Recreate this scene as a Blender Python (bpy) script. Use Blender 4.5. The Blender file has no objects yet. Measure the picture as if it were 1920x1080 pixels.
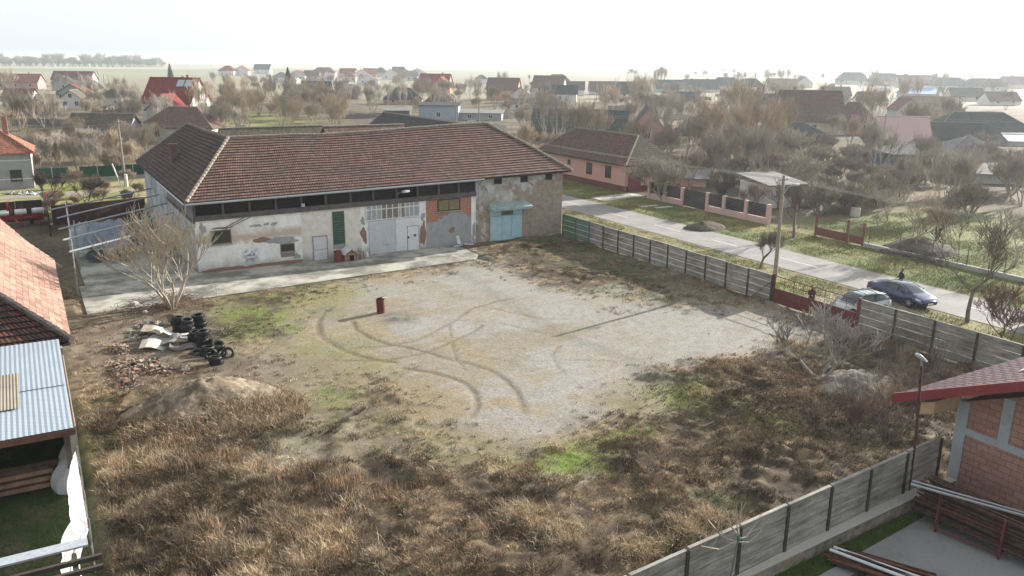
import bpy, math, random
import numpy as np
from mathutils import Vector, Matrix
R = math.radians
random.seed(7); rng = np.random.default_rng(7)
S = bpy.context.scene
COL = S.collection
# ------------------------------------------------------------------ camera
F_PX, CAM_H, ROLL, HY = 1550.0, 16.0, 0.012, 117.0
TH = math.atan((540-HY)/F_PX); RO = math.atan(ROLL)
right = Vector((1, 0, 0)); fwd = Vector((0, math.cos(TH), -math.sin(TH))); up = right.cross(fwd)
cx = right*math.cos(RO) + up*math.sin(RO); cy = -right*math.sin(RO) + up*math.cos(RO)
m = Matrix((cx, cy, -fwd)).transposed().to_4x4(); m.translation = (0, 0, CAM_H)
cd = bpy.data.cameras.new('camera'); cam = bpy.data.objects.new('camera', cd); COL.objects.link(cam)
cam.matrix_world = m; cd.sensor_width = 36; cd.lens = 36*F_PX/1920; cd.clip_start = .3; cd.clip_end = 60000
S.camera = cam
# ------------------------------------------------------------------ light
EL, AZ = R(18.5), math.atan2(.76, .65)
w = bpy.data.worlds.new('World'); S.world = w; w.use_nodes = True
nt = w.node_tree; sk = nt.nodes.new('ShaderNodeTexSky'); sk.sky_type = 'NISHITA'; sk.sun_disc = False
sk.sun_elevation = EL; sk.sun_rotation = AZ; sk.air_density = 1.0; sk.dust_density = 1.2; sk.ozone_density = 1
bg = nt.nodes['Background']; bg.inputs[1].default_value = .088
hs = nt.nodes.new('ShaderNodeHueSaturation'); hs.inputs[1].default_value = .12
nt.links.new(sk.outputs[0], hs.inputs[4]); tn = nt.nodes.new('ShaderNodeMix'); tn.data_type = 'RGBA'; tn.blend_type = 'MULTIPLY'; tn.inputs[0].default_value = 1; tn.inputs[7].default_value = (.93, 1.0, 1.07, 1)
nt.links.new(hs.outputs[0], tn.inputs[6]); vl = nt.nodes.new('ShaderNodeMix'); vl.data_type = 'RGBA'; vl.inputs[0].default_value = .5; vl.inputs[7].default_value = (4.6, 4.8, 5.0, 1)
nt.links.new(tn.outputs[2], vl.inputs[6]); nt.links.new(vl.outputs[2], bg.inputs[0])
sl = bpy.data.lights.new('sun', 'SUN'); sl.energy = 4.8; sl.angle = R(.55); sl.color = (1, .935, .85)
so = bpy.data.objects.new('sun', sl); COL.objects.link(so); so.location = (60, 60, 80)
sd = Vector((math.sin(AZ)*math.cos(EL), math.cos(AZ)*math.cos(EL), math.sin(EL)))
so.rotation_euler = sd.to_track_quat('Z', 'Y').to_euler()
S.view_settings.view_transform = 'Standard'; S.view_settings.look = 'None'
S.view_settings.exposure = 1.36; S.view_settings.gamma = 1
S.render.engine = 'CYCLES'
S.cycles.volume_bounces = 1; S.cycles.max_bounces = 6; S.cycles.transparent_max_bounces = 8
HAZE = .00021
# ------------------------------------------------------------------ frames of reference
YAW = math.atan2(.507, .862)          # local x = b (barn front direction), local y = c (away)
CB, SB = math.cos(YAW), math.sin(YAW)
def W(b, c, z=0): return Vector((b*CB - c*SB, b*SB + c*CB, z))
def BC(x, y): return (x*CB + y*SB, -x*SB + y*CB)
def G(u, v, z=0):                     # world point at height z seen at photo pixel u, v
    x = u-960; y = v-540
    xr = x*math.cos(RO) + y*math.sin(RO); yr = -x*math.sin(RO) + y*math.cos(RO)
    d = right*xr + fwd*F_PX - up*yr
    t = (z-CAM_H)/d.z
    return Vector((d.x*t, d.y*t, z))
def GB(u, v, z=0):
    p = G(u, v, z); return BC(p.x, p.y)
# ------------------------------------------------------------------ noise
def vn(x, y, s, seed=0):
    x = np.asarray(x, float)/s; y = np.asarray(y, float)/s
    xi = np.floor(x).astype(int); yi = np.floor(y).astype(int); fx = x-xi; fy = y-yi
    fx = fx*fx*(3-2*fx); fy = fy*fy*(3-2*fy)
    def h(a, b):
        n = (a*374761393 + b*668265263 + seed*974634777) & 0xffffffff
        n = ((n ^ (n >> 13))*1274126177) & 0xffffffff
        return ((n ^ (n >> 16)) & 0xffff)/65535.0
    return (h(xi, yi)*(1-fx)+h(xi+1, yi)*fx)*(1-fy) + (h(xi, yi+1)*(1-fx)+h(xi+1, yi+1)*fx)*fy
def fbm(x, y, s, seed=0, o=4):
    t = 0; a = 1; n = 0
    for k in range(o):
        t = t + a*vn(x, y, s/2**k, seed+k*17); n += a; a *= .55
    return t/n
# ------------------------------------------------------------------ materials
MATS = {}
def newmat(name):
    m = bpy.data.materials.new(name); m.use_nodes = True
    t = m.node_tree; b = t.nodes['Principled BSDF']; return m, t, b
def nd(t, k, **kw):
    n = t.nodes.new('ShaderNode'+k)
    for a, v in kw.items():
        if a in ('operation', 'data_type', 'blend_type', 'feature', 'attribute_name', 'distance', 'offset', 'squash', 'offset_frequency', 'noise_dimensions'): setattr(n, a, v)
        else: n.inputs[a.replace('_', ' ')].default_value = v
    return n
def mixc(t, f, a, b, bt='MIX'):
    n = t.nodes.new('ShaderNodeMix'); n.data_type = 'RGBA'; n.blend_type = bt
    for s, v in ((0, f), (6, a), (7, b)):
        if hasattr(v, 'is_linked') or hasattr(v, 'links'): t.links.new(v, n.inputs[s])
        elif isinstance(v, (int, float)): n.inputs[s].default_value = v
        else: n.inputs[s].default_value = (*v[:3], 1)
    return n.outputs[2]
def ramp(t, f, lo, hi):
    n = t.nodes.new('ShaderNodeMapRange'); n.inputs[1].default_value = lo; n.inputs[2].default_value = hi
    t.links.new(f, n.inputs[0]); return n.outputs[0]
def coords(t, uv=False, scale=(1, 1, 1)):
    c = t.nodes.new('ShaderNodeTexCoord'); mp = t.nodes.new('ShaderNodeMapping'); mp.inputs[3].default_value = scale
    t.links.new(c.outputs[2 if uv else 3], mp.inputs[0]); return mp.outputs[0]
def noise(t, v, s, d=4, r=.6):
    n = t.nodes.new('ShaderNodeTexNoise'); n.inputs['Scale'].default_value = s; n.inputs['Detail'].default_value = d; n.inputs['Roughness'].default_value = r
    t.links.new(v, n.inputs['Vector']); return n.outputs[0]
def bump(t, b, h, st=.5, d=.02):
    n = t.nodes.new('ShaderNodeBump'); n.inputs[0].default_value = st; n.inputs[1].default_value = d
    t.links.new(h, n.inputs['Height']); t.links.new(n.outputs[0], b.inputs['Normal'])
def plain(name, col, rough=.8, var=.35, s=3, metal=0, bmp=.2, spec=.3):
    if name in MATS: return MATS[name]
    m, t, b = newmat(name); v = coords(t)
    f = ramp(t, noise(t, v, s), .3, .7); f2 = ramp(t, noise(t, v, s*9), .3, .7)
    c = mixc(t, f, [k*(1-var) for k in col], [min(1, k*(1+var*.7)) for k in col])
    c = mixc(t, f2, c, mixc(t, 1.0, c, (.75, .74, .72), 'MULTIPLY'))
    t.links.new(c, b.inputs['Base Color']); b.inputs['Roughness'].default_value = rough; b.inputs['Metallic'].default_value = metal
    b.inputs['Specular IOR Level'].default_value = spec
    if bmp: bump(t, b, noise(t, v, s*7), bmp)
    MATS[name] = m; return m
def tile(name, c1, c2, dark, w=.24, h=.33, lich=.5, bmp=.8, mort=.03):
    """fired roof tiles: bricks of varied colour, dark joints and painted course shadows, lichen clouds"""
    if name in MATS: return MATS[name]
    m, t, b = newmat(name); v = coords(t, True); vo = coords(t)
    br = nd(t, 'TexBrick', Color1=(*c1, 1), Color2=(*c2, 1), Mortar=(*[k*.22 for k in dark], 1), Scale=1, Mortar_Size=mort, Mortar_Smooth=.3, Bias=0, Brick_Width=w, Row_Height=h)
    br.offset = .5
    t.links.new(v, br.inputs['Vector'])
    big = ramp(t, noise(t, vo, .33, 6, .68), .52-.24*lich, .68)
    mid = ramp(t, noise(t, vo, 1.7, 3), .42, .7)
    c = mixc(t, big, br.outputs[0], mixc(t, .8, br.outputs[0], dark))
    c = mixc(t, mid, c, mixc(t, .45, c, dark))
    wn = nd(t, 'TexWhiteNoise'); sn = nd(t, 'VectorMath', operation='SNAP'); sn.inputs[1].default_value = (w, h, 1)
    t.links.new(v, sn.inputs[0]); t.links.new(sn.outputs[0], wn.inputs[0])
    c = mixc(t, wn.outputs[0], mixc(t, 1.0, c, (.72, .71, .72), 'MULTIPLY'), mixc(t, 1.0, c, (1.3, 1.22, 1.15), 'MULTIPLY'))
    t.links.new(c, b.inputs['Base Color']); b.inputs['Roughness'].default_value = .85; b.inputs['Specular IOR Level'].default_value = .2
    if bmp: bump(t, b, br.outputs[1], -bmp, .03)
    MATS[name] = m; return m
def brick(name, c1, c2, mortar, w=.27, h=.09, ms=.012, dirt=(.2, .18, .15), da=.4):
    if name in MATS: return MATS[name]
    m, t, b = newmat(name); v = coords(t, True); vo = coords(t)
    br = nd(t, 'TexBrick', Color1=(*c1, 1), Color2=(*c2, 1), Mortar=(*mortar, 1), Scale=1, Mortar_Size=ms, Mortar_Smooth=.2, Bias=0, Brick_Width=w, Row_Height=h)
    t.links.new(v, br.inputs['Vector'])
    f = ramp(t, noise(t, vo, 1.1, 6, .7), .4, .75)
    mu = nd(t, 'Math', operation='MULTIPLY'); mu.inputs[1].default_value = da; t.links.new(f, mu.inputs[0])
    c = mixc(t, mu.outputs[0], br.outputs[0], dirt)
    c = mixc(t, ramp(t, noise(t, vo, 14, 3), .3, .7), c, mixc(t, 1.0, c, (.7, .7, .7), 'MULTIPLY'))
    t.links.new(c, b.inputs['Base Color']); b.inputs['Roughness'].default_value = .9
    bump(t, b, br.outputs[1], -.5, .012)
    MATS[name] = m; return m
def plaster(name, c, stain, s=.5, amt=.6, streak=True, thr=(.48, .68)):
    """old render: soft stains, vertical runs"""
    if name in MATS: return MATS[name]
    m, t, b = newmat(name); v = coords(t, True); vs = coords(t, True, (2.2, .35, 1))
    f = ramp(t, noise(t, v, s, 6, .65), *thr)
    mu = nd(t, 'Math', operation='MULTIPLY'); mu.inputs[1].default_value = amt; t.links.new(f, mu.inputs[0])
    k = mixc(t, mu.outputs[0], c, stain)
    if streak:
        g = ramp(t, noise(t, vs, 2.2, 5, .6), .52, .8)
        mu2 = nd(t, 'Math', operation='MULTIPLY'); mu2.inputs[1].default_value = amt*.8; t.links.new(g, mu2.inputs[0])
        k = mixc(t, mu2.outputs[0], k, [q*.55 for q in stain])
    k = mixc(t, ramp(t, noise(t, v, 9, 4), .3, .75), mixc(t, 1.0, k, (.86, .86, .86), 'MULTIPLY'), k)
    t.links.new(k, b.inputs['Base Color']); b.inputs['Roughness'].default_value = .9; b.inputs['Specular IOR Level'].default_value = .2
    bump(t, b, noise(t, v, 8, 6), .35)
    MATS[name] = m; return m
def ribbed(name, col, pitch=.18, rough=.5, metal=.0, stain=(.3, .3, .3), sta=.3, axis=0):
    if name in MATS: return MATS[name]
    m, t, b = newmat(name); v = coords(t, True)
    wv = nd(t, 'TexWave', Scale=1/pitch/ (2*math.pi) * 2 * math.pi /2 , Distortion=0); wv.bands_direction = 'X' if axis == 0 else 'Y'
    t.links.new(v, wv.inputs['Vector'])
    f = ramp(t, noise(t, v, .7, 6, .7), .45, .75)
    mu = nd(t, 'Math', operation='MULTIPLY'); mu.inputs[1].default_value = sta; t.links.new(f, mu.inputs[0])
    c = mixc(t, mu.outputs[0], col, stain)
    t.links.new(c, b.inputs['Base Color']); b.inputs['Roughness'].default_value = rough; b.inputs['Metallic'].default_value = metal
    bump(t, b, wv.outputs[1], .6, .03)
    MATS[name] = m; return m
def attrmat(name, rough=.9, s=25, k=(.6, 1.25), trans=0, spec=.15, bmp=0):
    if name in MATS: return MATS[name]
    m, t, b = newmat(name)
    a = nd(t, 'Attribute'); a.attribute_name = 'Col'; v = coords(t)
    c = mixc(t, ramp(t, noise(t, v, s, 4, .7), .3, .72), mixc(t, 1.0, a.outputs[0], (k[0],)*3, 'MULTIPLY'), mixc(t, 1.0, a.outputs[0], (k[1],)*3, 'MULTIPLY'))
    if bmp: c = mixc(t, ramp(t, noise(t, v, s*3.1, 3, .7), .36, .64), mixc(t, 1.0, c, (.74, .73, .72), 'MULTIPLY'), mixc(t, 1.0, c, (1.2, 1.2, 1.2), 'MULTIPLY'))
    t.links.new(c, b.inputs['Base Color']); b.inputs['Roughness'].default_value = rough; b.inputs['Specular IOR Level'].default_value = spec
    if bmp: bump(t, b, noise(t, v, s*.6, 6, .7), bmp, .06)
    MATS[name] = m; return m
def glassy(name, col=(.02, .025, .03), rough=.12):
    if name in MATS: return MATS[name]
    m, t, b = newmat(name); b.inputs['Base Color'].default_value = (*col, 1); b.inputs['Roughness'].default_value = rough
    b.inputs['Specular IOR Level'].default_value = .6; MATS[name] = m; return m
def paint(name, col, rough=.25):
    if name in MATS: return MATS[name]
    m, t, b = newmat(name); v = coords(t)
    t.links.new(mixc(t, ramp(t, noise(t, v, 3, 5), .4, .8), col, [k*.8+.02 for k in col]), b.inputs['Base Color'])
    b.inputs['Roughness'].default_value = rough; b.inputs['Coat Weight'].default_value = .8; b.inputs['Coat Roughness'].default_value = .08; b.inputs['Metallic'].default_value = .3
    MATS[name] = m; return m
# ------------------------------------------------------------------ mesh builder
class MB:
    def __init__(s): s.v = []; s.f = []; s.m = []; s.k = 0; s.uv = {}
    def mat(s, k): s.k = k; return s
    def face(s, pts):
        n = len(s.v); s.v += [tuple(p) for p in pts]; s.f.append(tuple(range(n, n+len(pts)))); s.m.append(s.k); return s
    def hexa(s, p):                      # 8 points: bottom ring then top ring, counter-clockwise seen from above
        n = len(s.v); s.v += [tuple(q) for q in p]
        for q in ((3, 2, 1, 0), (4, 5, 6, 7), (0, 1, 5, 4), (1, 2, 6, 5), (2, 3, 7, 6), (3, 0, 4, 7)):
            s.f.append(tuple(n+i for i in q)); s.m.append(s.k)
        return s
    def box(s, x0, x1, y0, y1, z0, z1):
        if x0 > x1: x0, x1 = x1, x0
        if y0 > y1: y0, y1 = y1, y0
        if z0 > z1: z0, z1 = z1, z0
        return s.hexa([(x0, y0, z0), (x1, y0, z0), (x1, y1, z0), (x0, y1, z0), (x0, y0, z1), (x1, y0, z1), (x1, y1, z1), (x0, y1, z1)])
    def tube(s, pts, r, n=6, cap=True):
        pts = [Vector(p) for p in pts]; rr = r if isinstance(r, (list, tuple)) else [r]*len(pts)
        base = len(s.v); ref = None
        for i, p in enumerate(pts):
            d = (pts[min(i+1, len(pts)-1)] - pts[max(i-1, 0)])
            d = d.normalized() if d.length > 1e-9 else Vector((0, 0, 1))
            if ref is None: ref = Vector((1, 0, 0)) if abs(d.x) < .8 else Vector((0, 1, 0))
            a = d.cross(ref).normalized(); b = d.cross(a); ref = a.cross(d)
            for k in range(n):
                t = 2*math.pi*k/n; s.v.append(tuple(p + (a*math.cos(t)+b*math.sin(t))*rr[i]))
        for i in range(len(pts)-1):
            for k in range(n):
                s.f.append((base+i*n+k, base+i*n+(k+1) % n, base+(i+1)*n+(k+1) % n, base+(i+1)*n+k)); s.m.append(s.k)
        if cap and n > 2:
            s.f.append(tuple(base+k for k in range(n))[::-1]); s.m.append(s.k)
            s.f.append(tuple(base+(len(pts)-1)*n+k for k in range(n))); s.m.append(s.k)
        return s
    def lathe(s, prof, n=16, o=(0, 0, 0), axis='z'):
        base = len(s.v)
        for (r, z) in prof:
            for k in range(n):
                t = 2*math.pi*k/n; q = (r*math.cos(t), r*math.sin(t), z)
                if axis == 'x': q = (q[2], q[0], q[1])
                if axis == 'y': q = (q[0], q[2], q[1])
                s.v.append((q[0]+o[0], q[1]+o[1], q[2]+o[2]))
        for i in range(len(prof)-1):
            for k in range(n):
                s.f.append((base+i*n+k, base+i*n+(k+1) % n, base+(i+1)*n+(k+1) % n, base+(i+1)*n+k)); s.m.append(s.k)
        return s
    def slab(s, pts, th):                # polygon thickened downwards
        n = len(pts); b = len(s.v)
        s.v += [tuple(p) for p in pts] + [(p[0], p[1], p[2]-th) for p in pts]
        s.f.append(tuple(range(b, b+n))); s.f.append(tuple(range(b+2*n-1, b+n-1, -1))); s.m += [s.k]*2
        for i in range(n):
            j = (i+1) % n; s.f.append((b+i, b+n+i, b+n+j, b+j)); s.m.append(s.k)
        return s
    def prism(s, poly, y0, y1):          # polygon in xz pushed from y0 to y1
        n = len(poly); b = len(s.v)
        s.v += [(p[0], y0, p[1]) for p in poly] + [(p[0], y1, p[1]) for p in poly]
        s.f.append(tuple(range(b, b+n))); s.f.append(tuple(range(b+2*n-1, b+n-1, -1))); s.m += [s.k]*2
        for i in range(n):
            j = (i+1) % n; s.f.append((b+i, b+n+i, b+n+j, b+j)); s.m.append(s.k)
        return s
    def xf(s, fn): s.v = [tuple(fn(*p)) for p in s.v]; return s
    def build(s, name, mats, parent=None, loc=None, rot=0, smooth=False, uv=True, fn=None):
        if fn: s.xf(fn)
        me = bpy.data.meshes.new(name); me.from_pydata(s.v, [], s.f)
        if not isinstance(mats, (list, tuple)): mats = [mats]
        for q in mats: me.materials.append(q)
        if len(mats) > 1: me.polygons.foreach_set('material_index', s.m)
        if smooth: me.polygons.foreach_set('use_smooth', [True]*len(me.polygons))
        if uv and len(s.f) < 60000:
            L = me.uv_layers.new(name='UV'); buf = np.zeros(len(me.loops)*2)
            for p in me.polygons:
                n = p.normal; t = Vector((-n.y, n.x, 0))
                if t.length < .05: t = Vector((1, 0, 0)); q = Vector((0, 1, 0))
                else: t.normalize(); q = n.cross(t)
                for li in p.loop_indices:
                    co = me.vertices[me.loops[li].vertex_index].co
                    buf[2*li] = co.dot(t); buf[2*li+1] = co.dot(q)
            for fi, uvs in s.uv.items():
                for li, q in zip(me.polygons[fi].loop_indices, uvs): buf[2*li], buf[2*li+1] = q
            L.data.foreach_set('uv', buf)
        o = bpy.data.objects.new(name, me); COL.objects.link(o)
        if parent: o.parent = parent
        if loc is not None: o.location = loc
        if rot: o.rotation_euler.z = rot
        return o
def tag(o, label=None, cat=None, group=None, kind=None):
    if label: o['label'] = label
    if cat: o['category'] = cat
    if group: o['group'] = group
    if kind: o['kind'] = kind
    return o
def thing(name, label, cat, loc=(0, 0, 0), rot=0, group=None):
    o = bpy.data.objects.new(name, None); COL.objects.link(o); o.location = loc; o.rotation_euler.z = rot
    return tag(o, label, cat, group)
def copy_tree(o, parent=None):
    c = o.copy(); COL.objects.link(c); c.parent = parent
    for ch in list(o.children): copy_tree(ch, c)
    return c
def B1(*a): return MB().box(*a)
# shared materials
concrete = plaster('weathered_concrete', (.36, .35, .32), (.16, .16, .14), .5, .6, False)
conc_light = plaster('light_concrete', (.5, .48, .43), (.3, .28, .24), .7, .5, False)
rust = plain('rusty_steel', (.17, .07, .04), .8, .4, 6)
dkwood = plain('old_dark_wood', (.075, .06, .05), .85, .35, 3)
greywood = plain('grey_weathered_wood', (.20, .18, .165), .85, .35, 4)
black = plain('black_rubber', (.018, .018, .019), .6, .2, 5, bmp=.1)
white_p = plain('white_paint', (.72, .72, .7), .5, .12, 2, bmp=.05)
galv = plain('galvanised_steel', (.42, .44, .46), .4, .15, 3, .6, .05)
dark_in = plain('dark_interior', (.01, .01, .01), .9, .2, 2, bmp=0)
bark_l = plain('pale_bark', (.40, .36, .29), .9, .3, 3, bmp=0)
bark_m = plain('grey_brown_bark', (.17, .14, .115), .9, .3, 2, bmp=0)
bark_d = plain('dark_bark', (.09, .07, .055), .9, .3, 2, bmp=0)
bark_r = plain('reddish_twigs', (.17, .10, .075), .9, .3, 2, bmp=0)
glass = glassy('dark_glass')
# ------------------------------------------------------------------ ground
def setcol(me, arr):
    a = me.color_attributes.new('Col', 'FLOAT_COLOR', 'POINT'); n = len(me.vertices)
    q = np.ones((n, 4), np.float32); q[:, :3] = arr; a.data.foreach_set('color', q.ravel())
def grid(name, xs, ys, zf, cf, mat, smooth=True, frame=None):
    X, Y = np.meshgrid(xs, ys); nx, ny = len(xs), len(ys)
    Z = zf(X, Y); Cc = cf(X, Y)
    if frame: XX = X*CB-Y*SB; YY = X*SB+Y*CB
    else: XX, YY = X, Y
    V = np.stack([XX, YY, Z], -1).reshape(-1, 3)
    i = np.arange(ny-1)[:, None]*nx + np.arange(nx-1)[None]; i = i.ravel()
    Fq = np.stack([i, i+1, i+nx+1, i+nx], -1)
    me = bpy.data.meshes.new(name); me.vertices.add(len(V)); me.vertices.foreach_set('co', V.ravel())
    me.loops.add(Fq.size); me.loops.foreach_set('vertex_index', Fq.ravel().astype(np.int32))
    me.polygons.add(len(Fq)); me.polygons.foreach_set('loop_start', np.arange(0, Fq.size, 4).astype(np.int32))
    me.polygons.foreach_set('use_smooth', np.full(len(Fq), smooth)); me.update(); me.validate()
    setcol(me, Cc.reshape(-1, 3)); me.materials.append(mat)
    o = bpy.data.objects.new(name, me); COL.objects.link(o); return o
def lerp(a, b, t): return a*(1-t[..., None]) + np.asarray(b)*t[..., None]
def sm(x, a, b): t = np.clip((x-a)/(b-a), 0, 1); return t*t*(3-2*t)
def poly_sd(x, y, P):                    # signed distance, positive inside
    d = np.full(x.shape, 1e9); ins = np.zeros(x.shape, bool)
    for i in range(len(P)):
        (x0, y0), (x1, y1) = P[i], P[(i+1) % len(P)]
        ex, ey = x1-x0, y1-y0; t = np.clip(((x-x0)*ex+(y-y0)*ey)/(ex*ex+ey*ey+1e-9), 0, 1)
        d = np.minimum(d, np.hypot(x-x0-t*ex, y-y0-t*ey))
        cnd = (y0 > y) != (y1 > y)
        ins ^= cnd & (x < (x1-x0)*(y-y0)/(y1-y0+1e-12)+x0)
    return np.where(ins, d, -d)
def line_d(x, y, P):
    d = np.full(x.shape, 1e9)
    for i in range(len(P)-1):
        (x0, y0), (x1, y1) = P[i], P[i+1]
        ex, ey = x1-x0, y1-y0; t = np.clip(((x-x0)*ex+(y-y0)*ey)/(ex*ex+ey*ey+1e-9), 0, 1)
        d = np.minimum(d, np.hypot(x-x0-t*ex, y-y0-t*ey))
    return d
def blob(x, y, u, v, rx, ry, seed=3):
    b, c = GB(u, v); n = fbm(x, y, 2.2, seed)
    return np.clip(1.25-np.hypot((x-b)/rx, (y-c)/ry)*(.55+.9*n), 0, 1)
ROAD_B0, ROAD_B1 = 52.4, 57.9
GRASS, STRAW, SOIL = np.array([.10, .11, .04]), np.array([.24, .19, .11]), np.array([.10, .08, .06])
def near_col(X, Y):
    b = X*CB+Y*SB; c = -X*SB+Y*CB
    n = fbm(X, Y, 14, 1); n2 = fbm(X, Y, 4, 5); n3 = fbm(X, Y, 1.6, 9)
    col = lerp(np.broadcast_to(SOIL, X.shape+(3,)), STRAW*.8, sm(n2, .35, .65))
    col = lerp(col, GRASS, sm(n*.6+n2*.4, .52, .70)*.55)
    # verges of the village road
    vg = sm(b, 43.5, 44.5)*(1-sm(b, 65, 66.5))
    gcol = lerp(np.broadcast_to(np.array([.11, .15, .035]), X.shape+(3,)), (.24, .21, .085), sm(n2*.5+n3*.5, .38, .62))
    left = 1-sm(b, 52, 53); gcol = lerp(gcol, lerp(np.broadcast_to(np.array([.27, .24, .11]), X.shape+(3,)), (.17, .19, .06), sm(n3, .45, .65)), left)
    dirt = np.maximum(np.exp(-((b-ROAD_B0+.5)/.7)**2), np.exp(-((b-ROAD_B1-.5)/.7)**2))*sm(n3, .3, .6)
    gcol = lerp(gcol, (.2, .165, .12), dirt)
    col = lerp(col, gcol, vg)
    fld = sm(b, 66, 67)*(1-sm(b, 92, 97))*sm(-c, -62, -56)
    col = lerp(col, lerp(np.broadcast_to(np.array([.20, .205, .08]), X.shape+(3,)), (.12, .15, .055), sm(n2*.6+n3*.4, .4, .62)), fld)
    # green lane between the dark walls and the neighbours' green fence
    ln = sm(c, 96, 98)*(1-sm(c, 124, 127))*(1-sm(b, 30, 44)); col = lerp(col, lerp(np.broadcast_to(np.array([.2, .22, .06]), X.shape+(3,)), (.3, .26, .14), sm(n2, .4, .65)), ln)
    far = sm(np.hypot(X, Y), 330, 420); col = lerp(col, (.19, .165, .11), far)
    # gravel drive in front of the gate
    dr = np.clip(1.3-np.hypot((b-48)/5.2, (c-35)/3.6)*(.7+.6*n3), 0, 1); col = lerp(col, (.3, .27, .22), dr)
    # darker ground behind the left shed
    ds = np.clip(1.4-np.hypot((b+4)/9, (c-78)/13), 0, 1); col = lerp(col, (.06, .05, .04), ds*.7)
    return col*(.8+.4*n3[..., None])
def near_z(X, Y):
    e = np.maximum(np.abs(X-35)/215, np.abs(Y-175)/195)
    return -.4*sm(e, .95, 1) + .0*X
gm = attrmat('village_ground', .95, 1.8, (.62, 1.3), bmp=.5)
tag(grid('ground', np.linspace(-180, 250, 300), np.linspace(-20, 370, 280), near_z, near_col, gm), kind='structure')
def far_col(X, Y):
    D = np.hypot(X, Y); n = fbm(X, Y*3, 900, 31, 3)
    sx = X*.94+Y*.34; sy = -X*.34+Y*.94
    k = (np.floor(sy/330 + .3*np.floor(sx/1500))*7 + np.floor(sx/1500)*3).astype(int) % 5
    pal = np.array([[.32, .29, .18], [.22, .23, .14], [.29, .25, .17], [.15, .18, .11], [.23, .20, .15]])
    col = lerp(pal[k], (.28, .26, .18), sm(n, .3, .6)*.4)
    near = 1-sm(Y, 500, 800); col = lerp(col, (.24, .215, .145), near*.8)
    # right-hand side of the village, trees and soil
    return col*(.88+.24*fbm(X, Y, 60, 4)[..., None])
gs = np.geomspace(30, 18000, 150)
tag(grid('fields', np.concatenate([-gs[::-1], gs]), np.concatenate([[-300], np.geomspace(40, 22000, 220)]), lambda X, Y: -.5+0*X, far_col, attrmat('far_fields', .95, .05, (.9, 1.08))), kind='structure')
# ---- the yard
GP = [GB(*q) for q in ((560, 572), (700, 530), (905, 492), (960, 510), (1150, 575), (1290, 585), (1440, 590), (1560, 625), (1540, 655), (1470, 655), (1390, 680), (1300, 690), (1200, 715), (1150, 750), (1140, 800), (1080, 840), (980, 850), (900, 830), (850, 790), (760, 740), (650, 715), (540, 700), (520, 650), (540, 610))]
TR = [[(624, 578), (606, 590), (597, 608), (600, 629), (618, 644), (641, 657), (665, 667), (698, 676), (740, 682)],
      [(662, 605), (668, 620), (692, 635), (724, 647), (760, 653), (795, 661), (840, 676), (884, 685), (920, 697), (950, 715), (970, 738), (979, 759), (982, 777)],
      [(618, 679), (686, 678), (724, 678), (790, 666), (825, 653), (884, 626), (905, 612)],
      [(659, 655), (724, 651), (781, 641), (825, 618), (855, 602), (884, 581), (929, 568), (960, 562)],
      [(760, 693), (810, 701), (849, 712), (873, 721), (893, 741), (896, 765), (887, 783)],
      [(843, 611), (846, 638), (855, 673), (873, 697)], [(1050, 650), (1036, 668), (1046, 690), (1062, 704)],
      [(855, 602), (940, 608), (1030, 630), (1100, 640)], [(900, 575), (1010, 600), (1090, 600)], [(860, 665), (960, 680), (1060, 676), (1150, 680)]]
TRB = [[GB(*q) for q in l] for l in TR]; TRW = [.19, .17, .13, .13, .17, .10, .10, .1, .1, .08]; TRD = [.62, .58, .55, .55, .65, .45, .5, .35, .35, .35]
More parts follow.
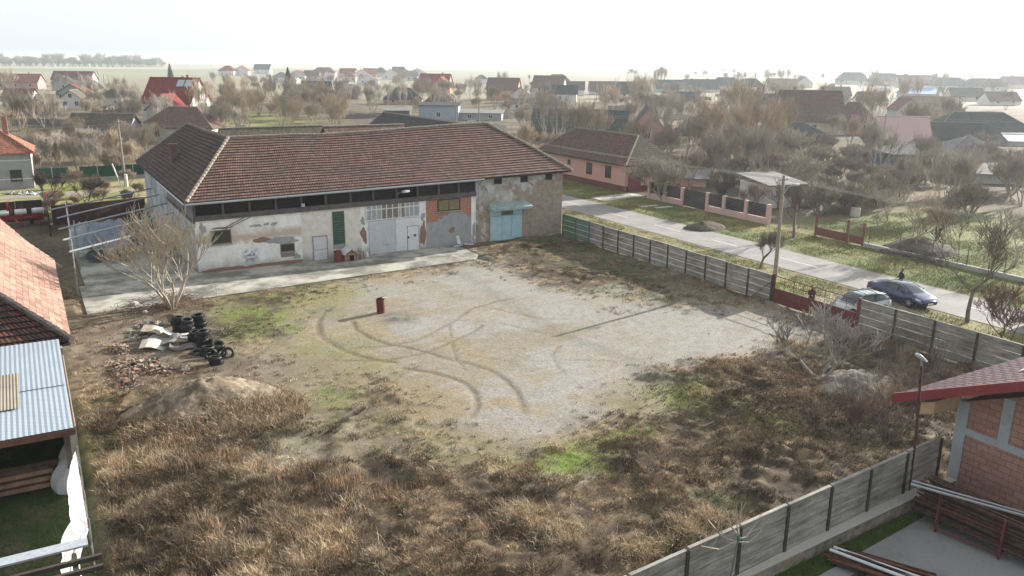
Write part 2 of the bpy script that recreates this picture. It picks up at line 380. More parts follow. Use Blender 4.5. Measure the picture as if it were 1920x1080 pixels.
def zones(b, c):
    n = fbm(b, c, 5, 11); n2 = fbm(b, c, 1.7, 12); n3 = fbm(b, c, .6, 13)
    g = sm(poly_sd(b, c, GP) + (n-.5)*6 + (n2-.5)*3.5 + (n3-.5)*2.2, -3.6, 2.6)
    z = dict(n=n, n2=n2, n3=n3, gravel=g)
    z['green'] = np.maximum.reduce([blob(b, c, 470, 600, 2.6, 4.6, 1)*1., blob(b, c, 640, 650, 2.2, 2, 2)*.35, blob(b, c, 1285, 745, 2.4, 3.0, 3)*.75, blob(b, c, 1060, 868, 2.2, 1.9, 4)*1., blob(b, c, 1180, 822, 1.8, .9, 5)*.9,
        blob(b, c, 640, 745, 1.6, 1.5, 6)*.45, blob(b, c, 560, 560, 6, 3.4, 7)*.4, blob(b, c, 560, 1040, .7, .8, 8)*.9, blob(b, c, 1380, 770, 1, 1, 9)*.6, blob(b, c, 1440, 800, 1.5, 1.5, 10)*.4, blob(b, c, 1060, 620, 1, 1, 14)*.0])
    z['pale'] = np.maximum.reduce([blob(b, c, 480, 880, 2.6, 2.3, 21), blob(b, c, 1200, 500, 2.2, 5, 22)*.8, blob(b, c, 1150, 545, 2, 2, 23)*.8, blob(b, c, 1270, 548, 1.8, 1.6, 24)*.7, blob(b, c, 1055, 905, 1.6, 1., 25)*.8])
    z['ash'] = blob(b, c, 748, 598, 1.5, 1.5, 26)
    z['soil'] = np.maximum.reduce([blob(b, c, 250, 640, 5.5, 8, 31), blob(b, c, 470, 690, 3, 4, 32)*.9, blob(b, c, 400, 590, 4, 2.6, 33)])
    z['verge'] = sm(b, 35.5+3*(n-.5)+(c < 40)*(0), 39.5)*sm(c, 40, 47)
    z['barnweed'] = np.maximum(blob(b, c, 1000, 470, 5, 3.2, 41), blob(b, c, 1090, 520, 3.5, 4, 42))
    z['left'] = (1-sm(b, .3, .9))
    z['tall'] = (1-sm(b+(n-.5)*2.4, 6, 9))*(1-sm(c, 36.5, 40))*sm(b, 1., 1.5)
    z['thin'] = np.maximum.reduce([blob(b, c, 640, 800, 5.5, 5, 51), blob(b, c, 560, 720, 4, 4, 52), blob(b, c, 860, 850, 3.2, 2.4, 53), blob(b, c, 1200, 760, 3, 2.6, 54)])
    wd = np.clip((1-g)**1.5*1.3 - z['green']*.5 - z['pale']*.85 - z['soil']*1. - z['thin']*.85, 0, 1)
    wd = wd*(1-z['left'])*np.where(c > 41+4*(n-.5)*2, .25, 1)*np.where(b > 43.2, 0, 1)
    wd = np.where((c > 40) & (b > 33), np.maximum(wd, .45*z['verge']), wd)
    wd = np.maximum(wd, z['barnweed']*.8*(c < 64.8)); z['weed'] = wd
    tr = 0*b; rut = 0*b
    for l, wdt, dp in zip(TRB, TRW, TRD):
        d = line_d(b, c, l); s = np.exp(-((d+.16*(fbm(b, c, .7, 19)-.5))/wdt)**4)*(.5+.8*sm(fbm(b, c, 2.4, 23), .3, .6)*.6+.3); tr = np.maximum(tr, s*dp)
        rut = np.minimum(rut, -s*dp*.05) + np.exp(-((d-wdt*1.4)/.1)**2)*.025*dp
    z['track'] = tr; z['rut'] = rut
    return z
def yard_col(b, c):
    z = zones(b, c); n, n2, n3 = z['n'], z['n2'], z['n3']
    base = lerp(np.broadcast_to(np.array([.065, .048, .033]), b.shape+(3,)), (.20, .15, .09), sm(n2*.5+n3*.5, .38, .68))
    base = lerp(base, (.10, .11, .05), sm(n, .5, .75)*.6)
    gr = lerp(np.broadcast_to(np.array([.24, .215, .165]), b.shape+(3,)), (.28, .265, .24), sm(n+.018*(b-20), .4, .62))
    gr = lerp(gr, (.27, .22, .13), sm(n2, .42, .68)*.75*(1-sm(b, 18, 30))); gr = lerp(gr, (.17, .18, .07), sm(fbm(b, c, 3, 77), .5, .7)*.55*(1-sm(b, 12, 22)))
    gr = lerp(gr, (.17, .14, .10), sm(n3*.7+n2*.3, .52, .72)*.5); stk = vn(b*.35+c*.1, c*2.2-b*.5, .5, 88); gr = lerp(gr, (.33, .31, .28), sm(stk, .6, .9)*.35)
    col = lerp(base, gr, z['gravel'])
    # straw-coloured fringe where gravel thins out
    fr = np.clip(1-np.abs(z['gravel']-.55)/.5, 0, 1)*sm(n2, .35, .6); col = lerp(col, (.30, .24, .145), fr*.7)
    col = lerp(col, lerp(np.broadcast_to(np.array([.25, .215, .15]), b.shape+(3,)), (.13, .12, .06), sm(n3*.6+n2*.4, .42, .62)), z['thin']*.8)
    col = lerp(col, lerp(np.broadcast_to(np.array([.30, .285, .22]), b.shape+(3,)), (.18, .17, .13), sm(n3, .4, .7)), z['pale'])
    col = lerp(col, lerp(np.broadcast_to(np.array([.14, .11, .08]), b.shape+(3,)), (.21, .18, .145), sm(n3*.5+n2*.5, .4, .65)), np.clip(z['soil'], 0, 1))
    col = lerp(col, lerp(np.broadcast_to(np.array([.07, .085, .03]), b.shape+(3,)), (.13, .10, .06), sm(n2, .4, .65)), z['verge']*.75*(1-z['gravel']*.6))
    col = lerp(col, (.07, .07, .075), z['ash']*sm(n3, .25, .6)*.9)
    gg = z['green']*sm(n3*.55+n2*.45, .28, .55); col = lerp(col, lerp(np.broadcast_to(np.array([.16, .19, .05]), b.shape+(3,)), (.12, .17, .03), sm(n3, .4, .7)), np.clip(gg*1.1, 0, 1))
    col = lerp(col, (.12, .092, .062), z['track']*np.clip(.5+.9*n3, 0, 1)*.95)
    lf = lerp(np.broadcast_to(np.array([.035, .055, .018]), b.shape+(3,)), (.09, .075, .045), sm(n2*.6+n3*.4, .4, .7))  # dark green has the shade of the left shed yard mixed into it
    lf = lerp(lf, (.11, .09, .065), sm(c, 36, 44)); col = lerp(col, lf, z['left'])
    # lawn strip by the stone wall, near the brick house
    st = sm(b, 12, 13)*(1-sm(c, 16.0, 16.25)); col = lerp(col, lerp(np.broadcast_to(np.array([.05, .08, .02]), b.shape+(3,)), (.10, .12, .04), sm(n3, .4, .7)), st)
    return col*(.84+.32*n3[..., None])
def yard_z(b, c):
    z = zones(b, c)
    h = .05 + z['weed']*(.26*sm(fbm(b, c, 1.5, 97), .35, .7)+.10*vn(b, c, .45, 98)) + .10*(z['n']-.3)*(1-z['gravel']) + .09*z['n3']*z['weed'] + .02*z['n3'] + z['rut'] + .02*z['n2']
    slab = sm(b, 1.2, 2.2)*sm(c, 57, 58)*(1-sm(b, 32, 33)); h = np.where(slab > .5, .02, h)
    st = (b > 11) & (c < 16.9); h = np.where(st, .02, h)
    return np.maximum(h, .008)
ym = attrmat('yard_ground_mat', .95, 8, (.68, 1.26), bmp=.6)
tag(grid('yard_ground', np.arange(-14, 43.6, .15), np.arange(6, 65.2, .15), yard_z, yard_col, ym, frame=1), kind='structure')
# ---- road
def strip(name, b0, b1, c0, c1, z, mat, th=.0):
    m = MB(); n = 40
    for i in range(n):
        y0 = c0+(c1-c0)*i/n; y1 = c0+(c1-c0)*(i+1)/n
        m.face([(b0, y0, z), (b1, y0, z), (b1, y1, z), (b0, y1, z)])
    o = m.build(name, mat, rot=YAW); return tag(o, kind='structure')
asph = plain('worn_asphalt', (.27, .255, .245), .9, .2, .45, bmp=.3)
strip('road', ROAD_B0, ROAD_B1, -40, 175, .03, asph)
m = MB()
for k in range(-4, 20):
    if k % 1 == 0: m.face([(55.08, k*8.4+2.2, .034), (55.22, k*8.4+2.2, .034), (55.22, k*8.4+6.2, .034), (55.08, k*8.4+6.2, .034)])
tag(m.build('road_markings', plain('worn_road_paint', (.62, .6, .56), .8, .25, 4, bmp=0), rot=YAW), kind='structure')
# lane crossing behind, between barn and neighbours
strip('lane', -140, 40, 111.5, 114.5, .024, plain('lane_dirt', (.3, .27, .22), .9, .2, .6))
# ------------------------------------------------------------------ the long barn
def patch(m, x, z, rx, rz, y, k, seed=0, n=22, rough=.35):
    r_ = random.Random(seed); ph = [r_.uniform(0, 6.28) for _ in range(4)]; pts = []
    for i in range(n):
        t = 2*math.pi*i/n
        q = 1 + rough*(.5*math.sin(2*t+ph[0])+.35*math.sin(3*t+ph[1])+.3*math.sin(5*t+ph[2])) + r_.uniform(-.09, .09)
        pts.append((x+rx*q*math.cos(t), y, z+rz*q*math.sin(t)))
    m.mat(k).face(pts[::-1] if False else pts); m.mat(0)
def courses(m, A, Bp, C, D, n, lip=.045):
    """rows of tiles from eave edge A-B up to D-C"""
    A, Bp, C, D = map(Vector, (A, Bp, C, D)); nn = (Bp-A).cross(D-A).normalized()
    if nn.z < 0: nn = -nn
    ns = max(1, int((Bp-A).length/2.0)); LE = (Bp-A).length; du = (Bp-A).normalized(); TH_ = .36; sh0 = lambda k: 0
    for k in range(n):
        t0, t1 = k/n, (k+1)/n+.15/n
        p0, p1 = A.lerp(D, t0), Bp.lerp(C, t0); q0, q1 = A.lerp(D, min(t1, 1)), Bp.lerp(C, min(t1, 1))
        for j in range(ns):
            a, b = j/ns, (j+1)/ns
            w1, w2 = [random.uniform(-.010, .010) for _ in range(2)]
            P0 = p0.lerp(p1, a)+nn*(lip+w1); P1 = p0.lerp(p1, b)+nn*(lip+w1); Q1 = q0.lerp(q1, b); Q0 = q0.lerp(q1, a)
            ua, ub = LE*a, LE*b; o0, o1 = (q0-p0).dot(du)/1, (q1-p1).dot(du)/1
            m.uv[len(m.f)] = [(ua+sh0(k), k*TH_+.004), (ub+sh0(k), k*TH_+.004), (ub+sh0(k), (k+1)*TH_-.004), (ua+sh0(k), (k+1)*TH_-.004)]
            m.face([P0, P1, Q1, Q0]); m.uv[len(m.f)] = [(ua, k*TH_+.001)]*4; m.face([P0-nn*lip*1.1, P1-nn*lip*1.1, P1, P0])  # lip mapped onto the dark joint, painting the shadow under each course
def caps(m, P, Q, r=.13, L=.42):
    P, Q = Vector(P), Vector(Q); d = (Q-P); n = max(1, int(d.length/L))
    for i in range(n):
        a = P + d*(i/n); b = P + d*((i+1.12)/n)
        m.tube([a+Vector((0, 0, random.uniform(0, .02))), b], [r*1.12, r*.86], 7)
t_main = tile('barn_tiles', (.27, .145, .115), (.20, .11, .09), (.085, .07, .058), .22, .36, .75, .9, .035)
t_dark = tile('barn_shaded_hip_tiles', (.16, .065, .05), (.09, .05, .045), (.045, .045, .04), .30, .36, .9, .9, .045)  # slope turned away from the sun: its shade is put into the tile colour
cream = plain('pale_ridge_mortar', (.27, .235, .195), .9, .3, 4)
def barn_facade_mat():
    m, t, b = newmat('barn_plaster'); v = coords(t, True); vo = coords(t)
    sx = nd(t, 'SeparateXYZ'); t.links.new(vo, sx.inputs[0])
    def mth(op, a, b_=None):
        n = nd(t, 'Math', operation=op)
        for i, q in enumerate((a, b_)):
            if q is None: continue
            if hasattr(q, 'links'): t.links.new(q, n.inputs[i])
            else: n.inputs[i].default_value = q
        return n.outputs[0]
    nz = noise(t, vo, 1.3, 5); zz = mth('ADD', sx.outputs[2], mth('MULTIPLY', mth('SUBTRACT', nz, .5), 1.3))
    base = mixc(t, ramp(t, noise(t, vo, .8, 6, .7), .45, .75), (.78, .78, .76), (.50, .49, .46))
    band = mth('MULTIPLY', ramp(t, zz, 3.25, 2.75), ramp(t, zz, 2.1, 2.4))
    xm = ramp(t, sx.outputs[0], 8.3, 8.0); band = mth('MULTIPLY', band, xm)
    base = mixc(t, mth('MULTIPLY', band, .8), base, (.42, .33, .24))
    crm = mth('MULTIPLY', ramp(t, sx.outputs[0], 8.05, 8.1), ramp(t, sx.outputs[0], 13.2, 13.1))
    base = mixc(t, crm, base, mixc(t, ramp(t, noise(t, vo, 2, 5), .4, .8), (.66, .64, .57), (.48, .45, .40)))
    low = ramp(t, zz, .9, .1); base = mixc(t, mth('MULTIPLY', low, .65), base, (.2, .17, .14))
    bl = mth('MULTIPLY', ramp(t, mth('ABSOLUTE', mth('SUBTRACT', sx.outputs[0], 3.9)), .75, .3), ramp(t, mth('ABSOLUTE', mth('SUBTRACT', sx.outputs[2], 1.05)), .7, .3))
    bl = mth('MULTIPLY', bl, ramp(t, noise(t, vo, 3.5, 5), .42, .58)); base = mixc(t, bl, base, (.16, .22, .34))
    sc = ramp(t, noise(t, coords(t, False, (1, 1, 4)), 5, 6, .8), .63, .72); base = mixc(t, mth('MULTIPLY', sc, .55), base, (.24, .22, .2))
    t.links.new(base, b.inputs['Base Color']); b.inputs['Roughness'].default_value = .92; b.inputs['Specular IOR Level'].default_value = .15
    bump(t, b, noise(t, vo, 6, 6), .4); return m
def barn_stone_mat():
    m, t, b = newmat('barn_bare_brick'); v = coords(t, True); vo = coords(t)
    br = nd(t, 'TexBrick', Color1=(.36, .27, .2, 1), Color2=(.27, .2, .15, 1), Mortar=(.33, .30, .26, 1), Scale=1, Mortar_Size=.016, Mortar_Smooth=.4, Bias=0, Brick_Width=.28, Row_Height=.085)
    t.links.new(v, br.inputs['Vector'])
    sx = nd(t, 'SeparateXYZ'); t.links.new(vo, sx.inputs[0])
    n = noise(t, vo, .75, 6, .68); m1 = nd(t, 'Math', operation='MULTIPLY_ADD'); t.links.new(sx.outputs[2], m1.inputs[0]); m1.inputs[1].default_value = .05; t.links.new(n, m1.inputs[2])
    m2 = nd(t, 'Math', operation='MULTIPLY_ADD'); t.links.new(sx.outputs[0], m2.inputs[0]); m2.inputs[1].default_value = -.026; t.links.new(m1.outputs[0], m2.inputs[2])
    c = mixc(t, ramp(t, noise(t, vo, 2.5, 5), .4, .7), br.outputs[0], (.22, .17, .13))
    c = mixc(t, ramp(t, m2.outputs[0], -.02, .01), c, mixc(t, ramp(t, noise(t, vo, 1.1, 5), .4, .6), (.50, .48, .45), (.30, .30, .29)))
    t.links.new(c, b.inputs['Base Color']); b.inputs['Roughness'].default_value = .95
    bump(t, b, br.outputs[1], -.6, .015); return m
bw = barn_facade_mat(); bs = barn_stone_mat()
oldbrick = brick('old_red_brick', (.34, .13, .08), (.24, .095, .06), (.3, .26, .22), .26, .08, .012, (.18, .14, .12), .35)
redblock = brick('red_block_infill', (.42, .17, .10), (.36, .14, .085), (.42, .36, .3), .3, .2, .012, (.3, .2, .16), .3)
cement = plaster('bare_cement', (.34, .35, .355), (.22, .22, .22), 1.2, .5, True)
side_pl = plaster('streaked_side_plaster', (.56, .58, .60), (.20, .21, .22), .6, .9, True, (.4, .65))
def shear(x, y, z):
    q = z + .017*max(min(x, 34), -1)*min(z, 9.5)/5.7
    if z > 6.2: q += -.16*math.sin(max(0, min(1, (x-4)/25))*math.pi)*min(1, (z-6.2)/3) + .16*(vn(x, y, 3.1, 5)-.5)*min(1, z-6.2)
    return (x, y, q)
barn = thing('barn', 'long decaying white-plastered barn with hipped brown tile roof and open timber loft', 'barn', W(10.5, 65.3), YAW)
m = MB()
m.box(0, 24.0, 0, .4, 0, 4.1); m.mat(1).box(24.0, 33.3, -.06, .4, 0, 5.95)
m.mat(0).box(23.55, 24.0, -.03, 0, 0, 4.1)
m.mat(3).box(0, .4, .4, 28.4, 0, 3.9); m.mat(3).box(0, .4, 13.2, 28.4, 3.9, 5.62); m.mat(1).box(32.9, 33.3, .4, 13.6, 0, 5.95)
m.mat(3).box(9, 32.9, 13.3, 13.6, 0, 5.6); m.box(8.7, 9, 13.3, 28.4, 0, 5.6); m.box(.4, 8.7, 28.1, 28.4, 0, 5.6)
m.mat(1)
m.box(0, 8.05, -.07, 0, 0, .0+.35)
m.mat(2)
patch(m, 2.0, .14, 1.9, .2, -.085, 2, 3, rough=.2); patch(m, 5.7, .17, 2.2, .2, -.087, 2, 4, rough=.2)
patch(m, 5.0, 2.15, .75, .24, -.008, 2, 11); patch(m, 6.5, 1.98, 1.25, .3, -.012, 4, 12, rough=.25); patch(m, 4.5, 3.35, .42, .12, -.006, 4, 13); patch(m, 5.35, 3.4, .2, .13, -.006, 4, 14); patch(m, 5.9, 3.35, .27, .13, -.006, 4, 15)
patch(m, 1.9, 3.42, .7, .08, -.006, 2, 16); patch(m, 13.35, 1.75, .26, .62, -.008, 2, 17, n=34, rough=.4); patch(m, 13.3, 2.9, .2, .3, -.006, 4, 27, n=20, rough=.4); patch(m, 18.8, 1.35, .26, 1.1, -.008, 2, 18, n=40, rough=.35); patch(m, 18.8, 2.8, .2, .35, -.006, 4, 28, n=20, rough=.4); patch(m, .5, 3.5, .25, .35, -.006, 4, 29, n=24, rough=.4); patch(m, 7.6, .6, .3, .2, -.006, 4, 30, n=24, rough=.4); patch(m, 23.8, 1.0, .16, .9, -.035, 4, 31, n=24, rough=.4); patch(m, 12.4, .35, .7, .16, -.006, 4, 32, n=24, rough=.4)
# block infill and cement under the right window
m.mat(4).box(19.1, 23.6, -.02, 0, 0, 3.0); m.mat(5)
m.face([(x, -.026, z) for x, z in ((19.1, 4.08), (19.1, 2.3), (19.4, 2.18), (19.7, 2.26), (20.05, 2.2), (20.3, 2.5), (20.6, 2.42), (20.85, 2.72), (21.2, 2.66), (21.4, 2.98), (21.9, 3.0), (22.3, 2.9), (22.6, 2.98), (22.75, 2.7), (23.0, 2.76), (23.2, 2.4), (23.4, 2.52), (23.55, 2.3), (23.55, 4.08))])
patch(m, 21.6, 1.4, .25, .3, -.028, 2, 21); patch(m, 26.6, .4, .8, .25, -.07, 2, 22)
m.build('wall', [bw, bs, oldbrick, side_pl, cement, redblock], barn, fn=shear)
# timber loft: floor beam, posts, slatted boards set back, side boarding
m = MB(); m.box(-.1, 24.0, -.16, .1, 4.1, 4.5); m.box(-.1, .12, .1, 13.2, 3.85, 4.1); m.box(-.06, 24.0, -.1, .08, 5.5, 5.66)
loftg = plain('dark_weathered_beam', (.115, .105, .10), .9, .35, 4); m.build('floor_beam', loftg, barn, fn=shear)
for x in (.0, 2.1, 4.1, 6.15, 8.2, 10.2, 12.3, 14.3, 16.4, 18.35, 20.35, 22.3):
    B1(x-.08, x+.08, -.08, .08, 4.5, 5.52).build('post', loftg, barn, fn=shear)
loftw = plain('shadowed_loft_boards', (.028, .024, .022), .9, .5, 4); px = [.0, 2.1, 4.1, 6.15, 8.2, 10.2, 12.3, 14.3, 16.4, 18.35, 20.35, 22.3, 24.0]  # near-black boards: the loft's shadow is put into their colour
for i in range(12):
    if i in (4, 8): continue
    m = MB(); a, b = px[i], px[i+1]; n = 9; sgn = 1 if i % 2 else -1
    for k in range(-n, n+3):
        x0 = a + (b-a)*k/n; dx = sgn*1.0
        p = [(x0, 4.5), (x0+.19, 4.5), (x0+.19+dx, 5.5), (x0+dx, 5.5)]
        q = [(min(max(x, a), b), z) for x, z in p]
        if abs(q[0][0]-q[1][0]) < .02 and abs(q[2][0]-q[3][0]) < .02: continue
        m.prism(q, .16+.01*(k % 2), .2+.01*(k % 2))
    m.build('loft_boarding', loftw, barn, fn=shear)
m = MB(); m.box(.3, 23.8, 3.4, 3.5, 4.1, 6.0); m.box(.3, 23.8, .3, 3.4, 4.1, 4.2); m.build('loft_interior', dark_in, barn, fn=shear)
m = MB()
for k in range(30):
    y = .1+k*.437
    if k in (9, 10, 20): continue
    m.box(-.03-.012*(k % 2), .05, y, y+.41, 4.1, 5.6)
m.box(-.1, -.05, 0, 13.2, 4.75, 4.87); m.build('side_boarding', plain('grey_boards', (.24, .245, .25), .85, .35, 3), barn, fn=shear)
# roof
ZE, ZR = 5.62, 9.5
def roofslope(name, pts, mat, n):
    m = MB(); courses(m, *pts, n); return m.build(name, mat, barn, fn=shear)
rf = MB(); rr = [(-.65, -.6, ZE-.06), (34, -.6, ZE-.06), (34, 14.2, ZE-.06), (9.5, 14.2, ZE-.06), (9.5, 29, ZE-.06), (-.65, 29, ZE-.06)]
rf.slab([(x, y, z) for x, y, z in rr], .06)
roof = rf.build('roof', dkwood, barn, fn=shear)
def sub(name, m, mats): return m.build(name, mats, roof, fn=shear)
m = MB(); courses(m, (-.65, -.6, ZE), (34, -.6, ZE), (28.7, 6.7, ZR), (4.3, 6.7, ZR), 23, .075); sub('front_slope', m, t_main)
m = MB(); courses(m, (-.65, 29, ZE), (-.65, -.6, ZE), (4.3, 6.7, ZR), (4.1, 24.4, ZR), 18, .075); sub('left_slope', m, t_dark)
m = MB(); courses(m, (34, -.6, ZE), (34, 14.2, ZE), (28.7, 6.9, ZR), (28.7, 6.7, ZR), 18, .075)
courses(m, (34, 14.2, ZE), (9.5, 14.2, ZE), (4.3, 6.7, ZR), (28.7, 6.7, ZR), 20); courses(m, (9.5, 14.2, ZE), (9.5, 29, ZE), (4.1, 24.4, ZR), (4.3, 6.7, ZR), 18)
courses(m, (9.5, 29, ZE), (-.65, 29, ZE), (4.1, 24.4, ZR), (4.2, 24.4, ZR), 18); sub('rear_slopes', m, t_main)
m = MB(); caps(m, (4.3, 6.7, ZR+.03), (28.7, 6.7, ZR+.03)); caps(m, (-.6, -.55, ZE+.06), (4.3, 6.7, ZR+.05), .15)
caps(m, (34, -.6, ZE+.05), (28.7, 6.7, ZR+.03)); caps(m, (4.3, 6.7, ZR+.03), (4.1, 24.4, ZR+.02)); caps(m, (-.6, 29, ZE+.05), (4.1, 24.4, ZR)); sub('ridge_tiles', m, cream)
m = MB(); m.tube([(-.7, -.72, ZE-.1), (24.5, -.72, ZE-.1)], .085, 8); m.tube([(-.8, -.7, ZE-.08), (-.8, 13, ZE-.08)], .07, 8); m.tube([(24.3, -.72, ZE-.1), (24.3, -.1, 5.0), (24.25, -.12, 1.2)], .05, 6); sub('gutter', m, galv)
m = MB(); m.box(.9, 1.5, 15.2, 15.8, 6.3, 8.5); m.box(.82, 1.58, 15.12, 15.88, 8.35, 8.5); sub('chimney', m, brick('chimney_brick', (.2, .08, .06), (.14, .06, .05), (.16, .13, .11)))
def window(par, x0, x1, z0, z1, y, frame=greywood, pane=glass, mull=1, fw=.07, sill=True, fn=shear, label=None):
    f = MB(); f.box(x0-fw, x0, y-.05, y, z0-fw, z1+fw); f.box(x1, x1+fw, y-.05, y, z0-fw, z1+fw); f.box(x0, x1, y-.05, y, z1, z1+fw); f.box(x0, x1, y-.05, y, z0-fw, z0)
    for k in range(mull): xx = x0+(x1-x0)*(k+1)/(mull+1); f.box(xx-.025, xx+.025, y-.04, y-.012, z0, z1)
    fo = f.build('window', frame, par, fn=fn)
    if label: fo['label'] = label
    p = MB(); p.face([(x0, y-.012, z0), (x1, y-.012, z0), (x1, y-.012, z1), (x0, y-.012, z1)]); p.build('pane', pane, fo, fn=fn)
    if sill: B1(x0-.12, x1+.12, y-.16, y, z0-fw-.07, z0-fw).build('sill', concrete, fo, fn=fn)
    return fo
olive = glassy('dusty_olive_glass', (.02, .022, .014), .3); ochre = plain('ochre_boarded_pane', (.22, .18, .10), .7, .3, 6)
window(barn, 1.12, 2.5, 2.25, 3.2, 0, greywood, olive, 0)
window(barn, 6.35, 7.38, 1.1, 1.62, 0, greywood, olive, 0, label='small square window half bricked up')
B1(6.3, 7.42, -.03, 0, .62, 1.02).build('bricked_up_opening', brick('grey_brick_fill', (.26, .23, .2), (.2, .17, .15), (.3, .28, .26), .25, .08), barn, fn=shear)
window(barn, 20.28, 22.35, 3.15, 4.0, -.03, plain('brown_window_frame', (.05, .035, .025), .6), ochre, 1)
for x0, x1, z0, z1 in ((25.9, 26.6, 5.0, 5.78), (28.68, 29.35, 4.98, 5.76), (31.42, 32.05, 4.98, 5.75)):
    f = MB(); f.box(x0-.05, x0, -.1, -.06, z0, z1); f.box(x1, x1+.05, -.1, -.06, z0, z1); f.box(x0-.05, x1+.05, -.1, -.06, z1, z1+.06); f.box(x0-.08, x1+.08, -.12, -.06, z0-.06, z0)
    fo = f.build('window', dkwood, barn, fn=shear); MB().face([(x0, -.07, z0), (x1, -.07, z0), (x1, -.07, z1), (x0, -.07, z1)]).build('pane', dark_in, fo, fn=shear)
# doors
dm = plain('grey_painted_door', (.53, .56, .60), .6, .1, 1.5, bmp=.05); dm2 = plain('pale_grey_gate', (.70, .72, .75), .6, .08, 1.5, bmp=.05)
g1 = B1(13.8, 16.2, -.12, -.06, .05, 2.82).build('door', dm, barn, fn=shear); g1['label'] = 'wide grey sheet metal gate leaf'
m = MB()
for k in range(5): m.box(14.95+k*.11, 15.01+k*.11+random.uniform(0, .03), -.124, -.12, .78+random.uniform(-.02, .03), .84)
m.build('faint_lettering', plain('faded_black_paint', (.12, .12, .13), .8), g1, fn=shear)
g2 = B1(16.22, 18.42, -.12, -.06, .05, 2.82).build('door', dm2, barn, fn=shear); g2['label'] = 'pale grey gate leaf with a small door cut in it'
m = MB(); m.box(17.24, 17.29, -.15, -.12, .05, 2.1); m.box(18.33, 18.38, -.15, -.12, .05, 2.1); m.box(17.24, 18.38, -.15, -.12, 2.1, 2.15); m.build('wicket_frame', plain('grey_edge', (.3, .3, .32), .6), g2, fn=shear)
m = MB(); m.lathe([(0, -.03), (.09, -.03), (.09, 0), (0, 0)], 12, (17.34, -.15, 1.2), 'y'); m.lathe([(0, -.03), (.1, -.03), (.1, 0), (0, 0)], 12, (17.95, -.15, 1.32), 'y'); m.build('lock', black, g2, fn=shear)
tr = MB()
for x in (13.62, 14.05, 14.5, 14.95, 15.4, 15.95, 16.5, 16.72, 17.1, 17.5, 17.9, 18.42): tr.box(x-.035, x+.035, -.14, -.06, 2.92, 4.12)
for z in (2.9, 3.75, 4.14): tr.box(13.6, 18.48, -.145, -.06, z-.04, z+.04)
f = tr.build('transom_window', white_p, barn, fn=shear)
mm = MB()
for i, (x0, x1) in enumerate(((13.65, 14.02), (14.08, 14.47), (14.53, 14.92), (14.98, 15.37), (15.43, 15.92), (15.98, 16.47), (16.53, 16.7), (16.75, 17.07), (17.13, 17.47), (17.53, 17.87), (17.93, 18.39))):
    mm.mat(1 if i in (3, 4, 5, 7) else 0).face([(x0, -.09, 2.93), (x1, -.09, 2.93), (x1, -.09, 4.1), (x0, -.09, 4.1)])
mm.build('pane', [plain('frosted_pane', (.36, .39, .42), .5, .15, 4), plain('brown_board_pane', (.22, .20, .16), .7)], f, fn=shear)
d = B1(9.0, 10.1, -.08, -.02, .05, 1.98).build('door', plain('white_door', (.62, .64, .68), .5, .08, 2, bmp=.05), barn, fn=shear); d['label'] = 'narrow white metal door'
m = MB(); m.box(8.93, 9.0, -.1, 0, 0, 2.05); m.box(10.1, 10.17, -.1, 0, 0, 2.05); m.box(8.93, 10.17, -.1, 0, 1.98, 2.05); m.box(9, 10.1, -.09, -.08, .93, .97); m.build('door_frame', plain('grey_edge', (.3, .3, .32), .6), d, fn=shear)
m = MB()
for i in range(5):
    for k in range(13): m.box(10.68+i*.205, 10.68+i*.205+.19, -.06-.01*((i*3+k*5) % 3), -.01, 1.22+k*.205, 1.22+k*.205+.19)
m.build('glass_block_window', glassy('green_glass_blocks', (.012, .075, .05), .2), barn, fn=shear)
B1(10.66, 11.72, -.04, 0, .85, 1.2).build('sill', cement, barn, fn=shear)
bd = MB(); blue = plain('light_blue_gate', (.38, .60, .67), .6, .12, 2, bmp=.05)
for x0, x1 in ((25.45, 26.65), (26.69, 27.7), (27.74, 28.8)): bd.box(x0, x1, -.16, -.08, .1, 2.2); bd.box(x0, x1, -.15, -.08, 2.24, 2.68)
d = bd.build('door', blue, barn, fn=shear); d['label'] = 'light blue three leaf metal gate'
B1(26.6, 27.85, -.17, -.15, 2.26, 2.66).build('vent_panel', plain('dusty_vent', (.16, .14, .12), .8), d, fn=shear)
B1(25.3, 28.95, -.1, -.05, 0, .1).build('threshold', concrete, barn, fn=shear)
m = MB(); m.hexa([(25.1, -1.0, 2.78), (29.5, -1.0, 2.78), (29.5, -.05, 2.85), (25.1, -.05, 2.85), (25.1, -1.0, 2.98), (29.5, -1.0, 2.98), (29.3, -.05, 3.35), (25.4, -.05, 3.35)]); m.build('canopy', plain('pale_green_canopy', (.30, .40, .38), .8, .25, 3), barn, fn=shear)
for k, x in enumerate((16.45, 8.25)):
    m = MB()
    if k == 0:
        m.tube([(x, -.1, 4.8), (x, -.55, 5.05), (x+.12, -.8, 5.1)], .03, 6); m2 = MB(); m2.lathe([(0, -.02), (.10, 0), (.19, .12), (.17, .5), (.09, .66), (0, .68)], 12, (0, 0, 0), 'y')
        a = m.build('wall_lamp', galv, barn, fn=shear); a['label'] = 'pale street lamp head on the barn loft'
        m2.xf(lambda p, q, r: (x+.12+q*.8, -.85-q*.6+.02, 5.12+r*.6+q*.12)).build('lamp_shade', plain('bright_lamp_shade', (.75, .75, .74), .4, .05), a, fn=shear)
    else:
        m.box(x-.12, x+.12, -.35, -.2, 4.55, 4.78); m.tube([(x, -.2, 4.66), (x, 0, 4.6), (x, .0, 3.9)], .025, 5); m.build('floodlight', plain('white_floodlight', (.5, .5, .5), .4), barn, fn=shear)
MB().tube([(1.9, -.1, 3.35), (3.6, -.18, 4.1)], .035, 5).tube([(2.1, -.12, 3.3), (4.1, -.18, 4.1)], .03, 5).build('brace', greywood, barn, fn=shear)
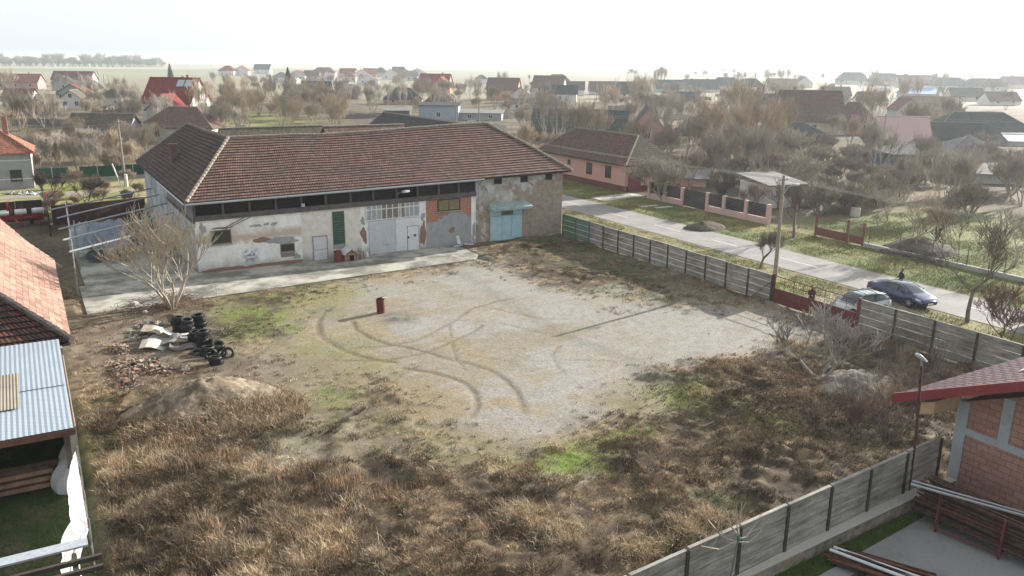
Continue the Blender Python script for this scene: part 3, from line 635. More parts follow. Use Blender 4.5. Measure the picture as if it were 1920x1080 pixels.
# ------------------------------------------------------------------ slabs of the yard
def PCp(u, v, c):                        # photo pixel on the vertical plane at depth c -> (b, z)
    x = u-960; y = v-540
    xr = x*math.cos(RO) + y*math.sin(RO); yr = -x*math.sin(RO) + y*math.cos(RO)
    d = right*xr + fwd*F_PX - up*yr; n = Vector((-SB, CB, 0)); t = c/d.dot(n); q = d*t
    return (q.x*CB+q.y*SB, q.z+CAM_H)
slabm = plaster('damp_concrete_slab', (.44, .42, .36), (.13, .13, .11), .35, .85, False, (.42, .58))
m = MB(); m.hexa([(2.2, 57.3, 0), (31.4, 59.6, 0), (33.2, 61.8, 0), (2.2, 61.8, 0), (2.2, 57.3, .10), (31.4, 59.6, .10), (33.2, 61.8, .10), (2.2, 61.8, .10)])
m.box(2.2, 33.8, 61.8, 65.15, 0, .11); m.box(2.6, 10.4, 65.15, 78, 0, .10)
tag(m.build('yard_slab', slabm, rot=YAW), kind='structure')
m = MB(); m.hexa([(19, 9, 0), (30, 9, 0), (30, 15.95, 0), (18.5, 14.9, 0), (19, 9, .07), (30, 9, .07), (30, 15.95, .07), (18.5, 14.9, .07)])
tag(m.build('house_slab', plaster('smooth_concrete_slab', (.27, .27, .26), (.16, .16, .155), .35, .8, False), rot=YAW), kind='structure')
# ------------------------------------------------------------------ concrete plate fences
def plates_mat():
    m, t, b = newmat('concrete_plates'); v = coords(t, True, (.5, 3.2, 1)); v2 = coords(t)
    c = mixc(t, ramp(t, noise(t, v, 1.6, 6, .7), .38, .66), (.41, .39, .345), (.17, .16, .14))
    c = mixc(t, ramp(t, noise(t, v2, .45, 4), .45, .7), c, mixc(t, 1.0, c, (.6, .6, .58), 'MULTIPLY'))
    c = mixc(t, ramp(t, noise(t, v2, 11, 4), .35, .7), mixc(t, 1.0, c, (.8, .8, .8), 'MULTIPLY'), c)
    t.links.new(c, b.inputs['Base Color']); b.inputs['Roughness'].default_value = .95; bump(t, b, noise(t, v, 5, 6), .4); return m
panelm = plates_mat()
panel_g = plaster('painted_green_plate', (.12, .21, .12), (.2, .17, .08), .5, .7); panel_b = plaster('painted_blue_green_plate', (.14, .22, .2), (.26, .2, .09), .5, .7)
postm = plain('dark_stained_post', (.065, .05, .04), .85, .3, 4); postb = plain('blue_painted_post', (.08, .16, .22), .7, .3, 4)
def fence(name, label, P0, P1, n, z0, h, special=None, group=None, cap=True, posth=None):
    a, b = W(*P0), W(*P1); d = b-a; L = d.length; yaw = math.atan2(d.y, d.x); s = L/n
    t = thing(name, label, 'fence', (a.x, a.y, 0), yaw, group)
    for i in range(n):
        m = MB(); k = 4; dz = random.uniform(-.03, .03); ph = h/k
        for j in range(k):
            m.box(i*s+.06, (i+1)*s-.06, -.03-.004*(j % 2), .03, z0+j*ph+.025, z0+(j+1)*ph+dz*(j == k-1))
            m.box(i*s+.06, (i+1)*s-.06, -.045, -.03, z0+j*ph+.04, z0+j*ph+ph*.45)
        if cap: m.box(i*s+.05, (i+1)*s-.05, -.06, .06, z0+h+dz, z0+h+.05+dz)
        m.build('panel', (special or {}).get(i, panelm), t)
    for i in range(n+1):
        lean = random.uniform(-.02, .02); m = MB()
        m.hexa([(i*s-.07, -.085, 0), (i*s+.07, -.085, 0), (i*s+.07, .07, 0), (i*s-.07, .07, 0)] + [(i*s-.065+lean, -.08, z0+h+(posth or .03)), (i*s+.065+lean, -.08, z0+h+(posth or .03)), (i*s+.065+lean, .06, z0+h+(posth or .03)), (i*s-.065+lean, .06, z0+h+(posth or .03))])
        m.build('post', postb if special and i in (0, 1, 2) else postm, t)
    return t
fence('concrete_fence', 'long grey concrete plate fence along the road between the barn corner and the red gate', (43.85, 65.0), (43.6, 38.6), 12, .05, 1.95, {0: panel_g, 1: panel_b})
fence('concrete_fence', 'grey concrete plate fence right of the red gate, behind the silver car', (43.7, 31.6), (43.75, 14.1), 7, .05, 2.0)
fence('concrete_fence', 'near concrete plate fence on a stone footing, running towards the brick house', (6.2, 15.2), (29.3, 16.9), 10, .48, 1.7, posth=-.03)
m = MB(); m.mat(0).hexa([(17.6, 15.75, .42), (27.2, 16.3, .42), (27.2, 16.75, .42), (17.6, 15.98, .42)] + [(17.6, 15.7, .5), (27.2, 16.25, .5), (27.2, 16.75, .5), (17.6, 15.98, .5)])
m.hexa([(27.2, 16.25, .42), (29.8, 16.35, .42), (29.8, 16.6, .42), (27.2, 16.75, .42)]+[(27.2, 16.2, .5), (29.8, 16.3, .5), (29.8, 16.6, .5), (27.2, 16.75, .5)])
m.mat(1).hexa([(6, 15.2, 0), (29.8, 16.36, 0), (29.8, 16.7, 0), (6, 15.4, 0)]+[(6, 15.2, .42), (29.8, 16.36, .42), (29.8, 16.7, .42), (6, 15.4, .42)])
def stone_mat():
    m, t, b = newmat('rubble_stone'); v = coords(t); vo = nd(t, 'TexVoronoi', Scale=4.5); vo.feature = 'F1'; t.links.new(v, vo.inputs['Vector'])
    ve = nd(t, 'TexVoronoi', Scale=4.5); ve.feature = 'DISTANCE_TO_EDGE'; t.links.new(v, ve.inputs['Vector'])
    c = mixc(t, ramp(t, noise(t, v, 3), .3, .7), (.14, .115, .09), (.26, .225, .18)); sp_ = nd(t, 'SeparateXYZ'); t.links.new(vo.outputs['Color'], sp_.inputs[0]); c = mixc(t, sp_.outputs[0], mixc(t, 1.0, c, (.6, .58, .55), 'MULTIPLY'), mixc(t, 1.0, c, (1.35, 1.3, 1.2), 'MULTIPLY'))
    c = mixc(t, ramp(t, ve.outputs[0], .03, .08), (.20, .19, .17), c)
    t.links.new(c, b.inputs['Base Color']); b.inputs['Roughness'].default_value = .95; bump(t, b, ve.outputs[0], .7, .04); return m
f = m.build('stone_footing', [conc_light, stone_mat()], rot=YAW); tag(f, 'low rubble stone footing wall with concrete cap below the near fence', 'retaining wall')
for k, (b0, s) in enumerate(((8.4, 16.5), (11, 20.5), (20.4, 23.2))):
    pass
# ------------------------------------------------------------------ red double gate
redm = plain('dull_red_gate_paint', (.15, .038, .032), .6, .25, 2); 
gt = thing('metal_gate', 'faded dark red double gate of sheet metal with open bars above', 'gate', W(43.7, 38.55), YAW-R(90))
for i, (x0, x1) in enumerate(((.12, 3.4), (3.5, 6.8))):
    m = MB(); m.box(x0, x1, -.02, .02, .12, 1.15); g = m.build('gate_leaf', redm, gt)
    m = MB(); n = 4
    m.tube([(x0, 0, 1.15), (x0, 0, 2.0), (x1, 0, 1.95), (x1, 0, 1.15)], .03, 5); m.tube([(x0, 0, 1.55), (x1, 0, 1.55)], .02, 5)
    for k in range(1, n): m.tube([(x0+(x1-x0)*k/n, 0, 1.15), (x0+(x1-x0)*k/n, 0, 1.97)], .018, 5)
    m.box(x0, x1, -.05, -.02, .6, .66); m.build('bars', redm, g)
for x in (0, 3.45, 6.95):
    if x == 3.45: continue
    B1(x-.09, x+.09, -.09, .09, 0, 2.15).build('gate_post', redm, gt)
MB().tube([(-1.3, -1.0, .1), (-.1, -.1, 1.6)], .035, 5).build('strut', rust, gt)
# ------------------------------------------------------------------ tiled shed with metal lean-to (left edge)
t_pink = tile('sunlit_pink_tiles', (.37, .215, .17), (.29, .165, .13), (.28, .22, .17), .3, .36, .4, .7, .03)  # sun side of the roof, sunlight put into the paler tile colour
t_shaded = tile('shaded_red_tiles', (.26, .075, .045), (.10, .05, .04), (.03, .035, .035), .24, .36, .75, .9, .06)  # sides off the sun, shade put into the darker tile colour
sh = thing('shed', 'old shed with pink tile roof and a grey corrugated lean-to, at the left edge', 'shed', W(0, 0), YAW)
m = MB(); m.box(-9.6, .4, 41.4, 61, 0, 3.1); m.box(.12, .4, 32.6, 41.4, 0, 2.75)
m.build('wall', plaster('shed_plaster', (.42, .39, .34), (.24, .18, .13), .8, .8), sh)
zr = 7.0
m = MB(); m.slab([(.75, 42.0, 3.1), (.75, 60.2, 3.1), (-2.0, 66.2, 4.85), (-4.8, 66.2, zr-.12), (-4.8, 47.8, zr-.12)], .1); m.slab([(-4.8, 47.8, zr-.12), (-4.8, 66.2, zr-.12), (-10.3, 66.2, 3.1), (-10.3, 42, 3.1)], .1)
m.slab([(.75, 41.9, 3.1), (-4.8, 47.7, zr-.12), (-10.3, 41.9, 3.1)], .1); ro = m.build('roof', dkwood, sh)
m = MB()
A0, A1, A2 = Vector((.8, 41.8, 3.2)), Vector((.8, 60.4, 3.2)), None
n = 22
for k in range(n):                                  # sunlit slope, trimmed by the hip and by the ragged far edge
    t0, t1 = k/n, (k+1.15)/n
    def edge(t): z = 3.2+(zr-3.2)*t; b_ = .8-5.6*t; c0 = 41.8+6.0*t; c1 = np.interp(b_, [-4.8, -2.0, -.6, .8], [73, 66.4, 62.6, 60.3]); return b_, z, c0, c1
    b0, z0, c00, c01 = edge(t0); b1, z1, c10, c11 = edge(min(1, t1)); ns = 10
    for j in range(ns):
        a, b = j/ns, (j+1)/ns; w1 = random.uniform(0, .02); o = Vector((.57, 0, .82))*(.05+w1)
        P0 = Vector((b0, c00+(c01-c00)*a, z0))+o; P1 = Vector((b0, c00+(c01-c00)*b, z0))+o; Q1 = Vector((b1, c10+(c11-c10)*b, z1))+o*.2; Q0 = Vector((b1, c10+(c11-c10)*a, z1))+o*.2
        ua, ub = c00+(c01-c00)*a, c00+(c01-c00)*b; m.uv[len(m.f)] = [(ua, k*.36+.004), (ub, k*.36+.004), (ub, k*.36+.356), (ua, k*.36+.356)]
        m.face([P0, P1, Q1, Q0]); m.face([P0-o*1.3, P1-o*1.3, P1, P0])
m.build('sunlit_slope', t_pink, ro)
m = MB(); courses(m, (-10.4, 41.8, 3.2), (.8, 41.8, 3.2), (-4.75, 47.8, zr), (-4.85, 47.8, zr), 18, .06); m.build('hip_slope', t_shaded, ro)
m = MB(); courses(m, (-10.4, 66, 3.2), (-10.4, 41.8, 3.2), (-4.85, 47.8, zr), (-4.85, 66, zr), 18, .06); m.build('rear_slope', t_shaded, ro)
m = MB(); caps(m, (.85, 41.75, 3.32), (-4.8, 47.8, zr+.06), .16, .45); m.build('hip_tiles', plain('dark_hip_tiles', (.12, .10, .09), .7, .5, 3), ro)
m = MB(); m.hexa([(-.6, 60.7, 2.6), (1.3, 60.7, 2.6), (.8, 63, 2.6), (-1.0, 66.5, 3.6)]+[(-.9, 61.8, 4.0), (.75, 60.5, 3.1), (.6, 61.6, 3.0), (-2.2, 66.6, 4.6)]); m.build('mossy_verge', plain('grey_mossy_tiles', (.22, .21, .17), .9, .4, 2), ro)
corr = ribbed('blue_grey_corrugated_sheet', (.36, .42, .47), .18, .45, .15, (.24, .26, .28), .35)
m = MB(); xs = np.arange(-9.6, .32, .09)
def zc(i, c): return 2.86 + (c-32.2)*.066 + (.014 if i % 2 else 0)
for i in range(len(xs)-1):
    for (c0, c1, dz) in ((32.2, 36.4, 0), (36.2, 41.5, .03)):
        m.face([(xs[i], c0, zc(i, c0)+dz), (xs[i+1], c0, zc(i+1, c0)+dz), (xs[i+1], c1, zc(i+1, c1)+dz), (xs[i], c1, zc(i, c1)+dz)])
le = m.build('lean_to_roof', corr, sh, smooth=False)
m = MB(); m.face([(-2.9, 34.6, zc(0, 34.6)+.06), (-1.35, 34.6, zc(0, 34.6)+.06), (-1.35, 38.1, zc(0, 38.1)+.06), (-2.9, 38.1, zc(0, 38.1)+.06)]); m.build('tarred_patch', ribbed('tan_corrugated_patch', (.27, .235, .18), .18, .7, 0, (.12, .11, .1), .8), le)
m = MB(); m.box(-9.6, .35, 32.15, 32.3, 2.6, 2.82); m.box(.22, .36, 32.2, 41.5, 2.62, 2.86); m.build('fascia_board', plain('red_brown_board', (.13, .06, .04), .8), sh)
for b_ in (-8.5, -5.6, -2.9, .05): B1(b_-.1, b_+.1, 32.4, 32.6, 0, 2.62).build('post', dkwood, sh)
m = MB()
for k in range(9): m.box(-9 + .1*(k % 3), -.3-.12*(k % 4), 33.2+.28*(k % 3), 33.45+.28*(k % 3), .25+.28*(k//3), .32+.28*(k//3)+.1)
st = m.build('plank_stack', plain('stacked_planks', (.20, .13, .09), .8, .4, 3), rot=YAW); tag(st, 'stack of long brown planks under the corrugated lean-to', 'planks')
# white plastic sheet on the boundary fence
sf = thing('wire_fence', 'sagging wire boundary fence hung with white plastic sheet below the shed', 'fence', W(0, 0), YAW)
for c in (26.6, 28.6, 30.6, 32.4, 36, 40): MB().tube([(.3, c, 0), (.32, c+.05, 2.0)], .04, 6).build('post', greywood, sf)
m = MB(); cs = np.linspace(26.2, 34.3, 46); zs = np.linspace(0, 1, 12)
def sheet(c, t):
    bul = .28 + .55*max(0, math.sin((c-26.2)*1.05+.4))**1.5 + .12*math.sin(c*5)+.06*math.sin(c*11+t*4)
    return (.27 - bul*math.sin((1-t)*math.pi*.62)-.05*(1-t), c, .03+1.78*t - .10*math.sin(c*3.1)*t)
for i in range(len(cs)-1):
    for j in range(len(zs)-1): m.face([sheet(cs[i], zs[j]), sheet(cs[i+1], zs[j]), sheet(cs[i+1], zs[j+1]), sheet(cs[i], zs[j+1])])
wf = plain('white_plastic_film', (.86, .86, .85), .45, .05, 2, bmp=.3); nt_ = wf.node_tree; tl = nt_.nodes.new('ShaderNodeBsdfTranslucent'); tl.inputs[0].default_value = (.9, .9, .9, 1); mx_ = nt_.nodes.new('ShaderNodeMixShader'); mx_.inputs[0].default_value = .55
nt_.links.new(nt_.nodes['Principled BSDF'].outputs[0], mx_.inputs[1]); nt_.links.new(tl.outputs[0], mx_.inputs[2]); nt_.links.new(mx_.outputs[0], nt_.nodes['Material Output'].inputs[0])
m.build('plastic_sheet', wf, sf, smooth=True)
m = MB()
for z in (.5, 1.1, 1.7): m.tube([(.3, 26.4, z), (.3, 32.5, z-.06), (.3, 41, z)], .008, 3)
m.build('wire', galv, sf)
# roof edge in the bottom-left corner
lf = thing('open_roof_frame', 'unfinished roof frame with bright metal edge strip in the bottom left corner', 'roof frame', W(0, 0), YAW)
MB().box(-9, .2, 25.0, 25.45, 1.98, 2.04).box(-9, .2, 25.38, 25.45, 1.85, 1.98).build('edge_strip', plain('bright_sheet_metal', (.58, .62, .66), .3, .1, 1, .5, .03), lf)
for k, c in enumerate((24.6, 24.0, 23.3, 22.5)): B1(-9, .5, c-.06, c+.06, 1.72, 1.86).build('batten', dkwood, lf)
for b_ in (-7.5, -5, -2.6, -.2): B1(b_-.07, b_+.07, 19, 25.3, 1.54, 1.7).build('rafter', dkwood, lf)
for b_ in (-7.5, -2.6, -.2): B1(b_-.08, b_+.08, 25, 25.16, 0, 1.54).build('post', dkwood, lf)
# ------------------------------------------------------------------ brick house (right edge)
hollow = brick('hollow_brick_blocks', (.40, .225, .17), (.30, .155, .115), (.15, .085, .065), .46, .25, .014, (.40, .25, .2), .45)
bh = thing('brick_house', 'unfinished hollow brick house with concrete frame and burgundy metal tile roof', 'house', W(0, 0), YAW)
m = MB(); zt = lambda c: 3.62+(16.7-c)*.45
m.hexa([(29.95, 9, 0), (36, 9, 0), (36, 16.7, 0), (29.95, 16.7, 0), (29.95, 9, zt(9)), (36, 9, zt(9)), (36, 16.7, zt(16.7)), (29.95, 16.7, zt(16.7))]); m.build('wall', hollow, bh)
frm = plaster('raw_frame_concrete', (.34, .37, .385), (.25, .26, .27), 1.2, .5, False)
m = MB(); m.box(29.9, 30.3, 16.35, 16.78, 0, 3.66); m.box(29.9, 29.95, 9, 16.35, 2.38, 2.66); m.box(29.9, 29.95, 14.75, 15.15, 2.66, 4.35); m.box(29.9, 29.95, 12.2, 12.5, 2.66, 5.5); m.build('concrete_frame', frm, bh)
metal_t = tile('burgundy_metal_tiles', (.065, .010, .020), (.08, .013, .025), (.05, .012, .019), .19, .35, .1, .3)
metal_t.node_tree.nodes['Principled BSDF'].inputs['Roughness'].default_value = .55; metal_t.node_tree.nodes['Principled BSDF'].inputs['Specular IOR Level'].default_value = .3
E0, SL = (18.35, 3.62), .46
m = MB(); nb, ncr = 92, 26; bs_ = np.linspace(28.2, 41.5, nb); 
for k in range(ncr):
    c0 = E0[0]-k*.36; c1 = c0-.37; z0 = E0[1]+k*.36*SL; z1 = z0+.37*SL-.045
    for i in range(nb-1):
        wv = lambda q: .018*(1+math.sin(q*2*math.pi/.19*.5*1.0)) if True else 0
        m.face([(bs_[i], c0, z0+wv(bs_[i])+.03), (bs_[i+1], c0, z0+wv(bs_[i+1])+.03), (bs_[i+1], c1, z1+wv(bs_[i+1])+.03), (bs_[i], c1, z1+wv(bs_[i])+.03)])
        m.face([(bs_[i], c0, z0-.03), (bs_[i+1], c0, z0-.03), (bs_[i+1], c0, z0+wv(bs_[i+1])+.03), (bs_[i], c0, z0+wv(bs_[i])+.03)])
rfh = m.build('roof', metal_t, bh)
redfas = plain('burgundy_fascia', (.22, .03, .035), .35, .15, 2, bmp=.0, spec=.5)
def rake(b0, b1, dz0, dz1): return [(b0, E0[0]+.03, E0[1]+dz0), (b1, E0[0]+.03, E0[1]+dz0), (b1, 9, E0[1]+9.38*SL+dz0), (b0, 9, E0[1]+9.38*SL+dz0), (b0, E0[0]+.03, E0[1]+dz1), (b1, E0[0]+.03, E0[1]+dz1), (b1, 9, E0[1]+9.38*SL+dz1), (b0, 9, E0[1]+9.38*SL+dz1)]
m = MB(); m.hexa(rake(28.1, 28.26, -.10, .09)); m.hexa(rake(28.14, 28.26, -.30, -.10)); m.build('fascia_board', redfas, rfh)
m = MB(); m.hexa(rake(28.26, 30, -.30, -.26)); m.hexa([(28.3, 16.75, 3.42), (30, 16.75, 3.42), (30, 17.3, 3.2), (28.3, 17.3, 3.2)]+[(28.3, 16.75, 3.92), (30, 16.75, 3.92), (30, 17.3, 3.7), (28.3, 17.3, 3.7)]); m.build('soffit', plain('pale_pine_soffit', (.42, .30, .18), .7, .2, 3), rfh)
m = MB(); ff = lambda b_, c: (b_, c, E0[1]+(E0[0]-c)*SL+.105)
pts = [(31.2, 15.5), (32.4, 15.8), (33.8, 15.9), (35.5, 16.2), (36.5, 15.6), (35.2, 15.0), (33.4, 14.9), (32.2, 15.15)]
m.slab([ff(*p) for p in pts], .02); m.build('plastic_sheet', plain('grey_white_film', (.6, .63, .62), .3, .1, 2, bmp=.3), rfh); rfh.children[-1]['label'] = 'torn pale plastic sheet lying on the red roof'
# steel rack with rusty bars
def barpile(par_mb, b0, b1, c0, c1, z, r, n, jit=.1, mats=1, spread=.25):
    for k in range(n):
        q = random.random(); db = (random.random()-.5)*spread
        par_mb.mat(random.randrange(mats)).tube([(b0+db+random.uniform(-.03, .03), c0+random.uniform(-jit, jit), z+q*.16), (b1+db+random.uniform(-.05, .05), c1+random.uniform(-jit, jit), z+q*.16+random.uniform(-.02, .02))], r*random.uniform(.7, 1.3), 5)
rk = thing('steel_rack', 'low red steel rack standing on the slab under the brick wall', 'rack', W(0, 0), YAW)
for (b_, c) in ((26.3, 14.85), (26.6, 12.75), (27.4, 15.0), (27.7, 12.8)): B1(b_-.035, b_+.035, c-.035, c+.035, .07, 1.5).build('leg', redm, rk)
m = MB()
for z in (.2, 1.05): m.tube([(26.3, 14.85, z), (26.6, 12.75, z)], .03, 5)
for z in (.3, .75, 1.15): m.tube([(26.3, 14.85, z), (27.4, 15, z)], .03, 5); m.tube([(26.6, 12.75, z), (27.7, 12.8, z)], .03, 5)
m.build('cross_bar', redm, rk)
rusty2 = plain('dark_rusty_steel', (.05, .032, .026), .8, .5, 6); rust3 = plain('brown_rusty_steel', (.10, .055, .04), .8, .5, 6)
m = MB()
for z, n in ((.34, 26), (.55, 22), (.79, 26), (1.0, 22), (1.2, 26), (1.4, 22)): barpile(m, 26.85, 27.15, 15.7, 11.5, z, .035, n, .25, 2, .9)
tag(m.build('steel_bars', [rust3, rusty2], rot=YAW), 'big bundle of rusty steel bars piled in the red rack', 'steel bars', kind='stuff')
m = MB(); m.tube([(25.9, 15.75, 1.62), (27.5, 11.8, 1.66)], .05, 6); m.tube([(26.2, 15.9, 1.6), (27.8, 11.8, 1.62)], .045, 6)
tag(m.build('steel_tube', galv, rot=YAW), 'two grey steel tubes lying on top of the bar rack', 'steel tubes')
m = MB(); barpile(m, 21.75, 23.0, 15.35, 12.6, .22, .035, 34, .35, 2, .9); barpile(m, 21.9, 23.2, 15.2, 12.6, .36, .03, 16, .4, 2, .6)
for q in ((21.3, 14.4), (22.0, 13.4)): m.box(q[0], q[0]+1.6, q[1]-.06, q[1]+.06, .07, .2)
tag(m.build('rusty_pipes', [rust, rusty2], rot=YAW), 'heap of thin rusty pipes at the bottom edge beside the lawn strip', 'pipes', kind='stuff')
for k in range(2):
    m = MB(); m.tube([(21.5+.25*k, 15.5+.05*k, .5-.02*k), (22.6+.35*k, 12.6, .46)], .055, 8)
    tag(m.build('white_pipe', plain('white_pipe', (.62, .66, .68), .35, .08), rot=YAW), ['white pipe on the left of the rusty pipe heap', 'white pipe on the right of the rusty pipe heap'][k], 'pipe')
# ------------------------------------------------------------------ street lamp on rusty pole by near fence
lp = thing('street_lamp', 'rusty lamp post with pale head standing at the near fence', 'lamp post', W(27.45, 16.72), YAW)
MB().tube([(0, 0, 0), (-.1, 0, 2.8), (-.38, .02, 5.6)], .05, 8).build('pole', plain('dark_rusty_pole', (.09, .045, .032), .8, .4, 6), lp)
m = MB(); m.lathe([(0, -.34), (.09, -.32), (.13, -.1), (.16, .12), (.13, .36), (0, .42)], 10, (0, 0, 0), 'x'); m.xf(lambda x, y, z: (-.42-x*.75, -.02, 5.86+x*.34+z*.55) if False else (-.46-x*.8+0*z, y*.9, 5.9+x*.5+z*.5))
m.build('lamp_head', plain('pale_lamp_housing', (.66, .70, .74), .35, .08), lp, smooth=True)
MB().tube([(-.38, .02, 5.55), (-.44, .02, 5.85)], .04, 6).build('bracket', galv, lp)
# ------------------------------------------------------------------ things by the barn
def at(u, v, z=0): p = G(u, v, z); return p
c0 = at(660, 492)
dk = thing('dog_house', 'small wooden dog house with white sheet metal roof in front of the barn', 'dog house', c0, YAW)
wd = plain('dog_house_boards', (.27, .17, .11), .8, .3, 6)
m = MB(); m.prism([(-.5, .08), (.5, .08), (.5, .72), (0, 1.08), (-.5, .72)], .03, 1.1); m.build('body', wd, dk)
m = MB(); pts = [(-.2, .14), (.2, .14), (.2, .5), (.13, .62), (0, .67), (-.13, .62), (-.2, .5)]; m.face([(x, -.0, z) for x, z in pts]); m.build('opening', dark_in, dk)
m = MB(); m.box(-.27, -.2, -.03, .03, .1, .55); m.box(.2, .27, -.03, .03, .1, .55); m.box(-.27, .27, -.025, .02, .62, .72); m.box(-.56, -.46, -.0, .1, .08, .74); m.box(.46, .56, 0, .1, .08, .74); m.build('trim', plain('light_wood_trim', (.42, .30, .19), .8), dk)
m = MB(); m.hexa([(-.68, -.15, .68), (0, -.15, 1.14), (0, 1.25, 1.14), (-.68, 1.25, .68), (-.68, -.15, .72), (0, -.15, 1.19), (0, 1.25, 1.19), (-.68, 1.25, .72)]); m.hexa([(0, -.15, 1.14), (.68, -.15, .68), (.68, 1.25, .68), (0, 1.25, 1.14), (0, -.15, 1.19), (.68, -.15, .72), (.68, 1.25, .72), (0, 1.25, 1.19)]); m.build('roof', white_p, dk)
barp = [(.29, 0), (.30, .03), (.285, .05), (.285, .28), (.30, .3), (.285, .32), (.285, .58), (.30, .6), (.285, .62), (.285, .86), (.30, .89), (.27, .89), (.26, .8), (0, .8)]
def drum(loc, label, mat, s=1, n='barrel'):
    m = MB(); m.lathe([(0, 0)]+barp, 20); o = m.build(n, mat, smooth=False, loc=loc); o.scale = (s, s, s); return tag(o, label, 'barrel')
drum(at(634, 493), 'dull red steel barrel standing between the white door and the dog house', plain('dull_red_drum', (.18, .045, .04), .6, .3, 4), 1.12)
m = MB(); m.lathe([(0, 0), (.14, 0), (.15, .05), (.15, .42), (.1, .5), (.05, .52), (.05, .57), (0, .57)], 12); tag(m.build('canister', white_p, loc=at(688, 484)), 'white plastic canister left of the big gate', 'canister')
m = MB(); m.lathe([(0, .02), (.15, .02), (.19, .45), (.2, .47), (.17, .46), (.13, .06), (0, .06)], 14); m.tube([(-.19, 0, .45), (-.1, .15, .3), (.1, .15, .3), (.19, 0, .45)], .01, 4); o = m.build('bucket', plain('blue_bucket', (.12, .38, .52), .5, .1), loc=at(826, 463)); o.scale = (1.25,)*3; tag(o, 'light blue bucket against the cement wall', 'bucket')
m = MB()
for k in range(9):
    x, y = random.uniform(-.9, .9), random.uniform(-.35, .3); L_ = random.uniform(.4, 1.1); a = random.uniform(-.5, .5); z = random.uniform(.08, .3)
    m.mat(k % 2).hexa([(x-L_/2, y-.12, z), (x+L_/2, y-.12+a*.3, z), (x+L_/2, y+.12+a*.3, z), (x-L_/2, y+.12, z)]+[(x-L_/2, y-.12, z+.04), (x+L_/2, y-.12+a*.3, z+.05+a*.1), (x+L_/2, y+.12+a*.3, z+.05), (x-L_/2, y+.12, z+.04)])
m.mat(0).hexa([(-.3, .2, .05), (.1, .2, .05), (0, .4, .05), (-.3, .4, .05), (-.4, .3, .9), (-.15, .3, .95), (-.1, .42, .95), (-.4, .42, .9)])
tag(m.build('scrap_heap', [white_p, plain('grey_scrap', (.3, .33, .35), .6)], loc=at(866, 462), rot=YAW), 'heap of white boards and scrap left of the blue gate', 'scrap', kind='stuff')
m = MB()
for k in range(6):
    q = random.uniform(-.25, .25); m.tube([(q, random.uniform(-.1, .1), .1), (q*1.4, .2, random.uniform(.5, 1.1))], .03, 5)
tag(m.build('old_boards', greywood, loc=at(678, 489), rot=YAW), 'few old boards leaning between dog house and gate', 'boards')
# burn barrel in the yard with ash around it
bb = thing('burn_barrel', 'tall rusty burn barrel standing in ash in the middle of the yard', 'barrel', at(714, 588))
m = MB(); m.lathe([(0, 0), (.27, 0), (.285, .02), (.27, .05), (.275, .5), (.29, .53), (.275, .56), (.27, 1.0), (.29, 1.03), (.28, 1.05), (.26, 1.04), (.25, .7), (0, .7)], 18)
m.xf(lambda x, y, z: (x+.02*math.sin(z*5)*1, y, z+.04*math.sin(x*9)*(z > .9))); m.build('body', plain('burnt_rusty_drum', (.13, .035, .025), .8, .5, 4), bb)
m = MB(); m.box(.12, .42, -.1, .1, 1.05, 1.1); m.tube([(-.38, 0, .75), (-.2, 0, .8)], .02, 4); m.build('torn_rim', plain('burnt_pale_sheet', (.5, .45, .4), .7), bb)
# ------------------------------------------------------------------ tyres
def tyre_mb(R_=.32, w=.2):
    m = MB(); rim = R_*.58
    prof = [(rim, -w/2), (rim+.03, -w/2-.012), (R_-.04, -w/2-.02), (R_-.01, -w/2+.02), (R_, 0), (R_-.01, w/2-.02), (R_-.04, w/2+.02), (rim+.03, w/2+.012), (rim, w/2), (rim+.03, w/2-.05), (rim+.08, 0), (rim+.03, -w/2+.05), (rim, -w/2)]
    m.lathe(prof, 28)
    for k in range(28):
        t = 2*math.pi*(k+.5)/28; c, s = math.cos(t), math.sin(t)
        m.hexa([(c*(R_-.006)-s*dx, s*(R_-.006)+c*dx, z) for z in (-w*.4, w*.4) for dx, _ in ((-.012, 0), (.012, 0))][:0] or [(c*(R_-.01)+s*.01, s*(R_-.01)-c*.01, -w*.4), (c*(R_+.01)+s*.01, s*(R_+.01)-c*.01, -w*.4), (c*(R_+.01)-s*.01, s*(R_+.01)+c*.01, -w*.4), (c*(R_-.01)-s*.01, s*(R_-.01)+c*.01, -w*.4)] + [(c*(R_-.01)+s*.01, s*(R_-.01)-c*.01, w*.4), (c*(R_+.01)+s*.01, s*(R_+.01)-c*.01, w*.4), (c*(R_+.01)-s*.01, s*(R_+.01)+c*.01, w*.4), (c*(R_-.01)-s*.01, s*(R_-.01)+c*.01, w*.4)])
    return m
tyre0 = tyre_mb(.36, .24).build('tyre', black, smooth=False); first = [True]
wherest = [(337, 625, 4, 'back left stack of the tyre pile'), (355, 630, 4, 'second back stack of the tyre pile'), (374, 620, 4, 'back right stack of the tyre pile'), (368, 645, 3, 'middle stack behind the sheets'), (380, 654, 4, 'tall middle stack'), (386, 668, 2, 'low stack in the middle'), (405, 686, 2, 'front stack of the tyre pile')]
def tyre(loc, rot, label):
    o = tyre0 if first[0] else tyre0.copy()
    if not first[0]: COL.objects.link(o)
    first[0] = False; o.location = loc; o.rotation_euler = rot; return tag(o, label, 'tyre', 'tyres dumped in the yard')
ordn = ['lowest', 'second lowest', 'third', 'topmost']
for (u, v, n, wh) in wherest:
    p = at(u, v)
    for k in range(n):
        nm = 'topmost' if k == n-1 else ('lowest' if k == 0 else ['', 'second lowest', 'third lowest'][k])
        tyre((p.x+random.uniform(-.13, .13), p.y+random.uniform(-.13, .13), .18+k*.25), (random.uniform(-.13, .13), random.uniform(-.13, .13), random.uniform(0, 3)), f'{nm} black tyre in the {wh}')
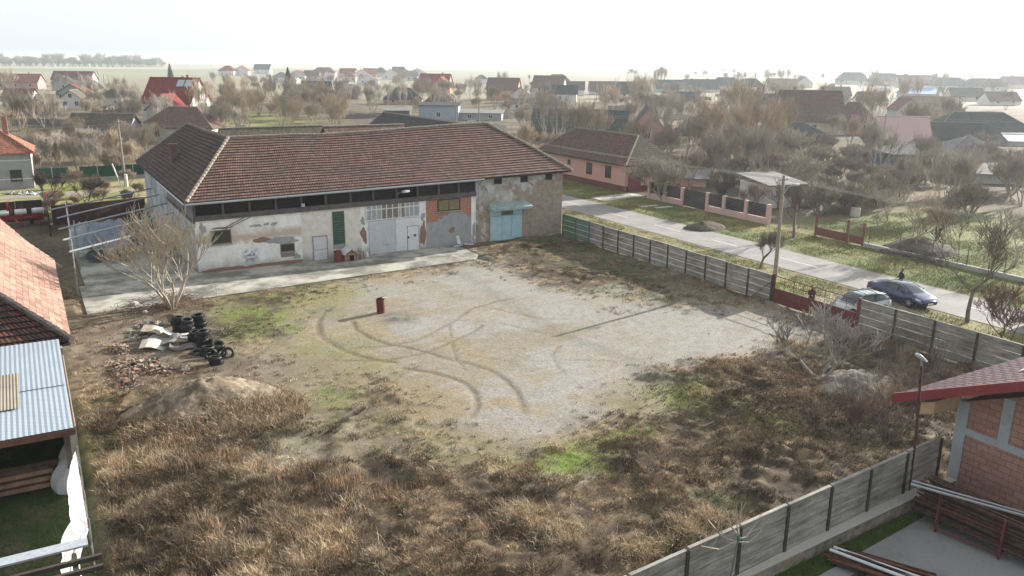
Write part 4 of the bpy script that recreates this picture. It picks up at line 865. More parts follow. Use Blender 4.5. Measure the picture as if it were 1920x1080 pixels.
for (u, v, z, rx, ry, wh) in ((428, 672, .3, 1.05, .6, 'black tyre standing tilted at the right end of the pile'), (396, 675, .33, 1.2, .9, 'black tyre leaning edge-on left of the front stack'), (369, 668, .16, .25, .1, 'black tyre lying flat by the brown board'), (410, 662, .45, .3, .2, 'black tyre tilted on top behind the front stack'), (392, 655, .3, .4, -.3, 'black tyre slumped between the stacks'), (415, 668, .2, .7, .3, 'black tyre slumped behind the front stack'), (402, 664, .2, .5, -.2, 'black tyre wedged low behind the front stack'), (1513, 738, .13, .12, .15, 'single black tyre lying at the foot of the pale bare tree')):
    p = at(u, v); tyre((p.x, p.y, z), (rx, ry, 0), wh)
# sheets beside the tyres
for k, (cx_, cy_, w_, d_, rz, tx, ty, z, mat, lab) in enumerate((
    (300, 655, 2.0, 1.2, .25, .1, .12, .25, conc_light, 'pale flat sheet at the left of the sheet pile'), (322, 640, 1.9, .9, .15, -.18, .22, .55, plain('white_board', (.7, .7, .68), .6), 'bright white board lying on the sheet pile'),
    (308, 650, 1.8, 1.1, -.1, .05, -.05, .4, plain('grey_board', (.35, .34, .33), .7), 'grey board under the bright white board'), (345, 658, 1.5, .7, .3, .1, .15, .25, plain('brown_board', (.16, .13, .12), .7), 'brown board propped at the right of the sheet pile'),
    (325, 613, .8, 1.0, -.3, -.9, .3, .5, plain('tan_bent_sheet', (.34, .31, .25), .7), 'bent tan sheet standing behind the sheet pile'), (292, 628, 1.5, .8, .2, .2, .4, .25, plain('tan_sheet', (.42, .38, .30), .7), 'tan curved sheet at the back of the sheet pile'),
    (340, 645, 1.2, .7, .35, .05, .1, .42, plain('dark_grey_board', (.2, .2, .2), .7), 'dark grey board right of the bright white board'))):
    p = at(cx_, cy_); m = MB(); n = 6
    for i in range(n):
        x0, x1 = -w_/2+w_*i/n, -w_/2+w_*(i+1)/n; b0, b1 = .12*math.sin(i*1.0+k), .12*math.sin((i+1)*1.0+k)
        m.hexa([(x0, -d_/2, b0), (x1, -d_/2, b1), (x1, d_/2, b1), (x0, d_/2, b0), (x0, -d_/2, b0+.025), (x1, -d_/2, b1+.025), (x1, d_/2, b1+.025), (x0, d_/2, b0+.025)])
    o = m.build('sheet', mat, loc=(p.x, p.y, z)); o.rotation_euler = (tx, ty, rz); tag(o, lab, 'board', 'boards dumped beside the tyres')
# rubble and rocks
def rubble(name, label, spots, mats, n, smin, smax, hgt=.25, cat='rubble'):
    m = MB()
    for k in range(n):
        u, v, ru, rv = spots[k % len(spots)]
        a = random.uniform(0, 6.28); r_ = math.sqrt(random.random()); p = at(u+ru*r_*math.cos(a), v+rv*r_*math.sin(a))
        s = random.uniform(smin, smax); z = .04+max(0, hgt*(1-r_))*random.uniform(.4, 1); A = Matrix.Rotation(random.uniform(0, 6), 3, 'Z') @ Matrix.Rotation(random.uniform(-.7, .7), 3, 'X')
        d = (s*random.uniform(.7, 1.5), s*random.uniform(.5, 1), s*random.uniform(.3, .7))
        q = [A @ Vector((x*d[0]*random.uniform(.75, 1), y*d[1]*random.uniform(.75, 1), zz*d[2]*random.uniform(.7, 1)))+Vector((p.x, p.y, z)) for zz in (-1, 1) for x, y in ((-1, -1), (1, -1), (1, 1), (-1, 1))]
        m.mat(random.randrange(len(mats))).hexa(q)
    return tag(m.build(name, mats), label, cat, kind='stuff')
rb = [plain('broken_brick', (.21, .115, .08), .9, .4, 6), plain('broken_brick_dusty', (.30, .21, .15), .9, .4, 6), plain('dusty_stone', (.30, .27, .22), .95, .4, 5), plain('dark_stone', (.12, .105, .09), .95, .4, 5)]
rubble('brick_rubble', 'spread heap of broken bricks and rubble beside the left shed', [(235, 700, 45, 30), (270, 690, 60, 20), (225, 660, 35, 12), (235, 715, 30, 25), (300, 700, 55, 12), (345, 700, 20, 10)], rb, 1700, .035, .12, .42)
rubble('field_stones', 'small heap of pale stones left of the tyre pile', [(275, 618, 25, 12), (255, 630, 20, 8), (290, 612, 18, 8)], [rb[2], rb[3], rb[2]], 130, .07, .2, .3)
rubble('loose_stones', 'loose stones and bits scattered over the yard', [(250, 640, 110, 70), (330, 700, 120, 40), (880, 690, 260, 110), (1050, 900, 60, 25), (700, 660, 250, 120), (1100, 640, 250, 90), (1230, 545, 80, 30), (1580, 700, 60, 30), (380, 745, 70, 22), (1610, 715, 60, 18)], [rb[2], plain('pale_pebble', (.5, .48, .44), .9, .3, 5), rb[3]], 700, .015, .05, .0)
for (u, v, s, lab) in ((252, 575, .35, 'pale crumpled bag lying at the edge of the slab'), (272, 588, .2, 'small white block below the slab'), (348, 673, .22, 'orange brick block between the boards and the rubble')):
    p = at(u, v); m = MB(); m.lathe([(0, 0), (s*.9, 0), (s, s*.3), (s*.7, s*.8), (0, s)], 7); o = m.build('litter' if s > .3 else 'block', rb[0] if 'orange' in lab else plain('pale_bag', (.5, .47, .43), .7, .2, 5), loc=(p.x, p.y, .04)); tag(o, lab, 'litter' if s > .3 else 'block')
def mound(name, label, b, c, rb_, rc, h, col, rot=0, cat='mound', seed=1, n=46):
    xs = np.linspace(-1.35, 1.35, n)
    def zf(X, Y):
        r_ = np.hypot(X/rb_, Y/rc); q = fbm(X+b, Y+c, 1.4, seed); q2 = fbm(X+b, Y+c, .4, seed+3)
        return h*np.clip(1-r_**2*(.7+.6*q), -.15, 1)**.8*(.75+.4*q) if False else h*(np.clip(1-r_*(.75+.5*q), 0, 1)**.75)*(.8+.4*q)+(.26*q2+.2*fbm(X+b, Y+c, .17, seed+9))*(r_ < 1.1)*min(1, h)-.10
    def cf(X, Y):
        q = fbm(X+b, Y+c, .9, seed+5); q2 = fbm(X, Y, .25, seed+7)
        return lerp(np.broadcast_to(np.array(col[0]), X.shape+(3,)), col[1], sm(q*.6+q2*.4, .35, .65))
    o = grid(name, xs*rb_, xs*rc, zf, cf, attrmat('mound_soil', .95, 6, (.6, 1.35), bmp=1.)); o.location = W(b, c, .02); o.rotation_euler.z = YAW+rot
    return tag(o, label, cat)
mb_, mc_ = GB(385, 778)
mound('soil_mound', 'large dry soil mound overgrown with weeds near the left shed', mb_, mc_+.5, 3.7, 2.8, 1.5, ((.10, .08, .058), (.27, .22, .16)), .25, seed=5, n=70)
mb_, mc_ = GB(1612, 735)
mound('gravel_mound', 'flat grey gravel mound beside the pale bare tree', mb_, mc_+.4, 2.8, 2.0, .85, ((.14, .12, .095), (.27, .245, .21)), .1, seed=8, n=54)
mb_, mc_ = GB(1322, 428); mound('soil_mound', 'dark earth mound on the verge before the pink fence', mb_, mc_, 2.2, 1.6, .75, ((.07, .058, .045), (.12, .10, .075)), 0, seed=9, n=34)
mb_, mc_ = GB(1720, 470); mound('brush_mound', 'dark mound of soil and brush behind the low wall', mb_, mc_, 3.4, 2.6, 1.2, ((.07, .055, .045), (.12, .10, .08)), 0, seed=10, n=34)
rubble('verge_stones', 'strip of pale stones on the green lane', [(45, 363, 38, 3)], [rb[2], white_p], 90, .1, .25, .1)
m = MB()
for k in range(7): a, b_ = at(438+k*3, 707+k), at(500+k*5, 742+(k % 3)*2); m.tube([(a.x, a.y, .08+.03*(k % 3)), ((a.x+b_.x)/2, (a.y+b_.y)/2+.1, .1+.02*k), (b_.x, b_.y, .06)], .03, 5)
tag(m.build('dark_pipes', plain('dark_blue_grey_pipe', (.06, .075, .09), .5), loc=(0, 0, 0)), 'bundle of dark pipes lying right of the soil mound', 'pipes', kind='stuff')
def sticks(name, label, u, v, n, L_, r, mat, spread=1.5, zz=.5, cat='branches'):
    m = MB(); c = at(u, v)
    for k in range(n):
        a = random.uniform(0, 6.28); q = Vector((random.gauss(0, spread*.4), random.gauss(0, spread*.4), random.uniform(.03, zz*.6))); d = Vector((math.cos(a), math.sin(a), random.uniform(-.1, .5)))*L_*random.uniform(.4, 1)
        e = Vector((random.uniform(-.2, .2), random.uniform(-.2, .2), random.uniform(0, .2)))
        m.tube([q, q+d*.5+e, q+d], [r, r*.8, r*.4], 4, False)
    return tag(m.build(name, mat, loc=(c.x, c.y, 0), uv=False), label, cat, kind='stuff')
sticks('cut_branches', 'pile of cut pale branches right of the tyre pile', 425, 632, 30, 1.0, .03, bark_m, 1.1)
sticks('brushwood', 'brown brushwood heaped at the foot of the big bare tree', 330, 572, 220, 1.2, .015, bark_r, 3.2, .7)
sticks('brushwood', 'brown brushwood lying below the slab corner', 262, 585, 120, .9, .012, bark_d, 2.6, .3)
sticks('brush_pile', 'dark brush pile on the mound behind the low wall', 1735, 490, 160, 1.8, .02, bark_d, 3, 1.0)
# ------------------------------------------------------------------ pergola frame and covered machines
pg = thing('pergola_frame', 'bare white pipe frame reaching from the boundary posts to the barn side', 'frame', W(0, 0), YAW)
ZP = 3.7
pp = [((97, 393), (288, 354)), ((107, 409), (300, 366)), ((110, 430), (315, 382)), ((118, 450), (325, 400)), ((130, 472), (322, 424))]
for k, (l, r_) in enumerate(pp):
    a = GB(*l, ZP); b_ = GB(*r_, ZP); MB().tube([(a[0], a[1], ZP), (min(b_[0], 10.3), b_[1], ZP+.05)], .065, 6).build('rail', galv, pg)
for (b_, c) in ((2.0, 62.7), (2.6, 70.4), (2.6, 80.5)): MB().tube([(b_, c, 0), (b_, c, 4.0)], .07, 6).build('post', plain('pale_post', (.30, .30, .29), .7), pg)
MB().tube([(2.0, 62.4, 3.62), (2.6, 82.5, 3.62)], .05, 6).build('rail', galv, pg)
def tarp(name, label, u, v, w_, d_, h, seed, mat, cat='covered machine'):
    o0 = at(u, v); n = 26; xs = np.linspace(-1, 1, n)
    def zf(X, Y):
        q = fbm(X*2+seed, Y*2, 1.1, seed); rdg = np.abs(vn(X*3, Y*3, .8, seed+4)-.5)
        return h*np.clip(1.18-np.maximum(np.abs(X)/w_*2, np.abs(Y)/d_*2)**3*1.0, 0.0, 1)**.5*(.62+.55*q) - .25*rdg*h*.5
    o = grid(name, xs*w_/2, xs*d_/2, zf, lambda X, Y: np.ones(X.shape+(3,))*.2, mat); o.location = (o0.x, o0.y, .1); o.rotation_euler.z = YAW+random.uniform(-.2, .2)
    return tag(o, label, cat)
tb = plain('blue_grey_tarpaulin', (.22, .27, .33), .45, .3, 1.5, bmp=.4); tb2 = plain('pale_grey_tarpaulin', (.36, .40, .44), .45, .25, 1.5, bmp=.4)
tarp('covered_machine', 'blue-grey tarpaulin over a bulky machine, nearest the barn', 205, 482, 3.6, 3.4, 3.0, 3, tb); tarp('covered_machine', 'pale tarpaulin over a tall narrow machine, nearest the left boundary', 158, 486, 1.9, 2.2, 2.9, 6, tb2)
tarp('covered_machine', 'dark tarpaulin over low gear lying between the covered machines', 182, 492, 1.6, 1.4, .9, 9, plain('dark_tarpaulin', (.05, .055, .07), .5, .3, 2))
# dark walls of the next yard and the red seed drill
dw = plain('dark_board_wall', (.045, .037, .033), .9, .35, 2)
def wallbox(name, label, P0, P1, h, th, mat, z0=0, cat='wall'):
    a, b_ = W(*P0), W(*P1); d = b_-a; L_ = d.length; m = MB(); n = max(1, int(L_/2.2))
    for k in range(n): m.box(L_*k/n, L_*(k+1)/n-.02, -th/2, th/2, z0, z0+h+random.uniform(-.04, .04))
    return tag(m.build(name, mat, loc=(a.x, a.y, 0), rot=math.atan2(d.y, d.x)), label, cat)
a = GB(95, 440); b_ = GB(70, 400)
wallbox('board_wall', 'tall dark board wall beside the red seed drill', (a[0], a[1]-1), (a[0]+.1, 95.5), 2.4, .12, dw); wallbox('board_wall', 'dark board wall behind the red seed drill', (-25, 95.7), (.9, 95.8), 2.0, .12, dw)
wallbox('board_wall', 'dark old wall at the far end of the yard behind the covered machines', (1.6, 92), (10.3, 94), 1.9, .2, plain('dark_brick_wall', (.10, .06, .045), .9, .4, 2))
sdx = thing('seed_drill', 'red farm seed drill with white hoppers parked by the dark wall', 'seed drill', at(30, 425), YAW+.15)
rdm = plain('red_machine_paint', (.30, .02, .025), .45, .2, 3); 
m = MB(); m.box(-3, 3, -.1, .1, .7, .9); m.box(-3, 3, .8, .95, .75, .9); m.tube([(0, 0, .8), (0, -1.8, .6)], .08, 6)
for x in (-2.2, -.8, .6, 2.0): m.box(x-.08, x+.08, -.1, .95, .6, 1.0)
m.tube([(2.9, .2, .6), (2.95, .3, 3.1)], .07, 6); m.tube([(-.6, .2, .8), (-.4, .3, 2.4), (-.1, .5, 1.3)], .08, 6); m.tube([(1, .2, .8), (.8, .3, 2.0), (.3, .5, 1.1)], .06, 6); m.build('frame', rdm, sdx)
for x in (-2.3, -.9, .6, 2.1):
    m = MB(); m.lathe([(.1, -.5), (.26, -.5), (.28, -.3), (.28, .3), (.26, .5), (.1, .5)], 12, (x, .35, 1.35), 'x'); m.build('hopper', [white_p, rdm][int(x < -1 or False)], sdx)
    m = MB(); m.tube([(x, .2, .7), (x-.1, -.6, .15)], .06, 5); m.lathe([(0, -.02), (.3, -.015), (.3, .015), (0, .02)], 14, (x-.12, -.6, .3), 'x'); m.build('planter_unit', rdm, sdx)
for x in (-1.6, 1.5): 
    t_ = tyre_mb(.42, .22); t_.xf(lambda a, b, c, x=x: (c+x, a+.6, b+.42)); t_.build('wheel', black, sdx)
m = MB(); m.lathe([(0, -.3), (.45, -.3), (.5, -.1), (.5, .1), (.45, .3), (0, .3)], 14, (-2.4, .8, 1.6), 'x'); m.build('fan_housing', plain('green_cover', (.08, .3, .22), .5), sdx)
# ------------------------------------------------------------------ cars
def car(name, label, loc, rot, body, L_=4.7, Wd=1.84, H=1.46, kind='sedan', bars=False, group='cars parked by the gate'):
    """x forward; loft of cross sections; glass faces get the glass slot"""
    t = thing(name, label, 'car', loc, rot, group)
    h = L_/2
    if kind == 'sedan':
        st = [(-h, .5, .84, .80, .86, None), (-h+.06, .32, .95, .88, .95, None), (-h+.35, .22, 1.02, .95, .97, None), (-h+.75, .2, 1.05, .97, .985, 0), (-h+1.25, .2, 1.03, .99, 1, .24), (-h+1.75, .19, 1.0, 1, 1, .38), (-.1, .18, .97, 1, 1, .46), (.35, .18, .95, 1, 1, .45), (.75, .18, .94, 1, 1, .33), (1.15, .19, .93, .99, 1, .13), (1.42, .2, .91, .98, .99, 0), (1.8, .2, .85, .95, .97, None), (h-.2, .22, .72, .86, .92, None), (h-.04, .3, .62, .74, .84, None), (h, .42, .52, .6, .72, None)]
    else:
        st = [(-h, .45, .9, .82, .88, None), (-h+.05, .3, 1.0, .9, .95, 0), (-h+.22, .22, 1.0, .95, .97, .22), (-h+.6, .2, 1.0, .98, .99, .44), (-h+1.2, .19, .98, 1, 1, .5), (-.2, .18, .96, 1, 1, .52), (.3, .18, .95, 1, 1, .5), (.65, .18, .94, 1, 1, .38), (1.0, .19, .93, .99, 1, .15), (1.2, .2, .92, .98, .99, 0), (1.6, .2, .86, .95, .97, None), (h-.2, .22, .74, .86, .92, None), (h-.04, .3, .64, .74, .84, None), (h, .42, .54, .6, .72, None)]
    hw = Wd/2; V = []; F = []; MI = []
    for (x, zb, zt, kt, kb, cab) in st:
        w0 = hw*kb; zm = zb+(zt-zb)*.45
        ring = [(x, -w0*.86, zb), (x, -w0*.985, zb+.1), (x, -w0, zm), (x, -hw*kt*.965, zt-.06), (x, -hw*kt*.9, zt)]
        c = cab or 0; topw = hw*(.9-.27*min(1, c/.3)) if cab is not None else hw*kt*.86
        if cab is not None: ring += [(x, -(hw*.9-(hw*.24)*min(1, c/.45)), zt+c*.88), (x, -hw*.5, zt+c*.985), (x, 0, zt+c)]
        else: ring += [(x, -hw*kt*.8, zt+.015), (x, -hw*kt*.45, zt+.035), (x, 0, zt+.045)]
        V.append(ring + [(a, -b, c_) for a, b, c_ in ring[-2::-1]])
    nR = len(V[0]); m = MB(); gl = MB()
    allv = [p for r_ in V for p in r_]; m.v = allv; cabs = [s_[5] for s_ in st]
    for i in range(len(V)-1):
        c0_, c1_ = cabs[i], cabs[i+1]; both = c0_ is not None and c1_ is not None; mx = max(c0_ or 0, c1_ or 0); steep = abs((c0_ or 0)-(c1_ or 0)) > .07
        for k in range(nR-1):
            f = (i*nR+k, (i+1)*nR+k, (i+1)*nR+k+1, i*nR+k+1); mi = 0
            kk = min(k, nR-2-k)
            if both and mx > 0.01:
                if kk == 4 and mx > .12 and not (c0_ == 0 or c1_ == 0): mi = 1
                if kk in (5, 6) and steep: mi = 1
            m.f.append(f); m.m.append(mi)
    m.f.append(tuple(range(nR))[::-1]); m.m.append(0); n_ = (len(V)-1)*nR; m.f.append(tuple(range(n_, n_+nR))); m.m.append(0)
    m.f += [(i*nR, i*nR+nR-1, (i+1)*nR+nR-1, (i+1)*nR) for i in range(len(V)-1)]; m.m += [2]*(len(V)-1)
    m.build('body', [body, glassy('car_glass', (.03, .045, .055), .06), black], t, smooth=True)
    wb = 2.72/2
    for sx in (-1, 1):
        for sy in (-1, 1):
            x0 = sx*wb+.02
            m = MB(); prof = [(.2, -.1), (.3, -.11), (.325, -.08), (.33, 0), (.325, .08), (.3, .11), (.2, .1)]; m.lathe(prof, 22, (x0, sy*(hw-.1), .33), 'y'); wo = m.build('wheel', black, t, smooth=True)
            m = MB(); m.lathe([(.22, sy*.09), (.2, sy*.112), (.185, sy*.08)], 20, (x0, sy*(hw-.1), .33), 'y')
            for q in range(7):
                a = 2*math.pi*q/7; m.tube([(x0+.04*math.cos(a), sy*(hw-.1+.115), .33+.04*math.sin(a)), (x0+.2*math.cos(a), sy*(hw-.1+.105), .33+.2*math.sin(a))], .022, 4)
            m.lathe([(0, sy*.125), (.05, sy*.12), (.05, sy*.08)], 10, (x0, sy*(hw-.1), .33), 'y'); m.build('rim', plain('alloy_rim', (.45, .46, .48), .35, .1, 3, .7, 0), wo)
            m = MB(); m.lathe([(.0, sy*.0), (.38, sy*.004), (.385, -sy*.02)], 22, (x0, sy*(hw+.002), .35), 'y'); m.xf(lambda x, y, z: (x, y, max(z, .19))); m.build('wheel_arch', black, t)
    lamp = plain('headlamp_glass', (.75, .78, .82), .1, .05, 3, bmp=0); red = plain('tail_lamp', (.35, .01, .01), .2, .1)
    for sy in (-1, 1):
        m = MB(); m.hexa([(h-.42, sy*hw*.60, .60), (h-.14, sy*hw*.60, .56), (h-.2, sy*hw*.84, .56), (h-.52, sy*hw*.93, .62)]+[(h-.42, sy*hw*.60, .76), (h-.14, sy*hw*.60, .70), (h-.2, sy*hw*.84, .70), (h-.55, sy*hw*.94, .80)]); m.build('headlight', lamp, t)
        m = MB(); m.hexa([(-h-.01, sy*hw*.5, .75), (-h+.1, sy*hw*.5, .72), (-h+.35, sy*hw*.955, .76), (-h+.02, sy*hw*.84, .76)]+[(-h-.01, sy*hw*.5, .9), (-h+.1, sy*hw*.5, .9), (-h+.35, sy*hw*.95, .95), (-h+.02, sy*hw*.84, .92)]); m.build('tail_light', red, t)
        m = MB(); m.hexa([(.72, sy*(hw+.02), .93), (.9, sy*(hw+.02), .93), (.86, sy*(hw+.2), .95), (.74, sy*(hw+.2), .95), (.72, sy*(hw+.02), 1.05), (.88, sy*(hw+.02), 1.05), (.84, sy*(hw+.2), 1.07), (.74, sy*(hw+.2), 1.07)]); m.build('mirror', body, t)
        m = MB(); zt_ = 1.45 if kind == 'sedan' else 1.5
        m.tube([(1.15, sy*hw*.84, .97), (.75, sy*hw*.76, 1.24), (.35, sy*hw*.70, 1.37), (-.1, sy*hw*.69, 1.40), (-.6, sy*hw*.71, 1.36), (-1.1, sy*hw*.78, 1.25)] if kind == 'sedan' else [(1.0, sy*hw*.84, 1.0), (.65, sy*hw*.74, 1.3), (.3, sy*hw*.69, 1.43), (-.2, sy*hw*.69, 1.46), (-.9, sy*hw*.7, 1.45), (-1.6, sy*hw*.74, 1.4)], .018, 4)
        m.build('window_trim', galv, t)
        for x in (.32, -.62): MB().tube([(x, sy*(hw*.995), .4), (x-.02, sy*(hw*.93), .95), (x-.04, sy*hw*.76, 1.34)], .02 , 4).build('door_pillar', black, t)
        for x in (.1, -.85): B1(x-.09, x+.09, sy*hw*.97, sy*(hw+.015), .8, .84).build('door_handle', body, t)
    m = MB(); m.box(h-.06, h+.012, -.62, .62, .3, .47); m.build('grille', black, t)
    B1(h+.012, h+.022, -.26, .26, .36, .47).build('number_plate', white_p, t); B1(-h-.02, -h-.005, -.26, .26, .6, .71).build('number_plate', white_p, t)
    if bars:
        for x in (.15, -.75): MB().tube([(x, -hw*.72, 1.45), (x, -hw*.68, 1.55), (x, hw*.68, 1.55), (x, hw*.72, 1.45)], .022, 5).build('roof_bar', black, t)
        for sy in (-1, 1): MB().tube([(.3, sy*hw*.66, 1.5), (-1.5, sy*hw*.68, 1.5)], .02, 5).build('roof_rail', galv, t)
    return t
pa, pb_ = G(1613, 549), G(1702, 577); hd = math.atan2(pb_.y-pa.y, pb_.x-pa.x)
dirn = Vector((math.cos(hd), math.sin(hd), 0)); left = Vector((-dirn.y, dirn.x, 0))
cpos = pb_ - dirn*1.36 + left*.9
car('parked_car', 'glossy dark blue sedan parked on the road edge behind the silver car', (cpos.x, cpos.y, .02), hd, paint('dark_blue_car_paint', (.010, .022, .095)), 4.75)
cc_ = W(46.9, 34.0); car('parked_car', 'silver hatchback with roof bars parked right behind the red gate', (cc_.x, cc_.y, .03), YAW+R(172), paint('silver_green_car_paint', (.36, .40, .38)), 4.15, 1.76, 1.5, 'hatch', True)
e = G(1925, 612); car('parked_car', 'pale car at the right edge of the picture on the road', (e.x+1.2, e.y-1.4, .02), R(-58), paint('pale_car_paint', (.5, .5, .48)), 4.3, 1.76, 1.46, 'sedan', False)
# ------------------------------------------------------------------ people
def person(label, loc, rot, coat, trousers, hair, pose='stand', bag=None):
    root = thing('person', label, 'person', loc, rot)
    J = [(0, 0, .93, .15, .115), (0, 0, 1.12, .15, .11), (0, 0, 1.33, .18, .12), (0, .0, 1.46, .09, .08), (0, .01, 1.53, .058, .058), (0, .02, 1.60, .075, .085), (0, .02, 1.68, .082, .098), (0, .01, 1.76, .06, .07)]
    v = [j[:3] for j in J]; rr_ = [j[3:] for j in J]; e_ = [(i, i+1) for i in range(7)]
    def chain(fromi, pts):
        p = fromi
        for q in pts: v.append(q[:3]); rr_.append((q[3], q[3]) if len(q) == 4 else q[3:]); e_.append((p, len(v)-1)); p = len(v)-1
        return p
    hands = []
    for s_ in (-1, 1):
        chain(0, [(s_*.10, 0, .86, .10), (s_*.11, .02, .48, .068), (s_*.115, -.02, .10, .045), (s_*.12, .10, .04, .04, .035)])
        if pose == 'stand': arm = [(s_*.19, 0, 1.42, .065), (s_*.27, -.01, 1.14, .052), (s_*.22, .20, 1.02, .038)]
        else: arm = [(s_*.19, 0, 1.42, .065), (s_*.26, .05, 1.16, .052), (s_*.12, .26, 1.14, .038)]
        chain(2, arm); hands.append((Vector(arm[-1][:3]), s_))
    me = bpy.data.meshes.new('body'); me.from_pydata(v, e_, []); o = bpy.data.objects.new('body', me); COL.objects.link(o); o.parent = root
    me.materials.append(coat); sk_ = o.modifiers.new('skin', 'SKIN'); sk_.use_smooth_shade = True
    for i, q in enumerate(rr_): me.skin_vertices[0].data[i].radius = q
    me.skin_vertices[0].data[0].use_root = True; o.modifiers.new('sub', 'SUBSURF').render_levels = 1
    skin = plain('skin', (.45, .27, .19), .6, .1, 5, bmp=0)
    def part(name, mb, mt): return mb.build(name, mt, root, smooth=True)
    m = MB(); m.lathe([(0, -.1), (.05, -.09), (.075, -.03), (.082, .03), (.06, .09), (0, .12)], 14); m.xf(lambda x, y, z: (x*.98, y*1.12+.035, z+1.65))
    m.lathe([(0, .012), (.014, 0), (0, -.02)], 6, (0, .135, 1.64)); part('face', m, skin)
    m = MB()
    for s_ in (-1, 1): m.lathe([(0, -.008), (.011, 0), (0, .008)], 6, (s_*.03, .124, 1.665))
    m.box(-.024, .024, .118, .126, 1.592, 1.60); m.build('eyes_and_mouth', dark_in, root)
    m = MB()
    m.lathe([(.09, -.04), (.098, .02), (.085, .09), (.04, .125), (0, .13)], 14); m.xf(lambda x, y, z: (x, y*1.15-.012, z+1.67)); part('hair', m, hair)
    m = MB()
    for s_ in (-1, 1):
        m.tube([(s_*.10, 0, .95), (s_*.105, .01, .7), (s_*.11, .02, .48), (s_*.115, -.02, .12)], [.125, .10, .082, .07], 10)
    part('trousers', m, trousers)
    for s_ in (-1, 1):
        m = MB(); m.hexa([(s_*.12-.05, -.08, 0), (s_*.12+.05, -.08, 0), (s_*.12+.05, .19, 0), (s_*.12-.05, .19, 0), (s_*.12-.045, -.07, .11), (s_*.12+.045, -.07, .11), (s_*.12+.04, .17, .05), (s_*.12-.04, .17, .05)]); m.build('shoe', black, root)
    for hp, s_ in hands:
        m = MB(); d = Vector((-s_*.35, .9, -.1)).normalized(); sd_ = d.cross(Vector((0, 0, 1))).normalized(); m.tube([hp, hp+d*.045, hp+d*.09], [.028, .038, .034], 8)
        for q, ln in zip((-1.5, -.5, .5, 1.5), (.065, .08, .075, .055)): b0 = hp+d*.085+sd_*q*.018; m.tube([b0, b0+d*ln*.5+Vector((0, 0, -.008)), b0+d*ln*.8+Vector((0, 0, -.035))], [.009, .0085, .007], 5)
        b0 = hp+d*.03-sd_*s_*.03; m.tube([b0, b0+d*.03-sd_*s_*.025, b0+d*.06-sd_*s_*.02], [.011, .01, .008], 5); part('hand', m, skin)
    return root
p = G(1686, 548); person('person in black jacket standing on the road behind the blue car', (p.x, p.y, .03), YAW+R(70), plain('black_jacket', (.012, .012, .016), .7), plain('dark_jeans', (.03, .035, .06), .8), plain('dark_hair', (.012, .01, .01), .7))
p = W(44.6, 36.0); person('person in dark maroon jacket standing behind the red gate', (p.x, p.y, .02), YAW+R(150), plain('maroon_jacket', (.06, .02, .035), .7), plain('dark_trousers', (.025, .025, .035), .8), plain('brown_hair', (.04, .025, .02), .7), 'hold')
# ------------------------------------------------------------------ utility poles and wires
def pole(name, label, loc, h, lean=(0, 0), mat=concrete, arm=True, lampy=False, white=False):
    t = thing(name, label, 'utility pole', loc, YAW, 'utility poles of the village')
    MB().tube([(0, 0, 0), (lean[0]*.5, lean[1]*.5, h*.5), (lean[0], lean[1], h)], [.17, .14, .11], 8).build('pole', mat, t)
    if arm:
        m = MB(); x, y = lean; m.tube([(x-.5, y, h-.35), (x+.5, y, h-.35)], .035, 5); m.build('crossarm', rust, t)
        for q in (-.45, -.15, .15, .45): MB().lathe([(0, 0), (.04, .02), (.03, .07), (.045, .1), (0, .14)], 8, (x+q, y, h-.33)).build('insulator', white_p, t)
    if lampy:
        m = MB(); m.tube([(lean[0], lean[1], h-1.6), (lean[0]+.5, lean[1]-.1, h-.9), (lean[0]+1.1, lean[1]-.2, h-.75)], .03, 5); b = m.build('lamp_arm', galv, t); m = MB(); m.lathe([(0, -.25), (.09, -.2), (.11, .1), (0, .3)], 8, (lean[0]+1.3, lean[1]-.2, h-.75), 'x'); m.build('lamp_head', white_p, b)
    return t
pw = plain('weathered_pole', (.27, .24, .20), .9, .25, 3)
P1 = G(1453, 521); pole('utility_pole', 'tall grey utility pole with lamp arm beside the road near the red gate', P1, 8.0, (.0, .1), pw, True, True)
P2 = W(50.9, 112); pole('utility_pole', 'utility pole behind the right end of the barn, by the pink house', P2, 7.6, (0, 0), pw)
P0_ = W(50.5, 8); P0c = Vector((P0_.x, P0_.y, 0)); pole('utility_pole', 'utility pole further down the road towards the right', P0c, 8, (0, 0), pw)
PL = G(236, 348); pole('utility_pole', 'thin utility pole on the green lane left of the barn', PL, 8.4, (-.1, .1), pw)
PL2 = W(-55, 116); pole('utility_pole', 'utility pole on the lane beyond the left house', PL2, 8.2, (0, 0), pw); PL3 = W(45, 117); pole('utility_pole', 'utility pole at the far end of the lane', PL3, 8, (0, 0), pw)
for k, (u, v) in enumerate(((186, 158), (196, 162), (205, 168), (350, 196), (665, 182), (855, 232), (1043, 268), (1118, 190), (1690, 215), (1560, 196))):
    if k == 0: gpole = pole('garden_pole', 'thin pole among the gardens of the village', G(u, v), 8, (0, 0), pw); gpole['group'] = 'thin poles in the village gardens'
    else: c_ = copy_tree(gpole); c_.location = G(u, v); c_.scale[2] = .85+.05*(k % 5)
m = MB(); a = PL; m.tube([(0, 0, 0), (0, 0, 1.6)], .2, 8); tag(m.build('white_pole_base', white_p, loc=G(238, 350)), 'whitewashed concrete stub beside the lane pole', 'post')
m = MB(); m.tube([(0, 0, 0), (-.9, 0, 3.0)], .08, 6); tag(m.build('pole_strut', white_p, loc=G(228, 351)), 'whitewashed leaning strut of the lane pole', 'post')
